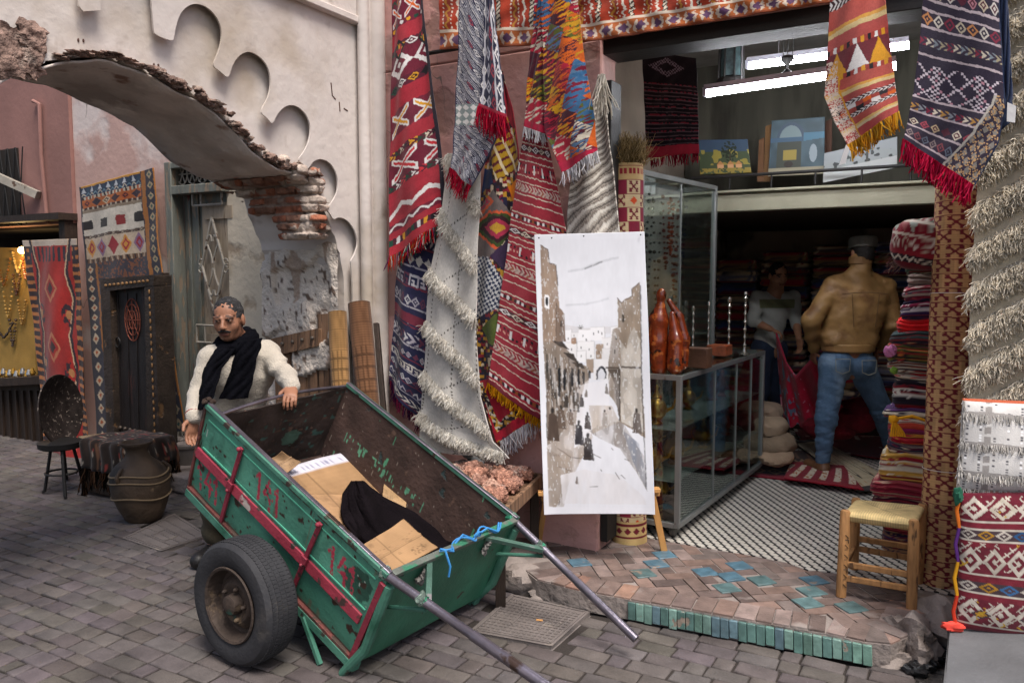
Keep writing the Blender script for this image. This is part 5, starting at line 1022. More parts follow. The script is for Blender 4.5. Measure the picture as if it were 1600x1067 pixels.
# ================================================================== folded rugs
def folded_mesh(w_, d_, h_, seed, pal, n=22, layers=3, kind=0):
    r = random.Random(seed); la = np.linspace(-math.pi / 2, math.pi / 2, n + 1); lo = np.linspace(0, 2 * math.pi, 3 * n, endpoint=False); LA, LO = np.meshgrid(la, lo, indexing='ij'); sg = lambda x, p: np.sign(x) * np.abs(x) ** p
    cz = sg(np.sin(LA), .75); cr = np.abs(np.cos(LA)) ** .18; x = cr * sg(np.cos(LO), .28); y = cr * sg(np.sin(LO), .28)
    ph = r.random() * 9; zz = (cz + 1) / 2; gro = 1 - .07 * np.abs(np.cos(zz * math.pi * layers)) ** 8 * (np.abs(cz) < .93) + .03 * (hsh(np.floor(zz * layers) + seed, seed) - .5); wob = 1 + .03 * np.sin(x * 3 + ph) * np.cos(y * 2.5 + ph * 2)
    pts = np.stack([x * w_ / 2 * gro * wob, y * d_ / 2 * gro * wob, zz * h_ + .012 * np.sin(x * 4 + ph) * zz + .006 * np.sin(y * 7 + ph)], -1).reshape(-1, 3)
    nn = 3 * n; idx = np.arange((n + 1) * nn).reshape(n + 1, nn); f = np.stack([idx[:-1].ravel(), np.roll(idx[:-1], -1, 1).ravel(), np.roll(idx[1:], -1, 1).ravel(), idx[1:].ravel()], 1)
    u = ((x + 1) / 2 * .5 + (y + 1) / 2 * .5).ravel(); v = (zz.ravel() * layers) % 1; lay = np.floor(zz.ravel() * layers); p = Pat(u, v, pal[0]); kinds = ['zig', 'odiam', 'diam', 'chev', 'bars', 'dots', 'cross', 'zig2']; u = u * 1.7
    bg = [L(c) for c in pal]
    for k in range(layers):
        m = lay == k; q = Pat(u[m], v[m], pal[(k + kind) % len(pal)]); q.band(.12, .2, 'plain', [pal[(k + 1) % len(pal)]]); q.band(.28, .78, kinds[(kind + k) % 8], [pal[(k + 2) % len(pal)], pal[(k + 3) % len(pal)]], r.choice((7, 9, 12)), pal[(k + kind + 1) % len(pal)] if r.random() > .4 else None); q.band(.84, .92, 'bars', [pal[-1]], 20); p.c[m] = q.c
    me = mesh_raw('folded_rug', pts, f, p.c * (.8 + .4 * vn(u * 9, v * 5))[:, None]); me.materials.append(TEX); return me
def put_mesh(name, me, loc, B_, label, cat, group=None, sc_=(1, 1, 1)):
    o = bpy.data.objects.new(name, me); COL.objects.link(o); M_ = Matrix([[B_[j][i] * sc_[j] for j in range(3)] + [loc[i]] for i in range(3)] + [[0, 0, 0, 1]]); o.matrix_world = M_; ORG[o] = A(loc); return tag(o, label, cat, group)
D1, D2, D3, D4 = '7a1b28', 'c2a98a', '26202e', 'c87a28'
stack = [  # y0, y1, left x, palette, layers, kind, label
 (832, 872, 1388, ['27283f', '6d1f2c', '3a2a4a', 'a07a5a'], 4, 1, 'dark blue edged folded rug at the very bottom of the stack behind the stool'),
 (800, 834, 1380, ['6d1f2c', '30203a', 'a8323c', '8a6a4a'], 4, 4, 'deep red and violet folded rug showing between the stool legs'),
 (776, 802, 1372, ['8a2432', '4a2030', 'b89a80', '2a2438'], 3, 2, 'folded rug with thin maroon edges just behind the top of the stool'),
 (752, 778, 1370, ['8f2a38', 'a84a50', 'c4a08a', '7a2030'], 2, 1, 'muted crimson folded kilim with faded lozenges above the stool'),
 (708, 752, 1378, ['d8cdb8', 'd8cdb8', '8a1f2c', 'c89a4a'], 1, 2, 'cream folded rug with red and gold diamond border'),
 (694, 708, 1392, ['5a2030', '9c8a8a', '2a2840', 'c4b49c'], 2, 4, 'thin navy edged folded kilim right above the cream rug'),
 (676, 694, 1394, ['a01c2a', 'b8323c', '5a1a28', 'c88'+'a3c'], 2, 0, 'thin plain scarlet folded rug below the yellow tied bundle'),
 (656, 678, 1392, ['c44a3a', 'd8cdb8', '2c5a4a', '8a2a5a'], 2, 7, 'folded rug with orange and pink zigzags under the yellow tie'),
 (640, 656, 1394, ['d8cdb8', '5a3a6a', 'a8323c', '2f2a3a'], 1, 3, 'pale speckled folded rug tied with a yellow cord'),
 (596, 640, 1400, ['241f2a', 'd8d4cc', '7a1b28', '241f2a'], 2, 6, 'black folded carpet with white star figures in the middle of the stack'),
 (580, 598, 1408, ['b83030', '2a2430', 'c4b8a8', '8a2430'], 2, 5, 'thin bright red edged folded rug over the star carpet'),
 (566, 582, 1400, ['3a2a34', 'c4bcae', '6a4a3a', '8a3a34'], 2, 4, 'charcoal and beige speckled folded rug in mid stack'),
 (540, 566, 1394, ['b06a34', '2a2428', '9c3434', '5a5a30'], 2, 4, 'orange, black and red striped folded blanket in mid stack'),
 (520, 542, 1402, ['8a3a40', '3a4a4a', 'b07a5a', '2f2a34'], 2, 7, 'rust and teal patterned folded kilim below the scarlet blanket'),
 (500, 524, 1410, ['d81f24', 'd81f24'], 1, 0, 'bright scarlet folded blanket in the upper half of the stack'),
 (470, 502, 1412, ['3a2450', 'd8cdd0', '8a2a4a', '2a2438'], 2, 3, 'purple and white tangled folded rug above the scarlet blanket'),
 (450, 472, 1420, ['7a1f34', 'c8b8b0', '3a2a3a', '9c3a48'], 2, 0, 'maroon folded kilim with white zigzags in the upper stack'),
 (430, 452, 1424, ['6f5a58', '8a7a74', '5a3a3c', 'a89a90'], 2, 4, 'faded grey rose folded blanket high in the stack'),
 (412, 432, 1424, ['8a2a34', '2f5a44', 'c4b09a', '4a1f2c'], 2, 0, 'red and green diamond folded rug right under the top cushion')]
for i, (y0, y1, xl, pal, lay, kd, lab) in enumerate(stack):
    Yf = 4.3; xl -= 11 if y1 > 470 else 5; a = P(xl, y1, Yf); top = P(xl, y0, Yf); h_ = top[2] - a[2] + .012; w_ = .42; me = folded_mesh(w_ * rnd.uniform(.94, 1.06), .38, h_, i, pal, 34, max(2, int(round(h_ / .026))), kd)
    a2 = S(toS(a)[0] + w_ / 2, toS(a)[1] + .19, a[2]); put_mesh('folded_rug', me, a2, BS @ np.eye(3) if i % 2 else (rotz(rnd.uniform(-.08, .08)) @ BS), lab, 'folded rug', 'folded rugs stacked beside the reed mat roll')
mb = MB(); c = P(1448, 382, 4.1); mb.blob(c, (.16, .14, .13), BS, n=70, pw=.6, jit=.035); 
vv = A(mb.v); pp = Pat((vv[:, 0] * 6 + vv[:, 1] * 4) % 1, np.clip((vv[:, 2] - c[2] + .135) / .27, 0, 1), '7a1f2c'); pp.u = (vv - c) @ U * 3.2 + .5; pp.v = np.clip((vv[:, 2] - c[2] + .13) / .26 * .8 + .2 * (((vv - c) @ U) / .3 + .5), 0, .999); bands(pp, [(1.2, 'plain', ['6a1a26']), (.8, 'zig', ['c4bcae'], 9, '2a2028'), (.5, 'plain', ['8a2430']), (1.6, 'odiam', ['c8bfb4', 'a89a8a'], 7, '7a1f2c'), (.3, 'plain', ['c4bcae']), (1.3, 'zig2', ['9aa59a', '8a4a4a'], 8, '7a1f2c'), (.3, 'plain', ['c4bcae']), (1.2, 'chev', ['b5afa5', '5a6a5a'], 10, '6a1a26')]); pp.c *= .85
o = place('cushion', mb.v, mb.f, pp.c, TEX); tag(o, 'rounded tasselled kilim cushion on top of the rug stack', 'cushion')
strands([c + U * (-.15 + random.uniform(0, .05)) - Z * random.uniform(.03, .12) for _ in range(60)], [-U - Z * .5] * 60, .06, ['9c8078', 'b89a90', '7a4a4a'], parent=o, name='tassel')
mb = MB(); y_ = P(1396, 655, 4.05); mb.tube([y_ + Z * .0, P(1425, 650, 4.03), P(1455, 660, 4.05)], .008, 7)
for k in range(7): mb.tube([y_, y_ + A([-.015 + .01 * k, -.02, -.03 - .006 * k]), y_ + A([-.02 + .012 * k, -.02, -.085])], .005, 5)
mb.blob(y_, (.025, .02, .022), n=8, jit=.2); tag(obj('yellow_cord', mb, mat('yellow_yarn', 'd99a12', rough=.9)), 'thick yellow yarn cord knotted round a bundle in the rug stack', 'cord')
mb = MB(); mb.blob(P(1391, 548, 4.1), .028, n=9, jit=.3); tag(obj('pompom', mb, mat('pink_wool', 'b8709c', rough=1)), 'pink wool pompom hanging from the striped folded blanket', 'pompom')
mb = MB(); mb.blob(P(1397, 579, 4.1), .018, n=8, jit=.3); tag(obj('pompom', mb, mat('green_wool', '6a8a30', rough=1)), 'small green wool pompom below the pink pompom', 'pompom')
# shelves of rugs at the back of the room
protos = [folded_mesh(1, 1, 1, 50 + i, pl, 10, 2, i) for i, pl in enumerate([['8a2430', '4a4050', 'd8c0a0', '6a5040'], ['4a4a5a', 'a02a38', '7a7a90', 'd8c0a0'], ['7a6040', 'd89038', '4a4050', 'a02a38'], ['3a4a7a', 'a0a0a8', 'a02a38', '4a4050'], ['d0b898', '8a7050', 'a02a38', '4a4050'], ['8a2a30', 'c8423a', '4a4050', 'd8c0a0'], ['4a4a54', 'd0b890', '7a3448', '3a4a7a'], ['9a8460', '4a4050', 'c89048', 'a02a38']])]
for ci, (s0, w_, h0, n_) in enumerate(((-.2, .42, 1.55, 13), (.25, .45, 1.62, 14), (.73, .5, 1.7, 16), (1.26, .5, 1.72, 17), (1.79, .5, 1.75, 16), (2.32, .48, 1.7, 14))):
    z_ = tz + .08
    for k in range(n_):
        hh = (h0 + .15) / n_ * rnd.uniform(.85, 1.12); pk_ = rnd.randrange(8); put_mesh('shelved_rug', protos[pk_], S(s0 + w_ / 2 + rnd.uniform(-.015, .015), RD - .25 - rnd.uniform(0, .05), z_), BS, '%s folded rug, %s up in the %s back pile' % (('red and tan', 'slate and crimson', 'brown and orange', 'blue and grey', 'sandy brown', 'bright red', 'dark grey and cream', 'olive and ochre')[pk_], ('lowest', 'second', 'third', 'fourth', 'fifth', 'sixth', 'seventh', 'eighth', 'ninth', 'tenth', 'eleventh', 'twelfth', 'thirteenth', 'fourteenth', 'fifteenth', 'sixteenth', 'seventeenth')[k], ('leftmost', 'second left', 'third', 'fourth', 'fifth', 'rightmost')[ci]), 'folded rug', 'folded rugs piled along the back wall', (w_, .55, hh)); z_ += hh * .96
mb = MB(); mb.box(S(1.3, RD - .3, tz + .035), (3.1, .7, .07), BS); tag(obj('pallet', mb, m_dwood), 'low dark wooden platform under the rug piles at the back', 'platform')
for k in range(10):
    mb = MB(); s_ = .6 + k * .2; mb.tube([S(s_, RD - .5, 2.0), S(s_ + .01, RD - .5, 2.22)], .008, 5); 
    if k == 0: hb = MB()
    hb.tube([S(s_, RD - .5, 1.96), S(s_ + .01, RD - .5, 2.2)], .008, 5)
# ---- floor carpets
def floor_rug(corn, z, patf, label, nu=150, nv=110, amp=.006, cat='floor rug'):
    q = [G(x, y, z) for x, y in corn]; u, v, f = gridmesh(nu, nv); p = q[0] * ((1 - u) * (1 - v))[:, None] + q[1] * (u * (1 - v))[:, None] + q[2] * (u * v)[:, None] + q[3] * ((1 - u) * v)[:, None]
    p = p + Z * (amp * vn(u * 6, v * 5))[:, None]; o = place('floor_rug', p, f, patf(u, v), TEX, solid=.008); return tag(o, label, cat, 'rugs spread on the shop floor')
def pf1(u, v):
    p = Pat(u, v, '4a2a28'); bands(p, [(1, 'plain', ['3a2220']), (2, 'bars', ['6a4a3a', '2a2220'], 18, '352420'), (2, 'zig', ['8a7458'], 12, '2f2424'), (2, 'bars', ['5a2028', '241c1c'], 22, '4a2a28'), (2, 'odiam', ['8a6a4a'], 8, '3a1f22'), (1.2, 'plain', ['7a1a28'])]); return p.c
floor_rug([(1130, 700), (1292, 706), (1345, 764), (1120, 738)], tz + .004, pf1, 'dark brown banded rug on the tiles beside the glass counter')
def pf2(u, v):
    p = Pat(u, v, '6f141f'); p.c *= (.8 + .35 * vn(u * 9, v * 9))[:, None]; p.put((np.abs(v - .35 - .2 * u) < .012) & (vn(u * 80, v * 4) > .35), 'b8a49c'); p.put((np.abs(v - .75 + .3 * u) < .012) & (vn(u * 80, v * 9) > .4), 'b08a84'); p.put((vn(u * 22, v * 16) > .9), 'b8a8a0'); p.put((vn(u * 20 + 9, v * 14) > .93), '3a5a50'); return p.c
floor_rug([(1225, 640), (1480, 648), (1500, 735), (1255, 700)], tz + .018, pf2, 'deep red carpet with sparse pale marks under the two men')
def pf3(u, v):
    p = Pat(u, v, 'b5a88c'); p.put((np.abs(v - .5 - .3 * np.sin(u * 20)) < .03) & (u > .3), '2f2a26'); p.put(vn(u * 20, v * 9) > .88, 'a8794a'); p.put((v < .06) | (v > .94), '3a3434'); return p.c
floor_rug([(1240, 690), (1282, 686), (1412, 760), (1345, 768)], tz + .032, pf3, 'cream rug with loose black lines running diagonally across the shop floor')
def pf4(u, v):
    p = Pat(u, v, '7c1424'); m = (np.abs(((u * 5 + v * 1.2) % 1) - .5) < .24) & (v > .15) & (v < .85); p.put(m, 'c4b8a4'); p.put(m & (vn(u * 40, v * 20) > .75), 'a05a28'); p.put(v > .9, '8a1424'); return p.c
floor_rug([(1236, 722), (1318, 728), (1350, 766), (1225, 748)], tz + .044, pf4, 'small crimson and cream rug end under the boot of the man in brown')
# beige blankets rolled beside the counter
for i, (x, y, r1, r2, c) in enumerate(((1188, 642, .17, .075, '8d7a68'), (1196, 664, .17, .085, '9a8670'), (1202, 692, .19, .09, '85735f'), (1212, 712, .13, .06, 'a28a72'))):
    mb = MB(); q = P(x, y, 6.4 - i * .1); mb.blob(q, (r1, .22, r2), BS, n=16, pw=.8, jit=.08); tag(obj('rolled_blanket', mb, mat('blanket%d' % i, c, rough=.95, var=.2, bump=.6, bscale=60)), ('beige rolled blanket on top of the pile behind the counter', 'pale brown rolled blanket second from the top behind the counter', 'wide taupe rolled blanket near the floor behind the counter', 'small tan rolled blanket lowest at the corner of the dark rug')[i], 'blanket', 'rolled blankets behind the counter')
# ---- cushions at the right on the stone block
blk = MB(); bp = [G(x, y, .195) for x, y in ((1484, 976), (1760, 965), (1760, 1250), (1474, 1120))]; blk.prism(bp, (0, 0, -.2)); tag(obj('stone_block', blk, mat('grey_slab', '5f6062', rough=.8, var=.15, bump=.4, bscale=60), bevel=.01), 'smooth grey stone block at the lower right corner under the kilim cushion', 'block')
def cushion(px, Y, dep, patf, label, puff=.07, n=(170, 150)):
    q = [P(x, y, Y) for x, y in px]; u, v, f = gridmesh(*n); p = q[0] * ((1 - u) * (1 - v))[:, None] + q[1] * (u * (1 - v))[:, None] + q[2] * (u * v)[:, None] + q[3] * ((1 - u) * v)[:, None]
    e = (1 - np.abs(2 * u - 1) ** 3) * (1 - np.abs(2 * v - 1) ** 3); e = np.sqrt(np.clip(e, 0, 1)); nn = -nrm(U * .0 + N); fr = p + nn[None] * (puff * e + .006 * np.sin(u * 9 + v * 5) * e)[:, None]; bk = p - nn[None] * (puff * .8 * e)[:, None]; c = patf(u, v)
    V_ = np.concatenate([fr, bk]); f2 = f[:, ::-1] + len(p); ed = []
    o = place('floor_cushion', V_, np.concatenate([f, f2]), np.concatenate([c, c]), TEX); return tag(o, label, 'cushion', 'large cushions at the right of the shop'), fr, q
def p_kil(u, v):
    p = Pat(u, v, '6f2433'); K = [(.5, 'plain', ['6a2030']), (3.2, 'odiam', ['cfc6b8', 'c8bfae'], 5, '6f2433'), (.3, 'plain', ['cfc6b8']), (.9, 'plain', ['7a2634']), (.2, 'plain', ['cfc6b8']), (1.5, 'odiam', ['c9c0b4', 'b4842a', 'c9c0b4', '2a5a8a'], 8, '4a3a40'), (.25, 'plain', ['cfc6b8']), (.9, 'plain', ['7a2634']), (4, 'odiam', ['cfc6b8', 'bdb4a6'], 6, '6f2433'), (.25, 'plain', ['cfc6b8']), (.9, 'plain', ['7a2634']), (1.6, 'odiam', ['c9c0b4', 'b4842a', '3a6a9a', 'c9c0b4'], 7, '4a3a40'), (.25, 'plain', ['cfc6b8']), (.9, 'plain', ['7a2634']), (4, 'odiam', ['cfc6b8', 'cfc6b8'], 5, '6f2433'), (.25, 'plain', ['cfc6b8']), (1.2, 'plain', ['7a2634'])]
    bands(p, K); x, y = u * 24, v * 32
    q = (((np.abs((x + y) % 2 - 1) < .2) | (np.abs((x - y) % 2 - 1) < .2)) & (np.floor(x * .75 + y * .5) % 2 == 0)); big = ((v > .02) & (v < .16)) | ((v > .33) & (v < .53)) | ((v > .74) & (v < .93)); p.put(big & q, 'cfc6b8'); d = np.abs((u * 3) % 1 - .5) + np.abs(((v - .85) / .16)); p.put(big & (d < .22), '4a3a40'); p.put(big & (d < .14), 'b8862c'); p.put(big & (hsh(u * 15, v * 20) > .93) & q, 'c8a030')
    return p.c * (.62 + .3 * vn(u * 30, v * 40))[:, None]
o, fr_, q = cushion([(1501, 770), (1720, 768), (1720, 1010), (1494, 980)], 3.12, .1, p_kil, 'large maroon and cream kilim cushion standing on the grey block')
pts = [q[0], q[0] * .66 + q[3] * .34, q[0] * .34 + q[3] * .66, q[3]]
for k, c in enumerate(('d8701c', '5a2a7a', 'd89a18', 'c8381c')):
    mb = MB(); a, b = q[0] + (q[3] - q[0]) * k / 4, q[0] + (q[3] - q[0]) * (k + 1) / 4; mb.tube([a - N * .01, (a + b) / 2 - U * .012 - N * .01, b - N * .01], .007, 6); adopt(obj('edge_cord', mb, mat('cord%d' % k, c, rough=.9)), o)
mb = MB(); mb.blob(q[3] - U * .01 - N * .02 + Z * .01, (.05, .02, .02), n=8, jit=.3); adopt(obj('tassel', mb, mat('coral_yarn', 'e0483a', rough=.9)), o)
mb = MB(); mb.blob(q[0] - U * .01 - N * .02 - Z * .01, (.015, .02, .035), n=8, jit=.3); adopt(obj('tassel', mb, mat('green_yarn', '1f5a44', rough=.9)), o)
def p_seq(u, v):
    p = Pat(u, v, 'd3d0cc'); g = (np.abs((v * 3.1 + .04 * np.sin(u * 9)) % 1 - .5) < .09) | (np.abs((u * 2.6) % 1 - .5) < .06) & (np.sin(v * 60 + u * 9) > -.6); p.put(g, '9d9894'); s_ = (np.abs((u * 10.4) % 1 - .5) < .09) & (np.abs((v * 34) % 1 - .5) < .28) & ~g & (hsh(u * 10.4, v * 34) > .45); p.put(s_, '5d5c60'); p.put(s_ & (hsh(u * 10.4 + 5, v * 34) > .75), 'ffffff'); p.put(v < .025, 'b0583a'); return p.c
o, fr_, q = cushion([(1504, 622), (1720, 632), (1720, 776), (1494, 764)], 3.16, .1, p_seq, 'white sequinned cushion with grey fringe bands standing on the kilim cushion')
gi = fr_.reshape(150, 170, 3); st = []
for vv_ in (.16, .48, .81): st += [gi[int((vv_ + .015 * math.sin(k)) * 149), int(random.random() * 169)] for k in range(170)]
st += [gi[int(random.random() * 149), 2] for _ in range(140)] + [gi[146, int(random.random() * 169)] for _ in range(120)]
strands(st, [-N * .6 - Z for _ in st], .03, ['d8d4ce', 'e8e4de', 'c4c0ba'], r=.0024, parent=o, name='fringe')
# ================================================================== painting and easel
m_pine = mat('pine', 'c08d52', rough=.6, var=.2, scale=6, bump=.2, bscale=40, stretch=(4, 4, .6))
cq = [P(835, 367, 4.15), P(1007, 362, 4.08), P(1023, 803, 4.06), P(850, 803, 4.12)]
u, v, f = gridmesh(230, 600)
pt = cq[0] * ((1 - u) * (1 - v))[:, None] + cq[1] * (u * (1 - v))[:, None] + cq[2] * (u * v)[:, None] + cq[3] * ((1 - u) * v)[:, None]
pt = pt + YY * (.006 * np.sin(u * 3.1 + v * 6) + .004 * np.sin(v * 13))[:, None] + YY * (-.012 * (np.abs(u - .5) * 2) ** 6 * (v > .0) * v)[:, None]
cx_ = (10 + 40 * v) * (1 - u) + (417 + 43 * v) * u; cy_ = 15 * (1 - u) + 5 * u + v * (1037 * (1 - u) + 1040 * u)
pp = Pat(u, v, 'e6e7ec'); PXp, PYp = cx_, cy_
wob = 2.5 * (vn(cx_ * .11, cy_ * .11) - .5); X_p, Y_p = cx_ + wob, cy_ + 2.5 * (vn(cx_ * .1 + 9, cy_ * .1) - .5)
def ppoly(pts, col, a=1, tex=.25, seed=0):
    ins = np.zeros(len(X_p), bool); j = len(pts) - 1
    for i in range(len(pts)):
        (xi, yi), (xj, yj) = pts[i], pts[j]; ins ^= ((yi > Y_p) != (yj > Y_p)) & (X_p < (xj - xi) * (Y_p - yi) / (yj - yi + 1e-9) + xi); j = i
    c = A(L(col)); t_ = a * (1 - tex + tex * 2 * vn(X_p * .06 + seed, Y_p * .018)[ins]); t_ = np.clip(t_, 0, 1)[:, None]; pp.c[ins] = pp.c[ins] * (1 - t_) + c * t_
def pstroke(pts, w_, col, a=.9, soft=.5):
    b = stroke(X_p, Y_p, pts); t_ = np.clip((w_ - b) / (w_ * soft + .01), 0, 1) * a; pp.c[:] = pp.c * (1 - t_[:, None]) + A(L(col)) * t_[:, None]
sk = np.clip((cy_ - 30) / 330, 0, 1) * (cy_ < 370); pp.c *= (1 - .05 * sk * vn(cx_ * .01, cy_ * .03))[:, None]
pstroke([(140, 148), (190, 140), (225, 125), (262, 112), (320, 98)], 7, 'b4b6bb', .6, 1); pstroke([(200, 138), (235, 126), (262, 113)], 4, '75777c', .8, 1); pstroke([(130, 272), (200, 268), (250, 258), (285, 247)], 6, 'c4c6cb', .7, 1)
ppoly([(100, 340), (200, 355), (330, 345), (330, 375), (130, 375)], 'cfcbc9', .5)
# far town
for x0, y0, x1, y1, c in ((126, 362, 150, 412, 'f2f1f2'), (150, 372, 180, 420, 'eceaea'), (175, 362, 222, 405, 'f4f3f4'), (220, 352, 272, 400, 'f3f2f3'), (262, 390, 300, 440, 'eceaea'), (295, 350, 328, 400, 'f1f0f1'), (168, 405, 235, 470, 'f0efef'), (128, 408, 170, 470, 'efedec'), (206, 470, 232, 520, 'b8a492'), (240, 415, 268, 468, 'b09a86'), (150, 392, 168, 414, 'b4947c'), (170, 440, 205, 480, 'f4f3f3'), (262, 430, 300, 500, 'e4e2e2')): ppoly([(x0, y0), (x1, y0 - 2), (x1, y1), (x0, y1)], c, 1, .06); pstroke([(x1, y0), (x1, y1)], 1.6, 'aaa6a6', .7); pstroke([(x0, y0), (x1, y0 - 2)], 1.4, 'b9b6b6', .6)
for x_, y_ in ((138, 392), (160, 380), (192, 380), (205, 395), (232, 372), (250, 366), (262, 372), (185, 425), (215, 430), (150, 430), (282, 410), (310, 372), (186, 455), (222, 455), (252, 440), (140, 445)): pstroke([(x_, y_), (x_, y_ + 6)], 2.2, '35302e', .85)
for k in range(6): a_ = k * 1.05; pstroke([(184, 358), (184 + 9 * math.cos(a_), 352 + 8 * math.sin(a_))], 1.8, '6a6862', .8)
ppoly([(232, 470), (288, 470), (290, 545), (232, 545)], 'eceaea', 1, .05); ppoly([(242, 545), (243, 512), (252, 497), (264, 494), (275, 502), (280, 520), (280, 540)], '3b3c42', .95, .1); ppoly([(247, 545), (250, 515), (258, 503), (268, 506), (275, 525), (275, 540)], 'dedfe4', 1, .05)
# ground tones
ppoly([(60, 590), (140, 560), (215, 545), (200, 640), (230, 760), (180, 860), (90, 1035), (60, 1035)], 'b9aa9c', .75, .35, 4); ppoly([(60, 800), (110, 830), (150, 900), (120, 1035), (62, 1035)], 'a89888', .55, .5, 9); ppoly([(200, 560), (290, 545), (290, 640), (240, 700), (215, 770), (160, 800), (170, 680)], 'eeedf0', .9, .2)
ppoly([(215, 735), (300, 700), (340, 700), (420, 830), (432, 960), (400, 900), (330, 800), (250, 760)], 'a39a94', .75, .5, 3); ppoly([(340, 730), (400, 780), (428, 900), (434, 960), (380, 850)], '8d95a4', .6, .4, 8); ppoly([(215, 640), (300, 640), (330, 700), (230, 745)], 'c3b6a8', .7, .4)
ppoly([(110, 900), (200, 880), (330, 900), (420, 980), (430, 1010), (120, 1010)], 'e2e0e2', .7, .5)
# left terrace
ppoly([(33, 50), (62, 68), (68, 118), (92, 122), (98, 200), (106, 285), (108, 300), (104, 410), (60, 420), (44, 420)], 'a8917e', 1, .12, 2); ppoly([(92, 265), (124, 302), (128, 405), (96, 405), (92, 300)], '8f7a6a', 1, .15, 7)
for k in range(14): x_ = 45 + (k * 37) % 50; pstroke([(x_, 120 + k * 18), (x_ + 4, 150 + k * 18)], 3, 'c3b2a3', .5, 1)
pstroke([(33, 52), (62, 70), (68, 118), (92, 124), (99, 200)], 2, '4a3d36', .9); pstroke([(93, 265), (93, 400)], 2.5, '5c4c42', .8)
ppoly([(48, 232), (66, 236), (67, 286), (50, 282)], 'f0eeee', 1, .05); ppoly([(53, 242), (62, 244), (62, 274), (54, 272)], '2b2a2c', 1, .1); pstroke([(111, 330), (112, 348)], 3.5, '3a322e', .9)
ppoly([(44, 405), (104, 410), (140, 440), (175, 480), (215, 500), (215, 545), (180, 570), (150, 620), (130, 720), (95, 770), (60, 790), (56, 600)], '9a8b7d', .95, .3, 5)
for (a, b, c_, d) in ((78, 402, 142, 436), (118, 445, 178, 488), (150, 480, 200, 506)): ppoly([(a, b), (a + 40, b + 4), (c_, d), (a + 20, b + 18)], '4a423c', .95, .15)
for k in range(46): x_ = 52 + (k * 53) % 130; y_ = 430 + (k * 71) % 150 + (x_ - 52) * .35; l_ = 18 + (k * 17) % 50; pstroke([(x_, y_), (x_ + 3, y_ + l_)], 2 + (k % 3) * 1.5, ('2b2826', '3c3631', '57493e', 'cfc8c2')[k % 4], .75)
for x_, y_, h_ in ((120, 505, 80), (148, 500, 70), (172, 505, 60), (190, 515, 45), (212, 510, 30), (100, 500, 110)): ppoly([(x_, y_), (x_ + 10, y_ + 3), (x_ + 10, y_ + h_), (x_ + 1, y_ + h_)], '26272b', .9, .2)
for k in range(8): pstroke([(60 + k * 6, 560 + k * 12), (58 + k * 7, 760 - k * 12)], 3, ('1f1e20', '6a584a', 'b9aea2')[k % 3], .6)
# right terrace
ppoly([(318, 245), (335, 262), (345, 250), (372, 238), (372, 212), (400, 188), (408, 500), (425, 760), (330, 700), (328, 500), (324, 400)], 'a39280', 1, .12, 6); ppoly([(330, 400), (352, 430), (362, 380), (380, 350), (402, 400), (408, 500), (418, 740), (335, 700)], 'cdc6bc', .85, .3, 11); ppoly([(300, 360), (325, 350), (330, 500), (330, 690), (318, 640), (290, 600), (285, 500)], 'a6988a', .85, .3)
pstroke([(318, 245), (335, 262), (372, 238), (372, 212), (400, 188)], 2, '5a4b42', .9); pstroke([(278, 500), (326, 500)], 4, '54483f', .9); pstroke([(335, 497), (405, 500)], 4, '54483f', .9); ppoly([(285, 505), (326, 505), (328, 690), (318, 640), (310, 560)], '5c5148', .7, .4); pstroke([(328, 505), (330, 695)], 3, '3a3430', .9); pstroke([(340, 308), (340, 330)], 4, '2b2826', .9); pstroke([(310, 435), (310, 448)], 3, '2b2826', .9); pstroke([(402, 200), (408, 500), (428, 940)], 3, '3e3a3a', .7); pstroke([(314, 385), (315, 395)], 3, '2b2826', .9)
# figures
def fig(x_, y_, h_, c, w__=.22): ppoly([(x_ - h_ * w__ * .5, y_ + h_ * .2), (x_, y_ + h_ * .14), (x_ + h_ * w__ * .6, y_ + h_ * .25), (x_ + h_ * w__, y_ + h_), (x_ - h_ * w__ * .7, y_ + h_ * .96)], c, .95, .15); pstroke([(x_, y_ + h_ * .06), (x_, y_ + h_ * .12)], h_ * .07, '2f2a28', .95)
for a in ((178, 695, 95, '403c40'), (212, 742, 105, '3b3434'), (210, 665, 65, '5a5250'), (274, 655, 62, 'b9b0a8'), (293, 645, 65, 'cbc4be'), (392, 650, 95, '6f6560'), (112, 640, 90, '6a5a4e'), (80, 650, 125, '5a4a40'), (148, 655, 60, '8c7a6c'), (188, 600, 48, '55504e'), (280, 560, 38, '8d857e'), (205, 580, 30, '9a918a'), (168, 610, 34, '70665e'), (130, 600, 50, '4c443e'), (172, 905, 30, '8d8078')): fig(*a)
for a in ((100, 800, 150, 835), (150, 835, 235, 838), (220, 945, 250, 943), (315, 890, 330, 915), (335, 900, 352, 912), (260, 880, 264, 886), (105, 870, 150, 885), (350, 840, 365, 844), (230, 820, 260, 835), (105, 1015, 108, 1000), (300, 800, 306, 806)): pstroke([a[:2], a[2:]], 2, '5a4d44', .7)
for k, g_ in enumerate(([(70, 812), (73, 832), (80, 818)], [(84, 822), (84, 830)], [(89, 822), (88, 832), (94, 824), (96, 832)], [(100, 826), (104, 824), (102, 832)], [(109, 818), (109, 832)])): pstroke(g_, 1.1, '7d7068', .8)
brd = (cx_ - (10 + 40 * v) < 18) | ((417 + 43 * v) - cx_ < 16) | (cy_ < 30) | (cy_ > 1022); pp.c[brd] = L('e8e9ee')
m_canvas = mat('painted_canvas', attr=True, rough=.55, var=.02, scale=4, bump=.15, bscale=300, bdist=.002, spec=.3)
cg = pp.c.reshape(600, 230, 3)
for _ in range(1): cg = (cg + np.roll(cg, 1, 0) + np.roll(cg, -1, 0) + np.roll(cg, 1, 1) + np.roll(cg, -1, 1)) / 5
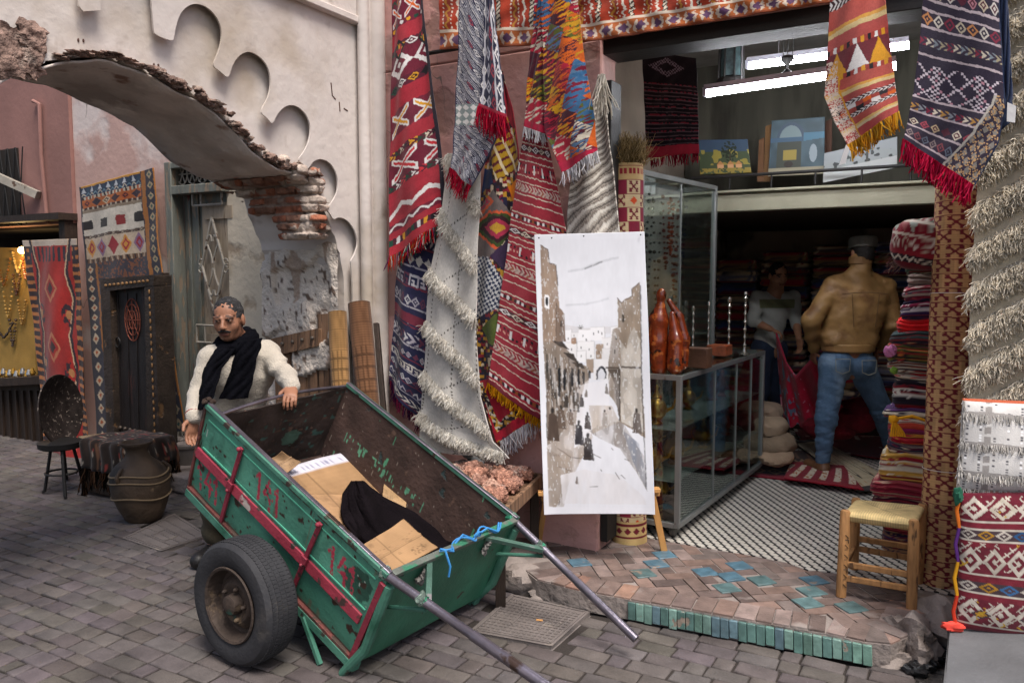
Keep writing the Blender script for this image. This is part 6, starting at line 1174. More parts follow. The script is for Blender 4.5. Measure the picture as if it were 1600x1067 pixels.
pp.c = cg.reshape(-1, 3); lum = pp.c.mean(1); wash = (vn(cx_ * .035 + 2, cy_ * .02) - .5) * .35 + (vn(cx_ * .14, cy_ * .05) - .5) * .2; pp.c *= (1 + wash * np.clip(1.25 - lum * 1.3, 0, 1))[:, None]; pp.c = np.where((lum < .5)[:, None], pp.c * .82, pp.c)
spk = (vn(cx_ * .25 + 7, cy_ * .09) > .8) & (lum > .08) & (lum < .6); pp.c[spk] = pp.c[spk] * .5 + .38
cv_ = place('painting', pt, f, pp.c, m_canvas, solid=.006); tag(cv_, 'tall unframed brown ink painting of an old street leaning on the pine easel', 'painting')
mb = MB()
for x_, y_ in ((842, 372), (912, 369), (1001, 367), (862, 372)): mb.blob(P(x_, y_, 4.07), .004, n=5)
adopt(obj('pin', mb, m_blackiron), cv_)
es = thing('easel', G(940, 850, PZ), 'pine tripod easel holding the tall street painting', 'easel')
fl_ = G(842, 846, PZ); fr2 = G(1038, 862, PZ); bk = G(935, 838, PZ) + N * .02
topp = P(925, 372, 4.24)
for a, b, w_ in ((fl_, topp - X * .03, .032), (fr2, topp + X * .03, .036)): mb = MB(); mb.beam(a, b, w_, .02, up=(0, 1, 0.1)); obj('leg', mb, m_pine, es, bevel=.003)
mb = MB(); mb.beam(bk, topp + YY * .03, .03, .02, up=(1, 0, 0)); obj('leg', mb, m_pine, es, bevel=.003)
mb = MB(); mb.beam(P(846, 778, 4.16), P(1030, 770, 4.14), .05, .022); mb.box(P(1025, 765, 4.1), (.04, .05, .022)); mb.box(P(845, 770, 4.13), (.03, .05, .022)); obj('ledge', mb, m_pine, es, bevel=.003)

# ================================================================== mineral table
TZ = .5
tq = [G(676, 722, TZ), G(846, 744, TZ), G(788, 798, TZ), A([-.56, 4.26, TZ])]
tb_ = thing('display_table', A([*(sum(tq) / 4)[:2], 0]), 'low dark wooden table carrying the heap of minerals beside the handcart', 'table')
mb = MB(); mb.prism([p - Z * .02 for p in tq], (0, 0, -.025)); 
for a, b in zip(tq, tq[1:] + tq[:1]): mb.beam(a - Z * .02, b - Z * .02, .022, .07)
obj('tray', mb, m_wood, tb_, bevel=.004)
for p in tq: q = p * .9 + sum(tq) / 4 * .1; mb = MB(); mb.box(A([q[0], q[1], (TZ - .06) / 2]), (.05, .05, TZ - .06)); obj('leg', mb, m_dwood, tb_, bevel=.004)
rk = []
for i, (c, c2) in enumerate((('b08472', '8a6252'), ('c08c76', '9a6e5c'), ('9a887e', '7a6c64'), ('c49c88', 'a87c6a'), ('8c807a', '6a605a'), ('b08678', 'c9b2a4'))):
    mb = MB(); mb.blob((0, 0, 0), (1, .8, .65), n=9, jit=.32, pw=.8, rng=random.Random(i * 5 + 2)); me = mesh_raw('rock', mb.v, mb.f, ang=25); me.materials.append(mat('mineral%d' % i, c, rough=.85, var=.35, scale=3, bump=.6, bscale=4, patches=((c2, 3, .5, .1), ('d0b8aa', 5, .68, .04)), bdist=.05)); rk.append(me)
pos = []
for k in range(64):
    while True:
        a, b = random.random(), random.random(); c = tq[0] * (1 - a) * (1 - b) + tq[1] * a * (1 - b) + tq[2] * a * b + tq[3] * (1 - a) * b
        if .06 < a < .94 and .06 < b < .93: break
    r = random.choice((.028, .036, .044, .055)); h_ = .012 + .08 * max(0, 1 - 2 * abs(a - .55)) * max(0, 1 - 2 * abs(b - .5)) * random.random()
    put_mesh('mineral_rock', rk[random.choice((0, 1, 3, 5, 1, 0) if a > .35 else (2, 4, 5, 2))], c + Z * (h_ + r * .3 - .01), rotz(random.random() * 6) , 'rough reddish brown mineral lump in the heap on the low table' if a > .35 else 'rough greyish mineral lump at the left of the heap on the low table', 'rock', 'mineral lumps on the low table', (r, r, r))
tb_fs = G(744, 722, TZ + .03); fo_ = thing('fossil', tb_fs, 'grey twin spiral fossil standing at the back of the mineral heap', 'fossil')
mb = MB(); Bf = basis([1, .1, 0])
for sx_ in (-1, 1):
    c = P(744 + 11 * sx_, 704, tb_fs[1]); mb.lathe([(.002, -.03), (.045, -.026), (.05, 0), (.04, .026), (.02, .03), (.002, .03)], c, 20, np.array([X, Z, -YY]), cap=False)
    mb.tube([c - YY * .03 + X * sx_ * (.038 - .0026 * k) * math.cos(k * .6) + Z * (.038 - .0026 * k) * math.sin(k * .6) for k in range(14)], [.008 - .0004 * k for k in range(14)], 6)
mb.blob(P(744, 722, tb_fs[1]), (.05, .04, .05), n=10, jit=.25); obj('shell', mb, mat('grey_fossil', '75787a', rough=.6, var=.3, bump=.6, bscale=60), fo_)

# ================================================================== glass counters
m_alu = mat('aluminium_frame', '8f9190', rough=.4, metal=.6, var=.12, bump=.1, patches=(('6b5f58', 12, .66, .05),))
gls = glass_mat()
def case(name, label, a0, a1, depth, z0, z1, shelves, fw, verts=(), back=None, cast=True):
    e1 = nrm((a1 - a0) * A([1, 1, 0])); ln = np.linalg.norm((a1 - a0)[:2]); e2 = A([-e1[1], e1[0], 0]); B_ = np.array([e1, e2, Z]); O = A([a0[0], a0[1], 0]); q = lambda a, b, z: O + e1 * a + e2 * b + Z * z
    th = thing(name, q(ln / 2, depth / 2, 0) + Z * tz, label, 'display case')
    mb = MB()
    for b in (fw / 2, depth - fw / 2):
        for a in (fw / 2, ln - fw / 2): mb.box(q(a, b, (z0 + z1) / 2), (fw, fw, z1 - z0 - .004), B_)
        for z in (z0 + fw / 2, z1 - fw / 2): mb.box(q(ln / 2, b, z), (ln - 2 * fw - .002, fw, fw), B_)
    for a in (fw / 2, ln - fw / 2):
        for z in (z0 + fw / 2, z1 - fw / 2): mb.box(q(a, depth / 2, z), (fw, depth - 2 * fw - .002, fw), B_)
    for a in verts: mb.box(q(a * ln, fw * .45, (z0 + z1) / 2), (.008, .012, z1 - z0 - 2 * fw - .003), B_)
    obj('frame', mb, m_alu, th, bevel=.002)
    for b in ((fw * .5,) if back is not None else (fw * .5, depth - fw * .5)): mb = MB(); mb.box(q(ln / 2, b, (z0 + z1) / 2), (ln - 2 * fw, .003, z1 - z0 - 2 * fw), B_); obj('glass_pane', mb, gls, th, smooth=False)
    for a in (fw * .5, ln - fw * .5): mb = MB(); mb.box(q(a, depth / 2, (z0 + z1) / 2), (.003, depth - 2 * fw, z1 - z0 - 2 * fw), B_); obj('glass_pane', mb, gls, th, smooth=False)
    for z in shelves: mb = MB(); mb.box(q(ln / 2, depth / 2, z), (ln - 2 * fw - .004, depth - 2 * fw - .01, .008), B_); obj('shelf', mb, mat('shelf_glass', '8a9490', rough=.2, spec=.6), th)
    mb = MB(); mb.box(q(ln / 2, depth / 2, z0 + fw + .006), (ln - 2 * fw - .004, depth - 2 * fw - .006, .008), B_); obj('base_board', mb, m_dwood, th)
    if back is not None: mb = MB(); mb.box(q(ln / 2, depth - fw - .004, (z0 + z1) / 2), (ln - 2 * fw, .008, z1 - z0 - 2 * fw), B_); obj('backboard', mb, back, th)
    if cast:
        for a in (.08, ln - .06):
            for b in (.06, depth - .06): mb = MB(); mb.tube([q(a, b - .014, tz + .036), q(a, b + .014, tz + .036)], .036, 16); mb.box(q(a, b, z0 - .01), (.03, .036, .02), B_); obj('caster', mb, mat('caster_rubber', '55534f', rough=.6), th, bevel=.003)
    return th, q, ln, B_
a0 = G(1060, 846, tz); a1 = G(1191, 742, tz); LZ0, LZ1 = tz + .07, 1.06
a0_, a1_ = a0, a1
lc, lq, lln, lB = case('glass_counter', 'low glass display counter on casters with brass teapots inside beside the painting', a0, a1, .42, LZ0, LZ1, (.74, .44), .03, (.36, .62, .82))
mb = MB(); mb.box(lq(lln / 2, .21, LZ1 + .004), (lln - .006, .414, .006), lB); obj('top_pane', mb, gls, lc)
b0, b1 = A([.80, 4.98, 0]), A([1.50, 5.9, 0])
tc_, tq_, tln, tB = case('tall_glass_cabinet', 'tall glass cabinet full of bead necklaces behind the low counter', b0, b1, .3, tz + .05, 2.27, (1.2, .8), .032, (.5,), back=mat('pale_board', 'b7b2ad', rough=.9), cast=False)
for k, (a_, w_, l_, c) in enumerate(((.1, .05, .30, '3c7f86'), (.18, .06, .55, '8a3a34'), (.26, .07, .72, '5a3a30'), (.36, .06, .50, '2b2f34'), (.46, .07, .66, '36302c'), (.56, .06, .74, '44342c'), (.66, .06, .5, '7a2a24'), (.75, .06, .62, '8c3a2a'), (.84, .05, .78, '6b2a22'), (.92, .05, .45, '3a3a4a'), (.22, .04, .4, '3c8f8a'), (.7, .04, .36, 'b04a2a'))):
    mb = MB(); n_ = 26
    for i in range(n_ + 1):
        f_ = i / n_; xx = a_ * tln + w_ * (2 * f_ - 1) * (1 if f_ else 1); zz = 2.17 - .02 * (k % 3) - l_ * (1 - abs(2 * f_ - 1) ** 1.3); mb.blob(tq_(xx, .235 - .012 * (k % 4), zz), .0095 if i % 5 else .015, n=4)
    tag(obj('bead_necklace', mb, mat('bead_' + c, c, rough=.35, var=.4, scale=60, bump=0), smooth=True), {0: 'short turquoise bead necklace at the left of the tall cabinet', 1: 'red and brown bead necklace second from the left in the tall cabinet', 2: 'long brown bead necklace left of centre in the tall cabinet', 3: 'black bead necklace just left of the cabinet centre bar', 4: 'long dark bead necklace beside the cabinet centre bar', 5: 'very long brown bead necklace right of the cabinet centre bar', 6: 'dark red bead necklace right of centre in the tall cabinet', 7: 'rust red bead necklace among the right group in the tall cabinet', 8: 'longest maroon bead necklace at the right of the tall cabinet', 9: 'slate blue bead necklace nearest the right edge of the tall cabinet', 10: 'narrow teal bead necklace over the red one in the tall cabinet', 11: 'short orange bead necklace over the rust red one in the tall cabinet'}[k], 'necklace', 'necklaces in the tall cabinet')
# burl sculpture
sc_th = thing('wood_sculpture', G(1046, 578, LZ1), 'glossy red brown burl wood sculpture of two leaning abstract figures on the low counter', 'sculpture')
def CT_(px, py, Y): return P(px, py, Y)
Ys = G(1048, 580, LZ1 + .01)[1]; B1 = Body(.02)
B1.chain([P(1030, 574, Ys + .02), P(1027, 535, Ys + .03), P(1029, 500, Ys + .03), P(1032, 478, Ys + .03)], [.05, .062, .056, .03]).ell(P(1033, 462, Ys + .03), (.03, .03, .045), k=.01)
B2 = Body(.015); B2.chain([P(1055, 572, Ys - .04), P(1056, 530, Ys - .03), P(1050, 490, Ys)], [.05, .042, .016])
B3 = Body(.015); B3.chain([P(1068, 570, Ys + .01), P(1070, 530, Ys + .02), P(1061, 495, Ys + .04), P(1045, 470, Ys + .05)], [.028, .03, .026, .015])
m_burl = mat('burl_wood', '7a2f12', rough=.18, var=.45, scale=22, bump=.05, patches=(('b0602a', 26, .56, .1), ('2c1008', 20, .6, .06)), coat=.6)
body('figure', B1, .009, m_burl, sc_th); body('figure', B2, .009, m_burl, sc_th); body('figure', B3, .009, m_burl, sc_th)
mb = MB(); c = G(1091, 574, LZ1 + .01); c = c + Z * .06; mb.box(c, (.1, .14, .12), lB); tag(obj('wooden_box', mb, mat('box_wood', '5c3d2a', rough=.6, var=.3, bump=.4), bevel=.006), 'plain dark wooden box beside the burl sculpture on the counter', 'box')
mb = MB(); c = G(1124, 556, LZ1 + .01); c = c + Z * .042; mb.box(c, (.16, .13, .07), lB)
for k in range(5): mb.box(c + Z * (-.03 + k * .014), (.163, .133, .004), lB)
tag(obj('wooden_box', mb, mat('carved_box', '8a4526', rough=.5, var=.4, scale=30, bump=.5, bscale=90), bevel=.003), 'low reddish carved wooden box in front of the candlesticks', 'box')
m_silver = mat('silver', 'b9b4aa', rough=.25, metal=.9, var=.1, bump=0); m_brass = mat('brass', 'b58a3c', rough=.28, metal=.85, var=.2, bump=.05, patches=(('5a4020', 14, .64, .05),))
def candle(c, h_, r, lab):
    pr = [(r * 1.6, 0), (r * 1.7, .008), (r * .8, .02), (r * .35, .05)]
    z = .05
    while z < h_ - .03: pr += [(r * .3, z), (r * .62, z + .016), (r * .3, z + .03)]; z += .055
    pr += [(r * .7, h_ - .02), (r * .5, h_), (.001, h_)]; mb = MB(); mb.lathe(pr, c, 14, cap=False); tag(obj('candlestick', mb, m_silver), lab, 'candlestick', 'silver candlesticks on the counter')
g1 = G(1130, 556, LZ1 + .01); candle(g1 + lB[0] * .12, .40, .022, 'left one of the two tall silver candlesticks at the back of the counter'); candle(g1 + lB[0] * .16 + lB[1] * -.1, .44, .022, 'right one of the two tall silver candlesticks at the back of the counter')
candle(g1 + lB[1] * .2 - lB[0] * .05, .34, .018, 'thin silver candlestick seen against the cabinet glass, nearer the boxes'); candle(g1 + lB[1] * .14 + lB[0] * .1, .37, .018, 'thin silver candlestick against the cabinet glass, nearer the tall pair')
def teapot(c, s_, lab, mm=None):
    t = thing('teapot', c, lab, 'teapot', 'brassware inside the glass counter'); mb = MB(); mb.lathe([(.03, 0), (.035, .006), (.022, .02), (.05, .05), (.058, .085), (.045, .12), (.022, .14), (.026, .148), (.012, .17), (.008, .19), (.012, .2), (.001, .215)], (0, 0, 0), 18, cap=False); mb.v = [tuple(A(p) * s_ + c) for p in mb.v]; obj('pot', mb, mm or m_brass, t)
    mb = MB(); mb.tube([c + A([.05, 0, .07]) * s_, c + A([.085, -.01, .09]) * s_, c + A([.1, -.015, .14]) * s_], [.011 * s_, .008 * s_, .005 * s_], 8); obj('spout', mb, mm or m_brass, t)
    mb = MB(); mb.tube([c + A([-.045 - .035 * math.sin(k), 0, .06 + .085 * (1 - math.cos(k)) / 2]) * s_ for k in np.linspace(0, 3.14, 9)], .005 * s_, 6); obj('handle', mb, mm or m_brass, t)
for a_, b_, z_, s_, lab in ((.14, .2, .746, 1.1, 'rounded brass teapot on the upper shelf at the street end of the counter'), (.10, .22, .446, 1.25, 'large brass teapot on the middle shelf at the street end of the counter'), (.45, .2, .446, 1.2, 'brass teapot in the middle of the counter on the lower shelf'), (.75, .22, .746, .9, 'small brass teapot on the upper shelf in mid counter'), (1.0, .2, .446, 1.0, 'brass teapot on the lower shelf beyond the centre of the counter'), (.3, .24, LZ0 + .05, 1.1, 'tarnished brass teapot on the counter floor near the painting')): teapot(lq(a_, b_, z_), s_, lab)
for k, a_ in enumerate((1.2, 1.4, 1.52)): mb = MB(); mb.lathe([(.03, 0), (.034, .01), (.02, .03), (.035, .07), (.03, .12), (.014, .15), (.02, .18), (.001, .2)], lq(a_, .2, .746 if k < 2 else .446), 14, cap=False, sy=.8); tag(obj('figurine', mb, mat('copper', '8c4a2c', rough=.4, metal=.5, var=.3)), ('copper coloured figurine on the upper shelf, nearer the brown jacket', 'copper coloured figurine on the upper shelf at the far end', 'copper coloured figurine on the lower shelf at the far end')[k], 'figurine', 'figurines in the glass counter')

# ================================================================== inside the shop, upper part
def p_dk(u, v):
    p = Pat(u, v, '17141a'); m = (v > .3); p.put(m & ((v * 26 % 1) < .22), '5c4a50'); p.put(m & ((v * 13 % 1) > .85) & (vn(u * 40, v * 9) > .4), '7a2030'); d = np.abs(u - .45) / .35 + np.abs(v - .13) / .1; p.put((d < 1) & (d > .5) & ((np.floor(u * 34) + np.floor(v * 60)) % 2 == 0), '77707a'); p.put(v > .9, '9c2436'); return p.c
rug('hanging_rug', 'black striped rug with a crimson end hanging on the wall above the tall cabinet', 'rug', [(1003, 80, 1088, 92), (1006, 160, 1090, 165), (1010, 247, 1092, 240)], .62, p_dk, nu=90, nv=180, amp=.012, fq=1, group='rugs hanging inside the shop', fr=(70, .06, ['9c2436', '7a1a2c'], .003))
ln_c = PT(1142, 135, 1.5)
lt = thing('lantern', ln_c, 'dark pierced metal lantern hanging above the loft paintings', 'lantern')
mb = MB(); mb.lathe([(.02, .46), (.06, .42), (.035, .38), (.10, .34), (.075, .31)], ln_c, 8, cap=False); mb.lathe([(.085, .05), (.1, .03), (.11, .0), (.11, -.02)], ln_c, 8); mb.tube([ln_c + Z * .46, ln_c + Z * .75], .006, 6)
for k in range(8): a_ = k * .785; mb.tube([ln_c + A([.078 * math.cos(a_), .078 * math.sin(a_), .31]), ln_c + A([.085 * math.cos(a_), .085 * math.sin(a_), .05])], .007, 5)
obj('metal_body', mb, m_blackiron, lt); mb = MB(); mb.lathe([(.07, .06), (.066, .3)], ln_c, 8); obj('coloured_glass', mb, mat('lantern_glass', '3a4a4c', rough=.2, var=.5, scale=30), lt)
m_tube = mat('lit_tube', 'ffffff', bump=0, emit=((.95, .96, 1.0), 66))
m_fix = mat('tube_fixture', 'a7a9b4', rough=.5, bump=0)
for (x0, y0), (x1, y1), t_, lab in (((1104, 147), (1400, 104), .85, 'long lit fluorescent tube hanging nearer the street inside the shop'), ((1170, 104), (1420, 72), 1.3, 'lit fluorescent tube hanging farther back inside the shop')):
    a, b = PT(x0, y0, t_), PT(x1, y1, t_); tt = thing('fluorescent_lamp', (a + b) / 2, lab, 'lamp', 'fluorescent lamps on the ceiling of the shop'); mb = MB(); mb.tube([a, b], .019, 12); obj('lamp_tube', mb, m_tube, tt)
    mb = MB(); mb.beam(a + Z * .035 - (b - a) * .01, b + Z * .035, .05, .03); mb.box(a + Z * .01 - (b - a) * .008, (.02, .05, .05), BS); mb.tube([a * .8 + b * .2 + Z * .04, a * .8 + b * .2 + Z * .7], .003, 4); mb.tube([a * .2 + b * .8 + Z * .04, a * .2 + b * .8 + Z * .7], .003, 4); obj('fixture', mb, m_fix, tt)
c = PT(1230, 108, 1.0); pl = thing('rise_and_fall_weight', c, 'black double cone counterweight of a ceiling lamp hanging in front of the tubes', 'lamp weight'); mb = MB(); mb.lathe([(.002, .085), (.035, .07), (.04, .055), (.01, .02), (.004, .0), (.03, -.02), (.055, -.035), (.05, -.055), (.002, -.06)], c, 20, cap=False); obj('weight', mb, m_blackiron, pl)
mb = MB()
for dx in (-.025, .0, .03): mb.tube([c + X * dx + Z * .07, c + X * dx * 1.2 + Z * .7], .0025, 4)
obj('cord', mb, m_blackiron, pl)
def canvas(px, t_, name, pf, lab, th=.02, fr_=None):
    q = [PT(x, y, t_) for x, y in px]; u, v, f = gridmesh(120, 90); p = q[0] * ((1 - u) * (1 - v))[:, None] + q[1] * (u * (1 - v))[:, None] + q[2] * (u * v)[:, None] + q[3] * ((1 - u) * v)[:, None]; o = place(name, p - N * .002, f, pf(u, v), MATS['painted_canvas'], solid=.003); tag(o, lab, 'painting', 'paintings standing on the loft')
    mb = MB(); mb.prism(q, N * th); adopt(obj('stretcher', mb, m_dwood), o)
def c1(u, v):
    p = Pat(u, v, '34465a'); p.put(v > .35, '3f4a34'); p.c[(vn(u * 12, v * 8) > .6) & (v > .3) & (v < .75)] = L('8a7f3a'); d = np.hypot((u - .62) / .16, (v - .35) / .3); p.put((d < 1) & (vn(u * 40, v * 26) > .42), '232c1e'); p.put((np.abs(u - .62 + (v - .6) * .05) < .012) & (v > .35), '3a3024')
    for cx in (.42, .62, .78): p.put((v > .62 + np.abs(u - cx) * 1.6) & (v < .74) & (np.abs(u - cx) < .1), 'a87848'); p.put((v > .74) & (v < .84) & (np.abs(u - cx) < .06), 'c09068')
    p.put((v > .84) & (vn(u * 30, v * 20) > .4), '8a7a3a'); return p.c
canvas([(1091, 219), (1168, 218), (1174, 270), (1094, 273)], 2.18, 'loft_painting', c1, 'landscape painting of huts and a palm on the loft at the left')
def c2(u, v):
    p = Pat(u, v, '42545c'); p.c *= (.6 + .5 * vn(u * 7, v * 7))[:, None]; d = np.hypot((u - .38) / .26, (v - .35) / .3); p.put((d < 1) & (d > .8) & (v < .4), '3d4a58'); p.put((d < .8) & (v < .4), '6a7a7c'); p.put((v > .32) & (v < .4) & (u < .6), '3a5266'); p.put((v > .4) & (u > .14) & (u < .58), '3b3f38'); p.put((v > .55) & (v < .72) & (u > .26) & (u < .5), '8a7a3a'); p.put(np.hypot((u - .8) / .07, (v - .62) / .16) < 1, '7f8a90'); p.put((u > .62) & (v > .25) & (v < .4 - .1 * (u - .6)), '44687c'); p.put(v > .86, '8a846e'); p.put(np.hypot((u - .36) / .08, (v - .8) / .06) < 1, '2f2a24'); return p.c
canvas([(1206, 189), (1289, 183), (1288, 272), (1200, 276)], 2.3, 'loft_painting', c2, 'blue toned courtyard painting in the middle of the loft')
def c3(u, v):
    p = Pat(u, v, '7f8486'); p.put(v > .6, '9a9c9a'); m = (vn(u * 8, 1 + 0 * v) * .5 + .2 < v) & (v < .6); p.put(m, '7f8484'); p.put(m & (vn(u * 24, v * 9) > .62), '2f3434'); p.put((np.abs(u - .6) < .02) & (v < .6) & (v > .1), '3a3a34'); p.put((np.hypot((u - .6) / .12, (v - .12) / .12) < 1) & (vn(u * 60, v * 60) > .45), '2c3a30'); return p.c
canvas([(1288, 240), (1402, 214), (1402, 262), (1286, 286)], 2.14, 'loft_painting', c3, 'pale village painting standing on the loft at the right')
for i, (x0, x1, y0, c) in enumerate(((1196, 1206, 194, '7a5a38'), (1186, 1194, 215, '6a4a30'), (1290, 1300, 186, '4a3024'))):
    mb = MB(); mb.prism([PT(x0, y0 + 4, 2.4), PT(x1, y0, 2.4), PT(x1 - 1, 284, 2.4), PT(x0 - 3, 284, 2.4)], N * .02); tag(obj('leaning_board', mb, mat('board%d' % i, c, rough=.8)), ('brown board leaning at the left of the blue courtyard painting', 'short dark board between the huts landscape and the blue painting', 'dark red board right of the blue courtyard painting')[i], 'board')
mb = MB(); a, b = PT(1296, 150, .9), PT(1420, 150, .9); mb.box(S(2.1, 1.7, 2.75), (.6, .02, .5), BS); tag(obj('green_curtain', mb, mat('green_cloth', '1f4a42', rough=.9, bump=.4, bscale=8)), 'dark green cloth hanging behind the coral kilim inside the shop', 'curtain')

# ================================================================== rush stool
def atXY(p, py): d = ray(800, py); return None
sl = [G(1314, 931, PZ + .005), G(1424, 950, PZ + .005), G(1434, 911, PZ + .005), G(1334, 889, PZ + .005)]; tops = [P(1321, 797, sl[0][1]), P(1428, 812, sl[1][1]), P(1442, 787, sl[2][1]), P(1338, 778, sl[3][1])]
stl = thing('rush_stool', sum(sl) / 4, 'small rustic wooden stool with woven straw seat on the brick threshold', 'stool')
m_stw = mat('stool_wood', 'a97c4e', rough=.7, var=.3, scale=8, bump=.5, bscale=50, stretch=(4, 4, .8), patches=(('5e432c', 9, .62, .06),))
for i, (a, b) in enumerate(zip(sl, tops)): mb = MB(); mid = (a + b) / 2 + X * rnd.uniform(-.004, .004); mb.tube([a, mid, b - Z * .01, b], [.023, .025, .023, .018], 10); lg = obj('leg', mb, m_stw, stl)
mb = MB()
for k, zz in enumerate(np.linspace(.06, .30, 11)):
    c = sl[0] * (1 - zz / .42) + tops[0] * (zz / .42) + A([.004, -.0245, 0]); s_ = .008; mb.tube([c + A([-s_, 0, s_]), c + A([s_, 0, s_ * (1 if k % 2 else -1)]), c + A([-s_ if k % 3 else s_, 0, -s_])], .0018, 4)
lgs = [o for o in stl.children]; mk = obj('handwriting', mb, m_blackiron); adopt(mk, lgs[0])
for (i, j, fs) in ((0, 1, (.22, .38)), (3, 2, (.3, .44)), (0, 3, (.3,)), (1, 2, (.3,))):
    for f_ in fs: mb = MB(); mb.beam(sl[i] * (1 - f_) + tops[i] * f_, sl[j] * (1 - f_) + tops[j] * f_, .018, .03); obj('rung', mb, m_stw, stl, bevel=.005)
u, v, f = gridmesh(90, 90); q = [t_ - Z * .025 for t_ in (tops[3], tops[2], tops[1], tops[0])]
p0 = q[0] * ((1 - u) * (1 - v))[:, None] + q[1] * (u * (1 - v))[:, None] + q[2] * (u * v)[:, None] + q[3] * ((1 - u) * v)[:, None]; ctr = sum(q) / 4; p0 = ctr + (p0 - ctr) * A([1.06, 1.06, 1])
a_, b_ = np.abs(2 * u - 1), np.abs(2 * v - 1); st_ = np.maximum(a_, b_); rope = np.abs(np.sin(st_ * 60)) * .003; zt = .022 * np.sqrt(np.clip(1 - st_ ** 8, 0, 1)) - .012 * (1 - st_) + rope
seat_c = np.tile(A(L('c9b17c')), (len(u), 1)) * (.7 + .4 * np.abs(np.sin(np.where(a_ > b_, v, u) * 90)) * 1)[:, None] * (.85 + .3 * vn(u * 9, v * 9))[:, None]; seat_c[np.abs(a_ - b_) < .03] *= .7
top_ = p0 + Z * zt[:, None]; bot_ = p0 - Z * (.035 * np.sqrt(np.clip(1 - st_ ** 8, 0, 1)))[:, None]
place('woven_seat', np.concatenate([top_, bot_]), np.concatenate([f, f[:, ::-1] + len(u)]), np.concatenate([seat_c, seat_c]), mat('rush', attr=True, rough=.85, var=.15, scale=20, bump=.4, bscale=160), stl)

# ================================================================== the alley side
mb = MB(); sq = [PT(-80, 385, TW + .2), PT(52, 388, TW + .2), PT(56, 592, TW + .2), PT(-80, 600, TW + .2)]; jd = thing('jewellery_display', sq[3], 'warmly lit jewellery niche with hanging necklaces at the far left', 'display')
mb.prism(sq, N * .02); obj('backboard', mb, mat('ochre_cloth', 'b08a45', rough=.9, bump=.3), jd)
mb = MB(); mb.prism([PT(-80, 596, TW - .1), PT(60, 588, TW - .1), PT(62, 600, TW - .1), PT(-80, 608, TW - .1)], N * .35); mb.prism([PT(-80, 608, TW + .0), PT(60, 600, TW + .0), PT(68, 694, TW + .0), PT(-80, 700, TW + .0)], N * .03)
for k in range(9): mb.beam(PT(-30 + 11 * k, 610, TW - .015), PT(-28 + 11.5 * k, 690, TW - .015), .02, .02, up=U)
obj('counter', mb, m_dwood, jd)
lp = PT(34, 391, TW + .08); mb = MB(); mb.blob(lp, .035, n=8); obj('bulb', mb, mat('warm_bulb', 'ffdf9a', bump=0, emit=((1, .62, .2), 14)), jd)
pl_ = bpy.data.lights.new('bulb_light', 'POINT'); pl_.energy = 7; pl_.color = (1, .68, .3); pl_.shadow_soft_size = .04; po = bpy.data.objects.new('bulb_light', pl_); COL.objects.link(po); po.location = lp - Z * .06 - N * .03; 
for k, (x, y, w_, l_, c) in enumerate(((6, 405, 10, 40, '8a5a20'), (12, 440, 9, 55, 'c9a45a'), (6, 505, 14, 22, '3a2f2a'), (26, 430, 5, 30, '5a3a24'), (34, 470, 6, 36, 'b08a4a'), (20, 500, 5, 40, '4a3a30'), (40, 405, 5, 30, '8a4a2a'), (28, 395, 8, 30, 'd0b070'))):
    mb = MB()
    for i in range(19): f_ = i / 18; mb.blob(PT(x + w_ * (2 * f_ - 1), y + l_ * (1 - abs(2 * f_ - 1) ** 1.4), TW + .17), .011 if i % 3 else .016, n=4)
    tag(obj('hanging_necklace', mb, mat('alley_bead' + str(k), c, rough=.3, metal=.3 if k in (1, 4, 7) else 0)), ('bronze bead necklace highest at the left edge of the lit niche', 'long golden necklace in the middle of the lit niche', 'wide black bead necklace low in the lit niche', 'short brown necklace under the lamp of the lit niche', 'small gold necklace low at the right of the lit niche', 'narrow dark necklace hanging lowest in the lit niche', 'rust coloured necklace beside the red carpet in the lit niche', 'pale gold necklace right under the lamp of the lit niche')[k], 'necklace', 'necklaces in the lit niche')
for k in range(12): mb = MB(); mb.lathe([(.02, 0), (.03, .02), (.02, .05), (.012, .07), (.001, .075)], PT(-4 + k * 5, 590 - (k % 3) * 2, TW + .05 + .02 * (k % 2)), 10, cap=False); tag(obj('trinket', mb, m_brass if k % 2 else m_silver), '%s metal trinket, %s from the left on the counter of the lit niche' % (('silver', 'brass')[k % 2], ('first', 'second', 'third', 'fourth', 'fifth', 'sixth', 'seventh', 'eighth', 'ninth', 'tenth', 'eleventh', 'twelfth')[k]), 'trinket', 'trinkets on the niche counter')
def p_redc(u, v):
    p = Pat(u, v, '9c2420'); p.c *= (.75 + .4 * vn(u * 6, v * 14))[:, None]; e = (u < .12) | (u > .9); p.put(e, '2f2226'); p.put(e & ((v * 30 % 1) < .4), 'a8683a'); p.put(v < .025, 'b8a898'); p.put((v > .03) & (v < .09) & (((u * 12) % 1) < .5), '2a2430'); z_ = np.abs(u - .5) - .30 - .08 * tw(v * 4); p.put((np.abs(z_) < .02) & (v < .6), '2a2028'); p.put((np.abs(z_ + .03) < .01) & (v < .6), 'c0a080')
    for cy in (.2, .42, .62): d = np.abs(u - .5) / .14 + np.abs(v - cy) / .06; p.put((d < 1) & (d > .7), 'b06a4a'); p.put((d < .4), '3a2428')
    for cx, cy in ((.22, .3), (.78, .3), (.22, .5), (.78, .5), (.3, .7), (.7, .72)): d = np.hypot((u - cx) / .1, (v - cy) / .04); p.put((d < 1) & (vn(u * 40, v * 80) > .45), '33222a'); p.put((d < .4), 'b0784a')
    m = (v > .6) & (v < .85) & (np.abs(u - .5) < .32 - .3 * np.abs(v - .72)); p.c[m] = p.c[m] * .4 + A(L('c0504a')) * .6; return p.c
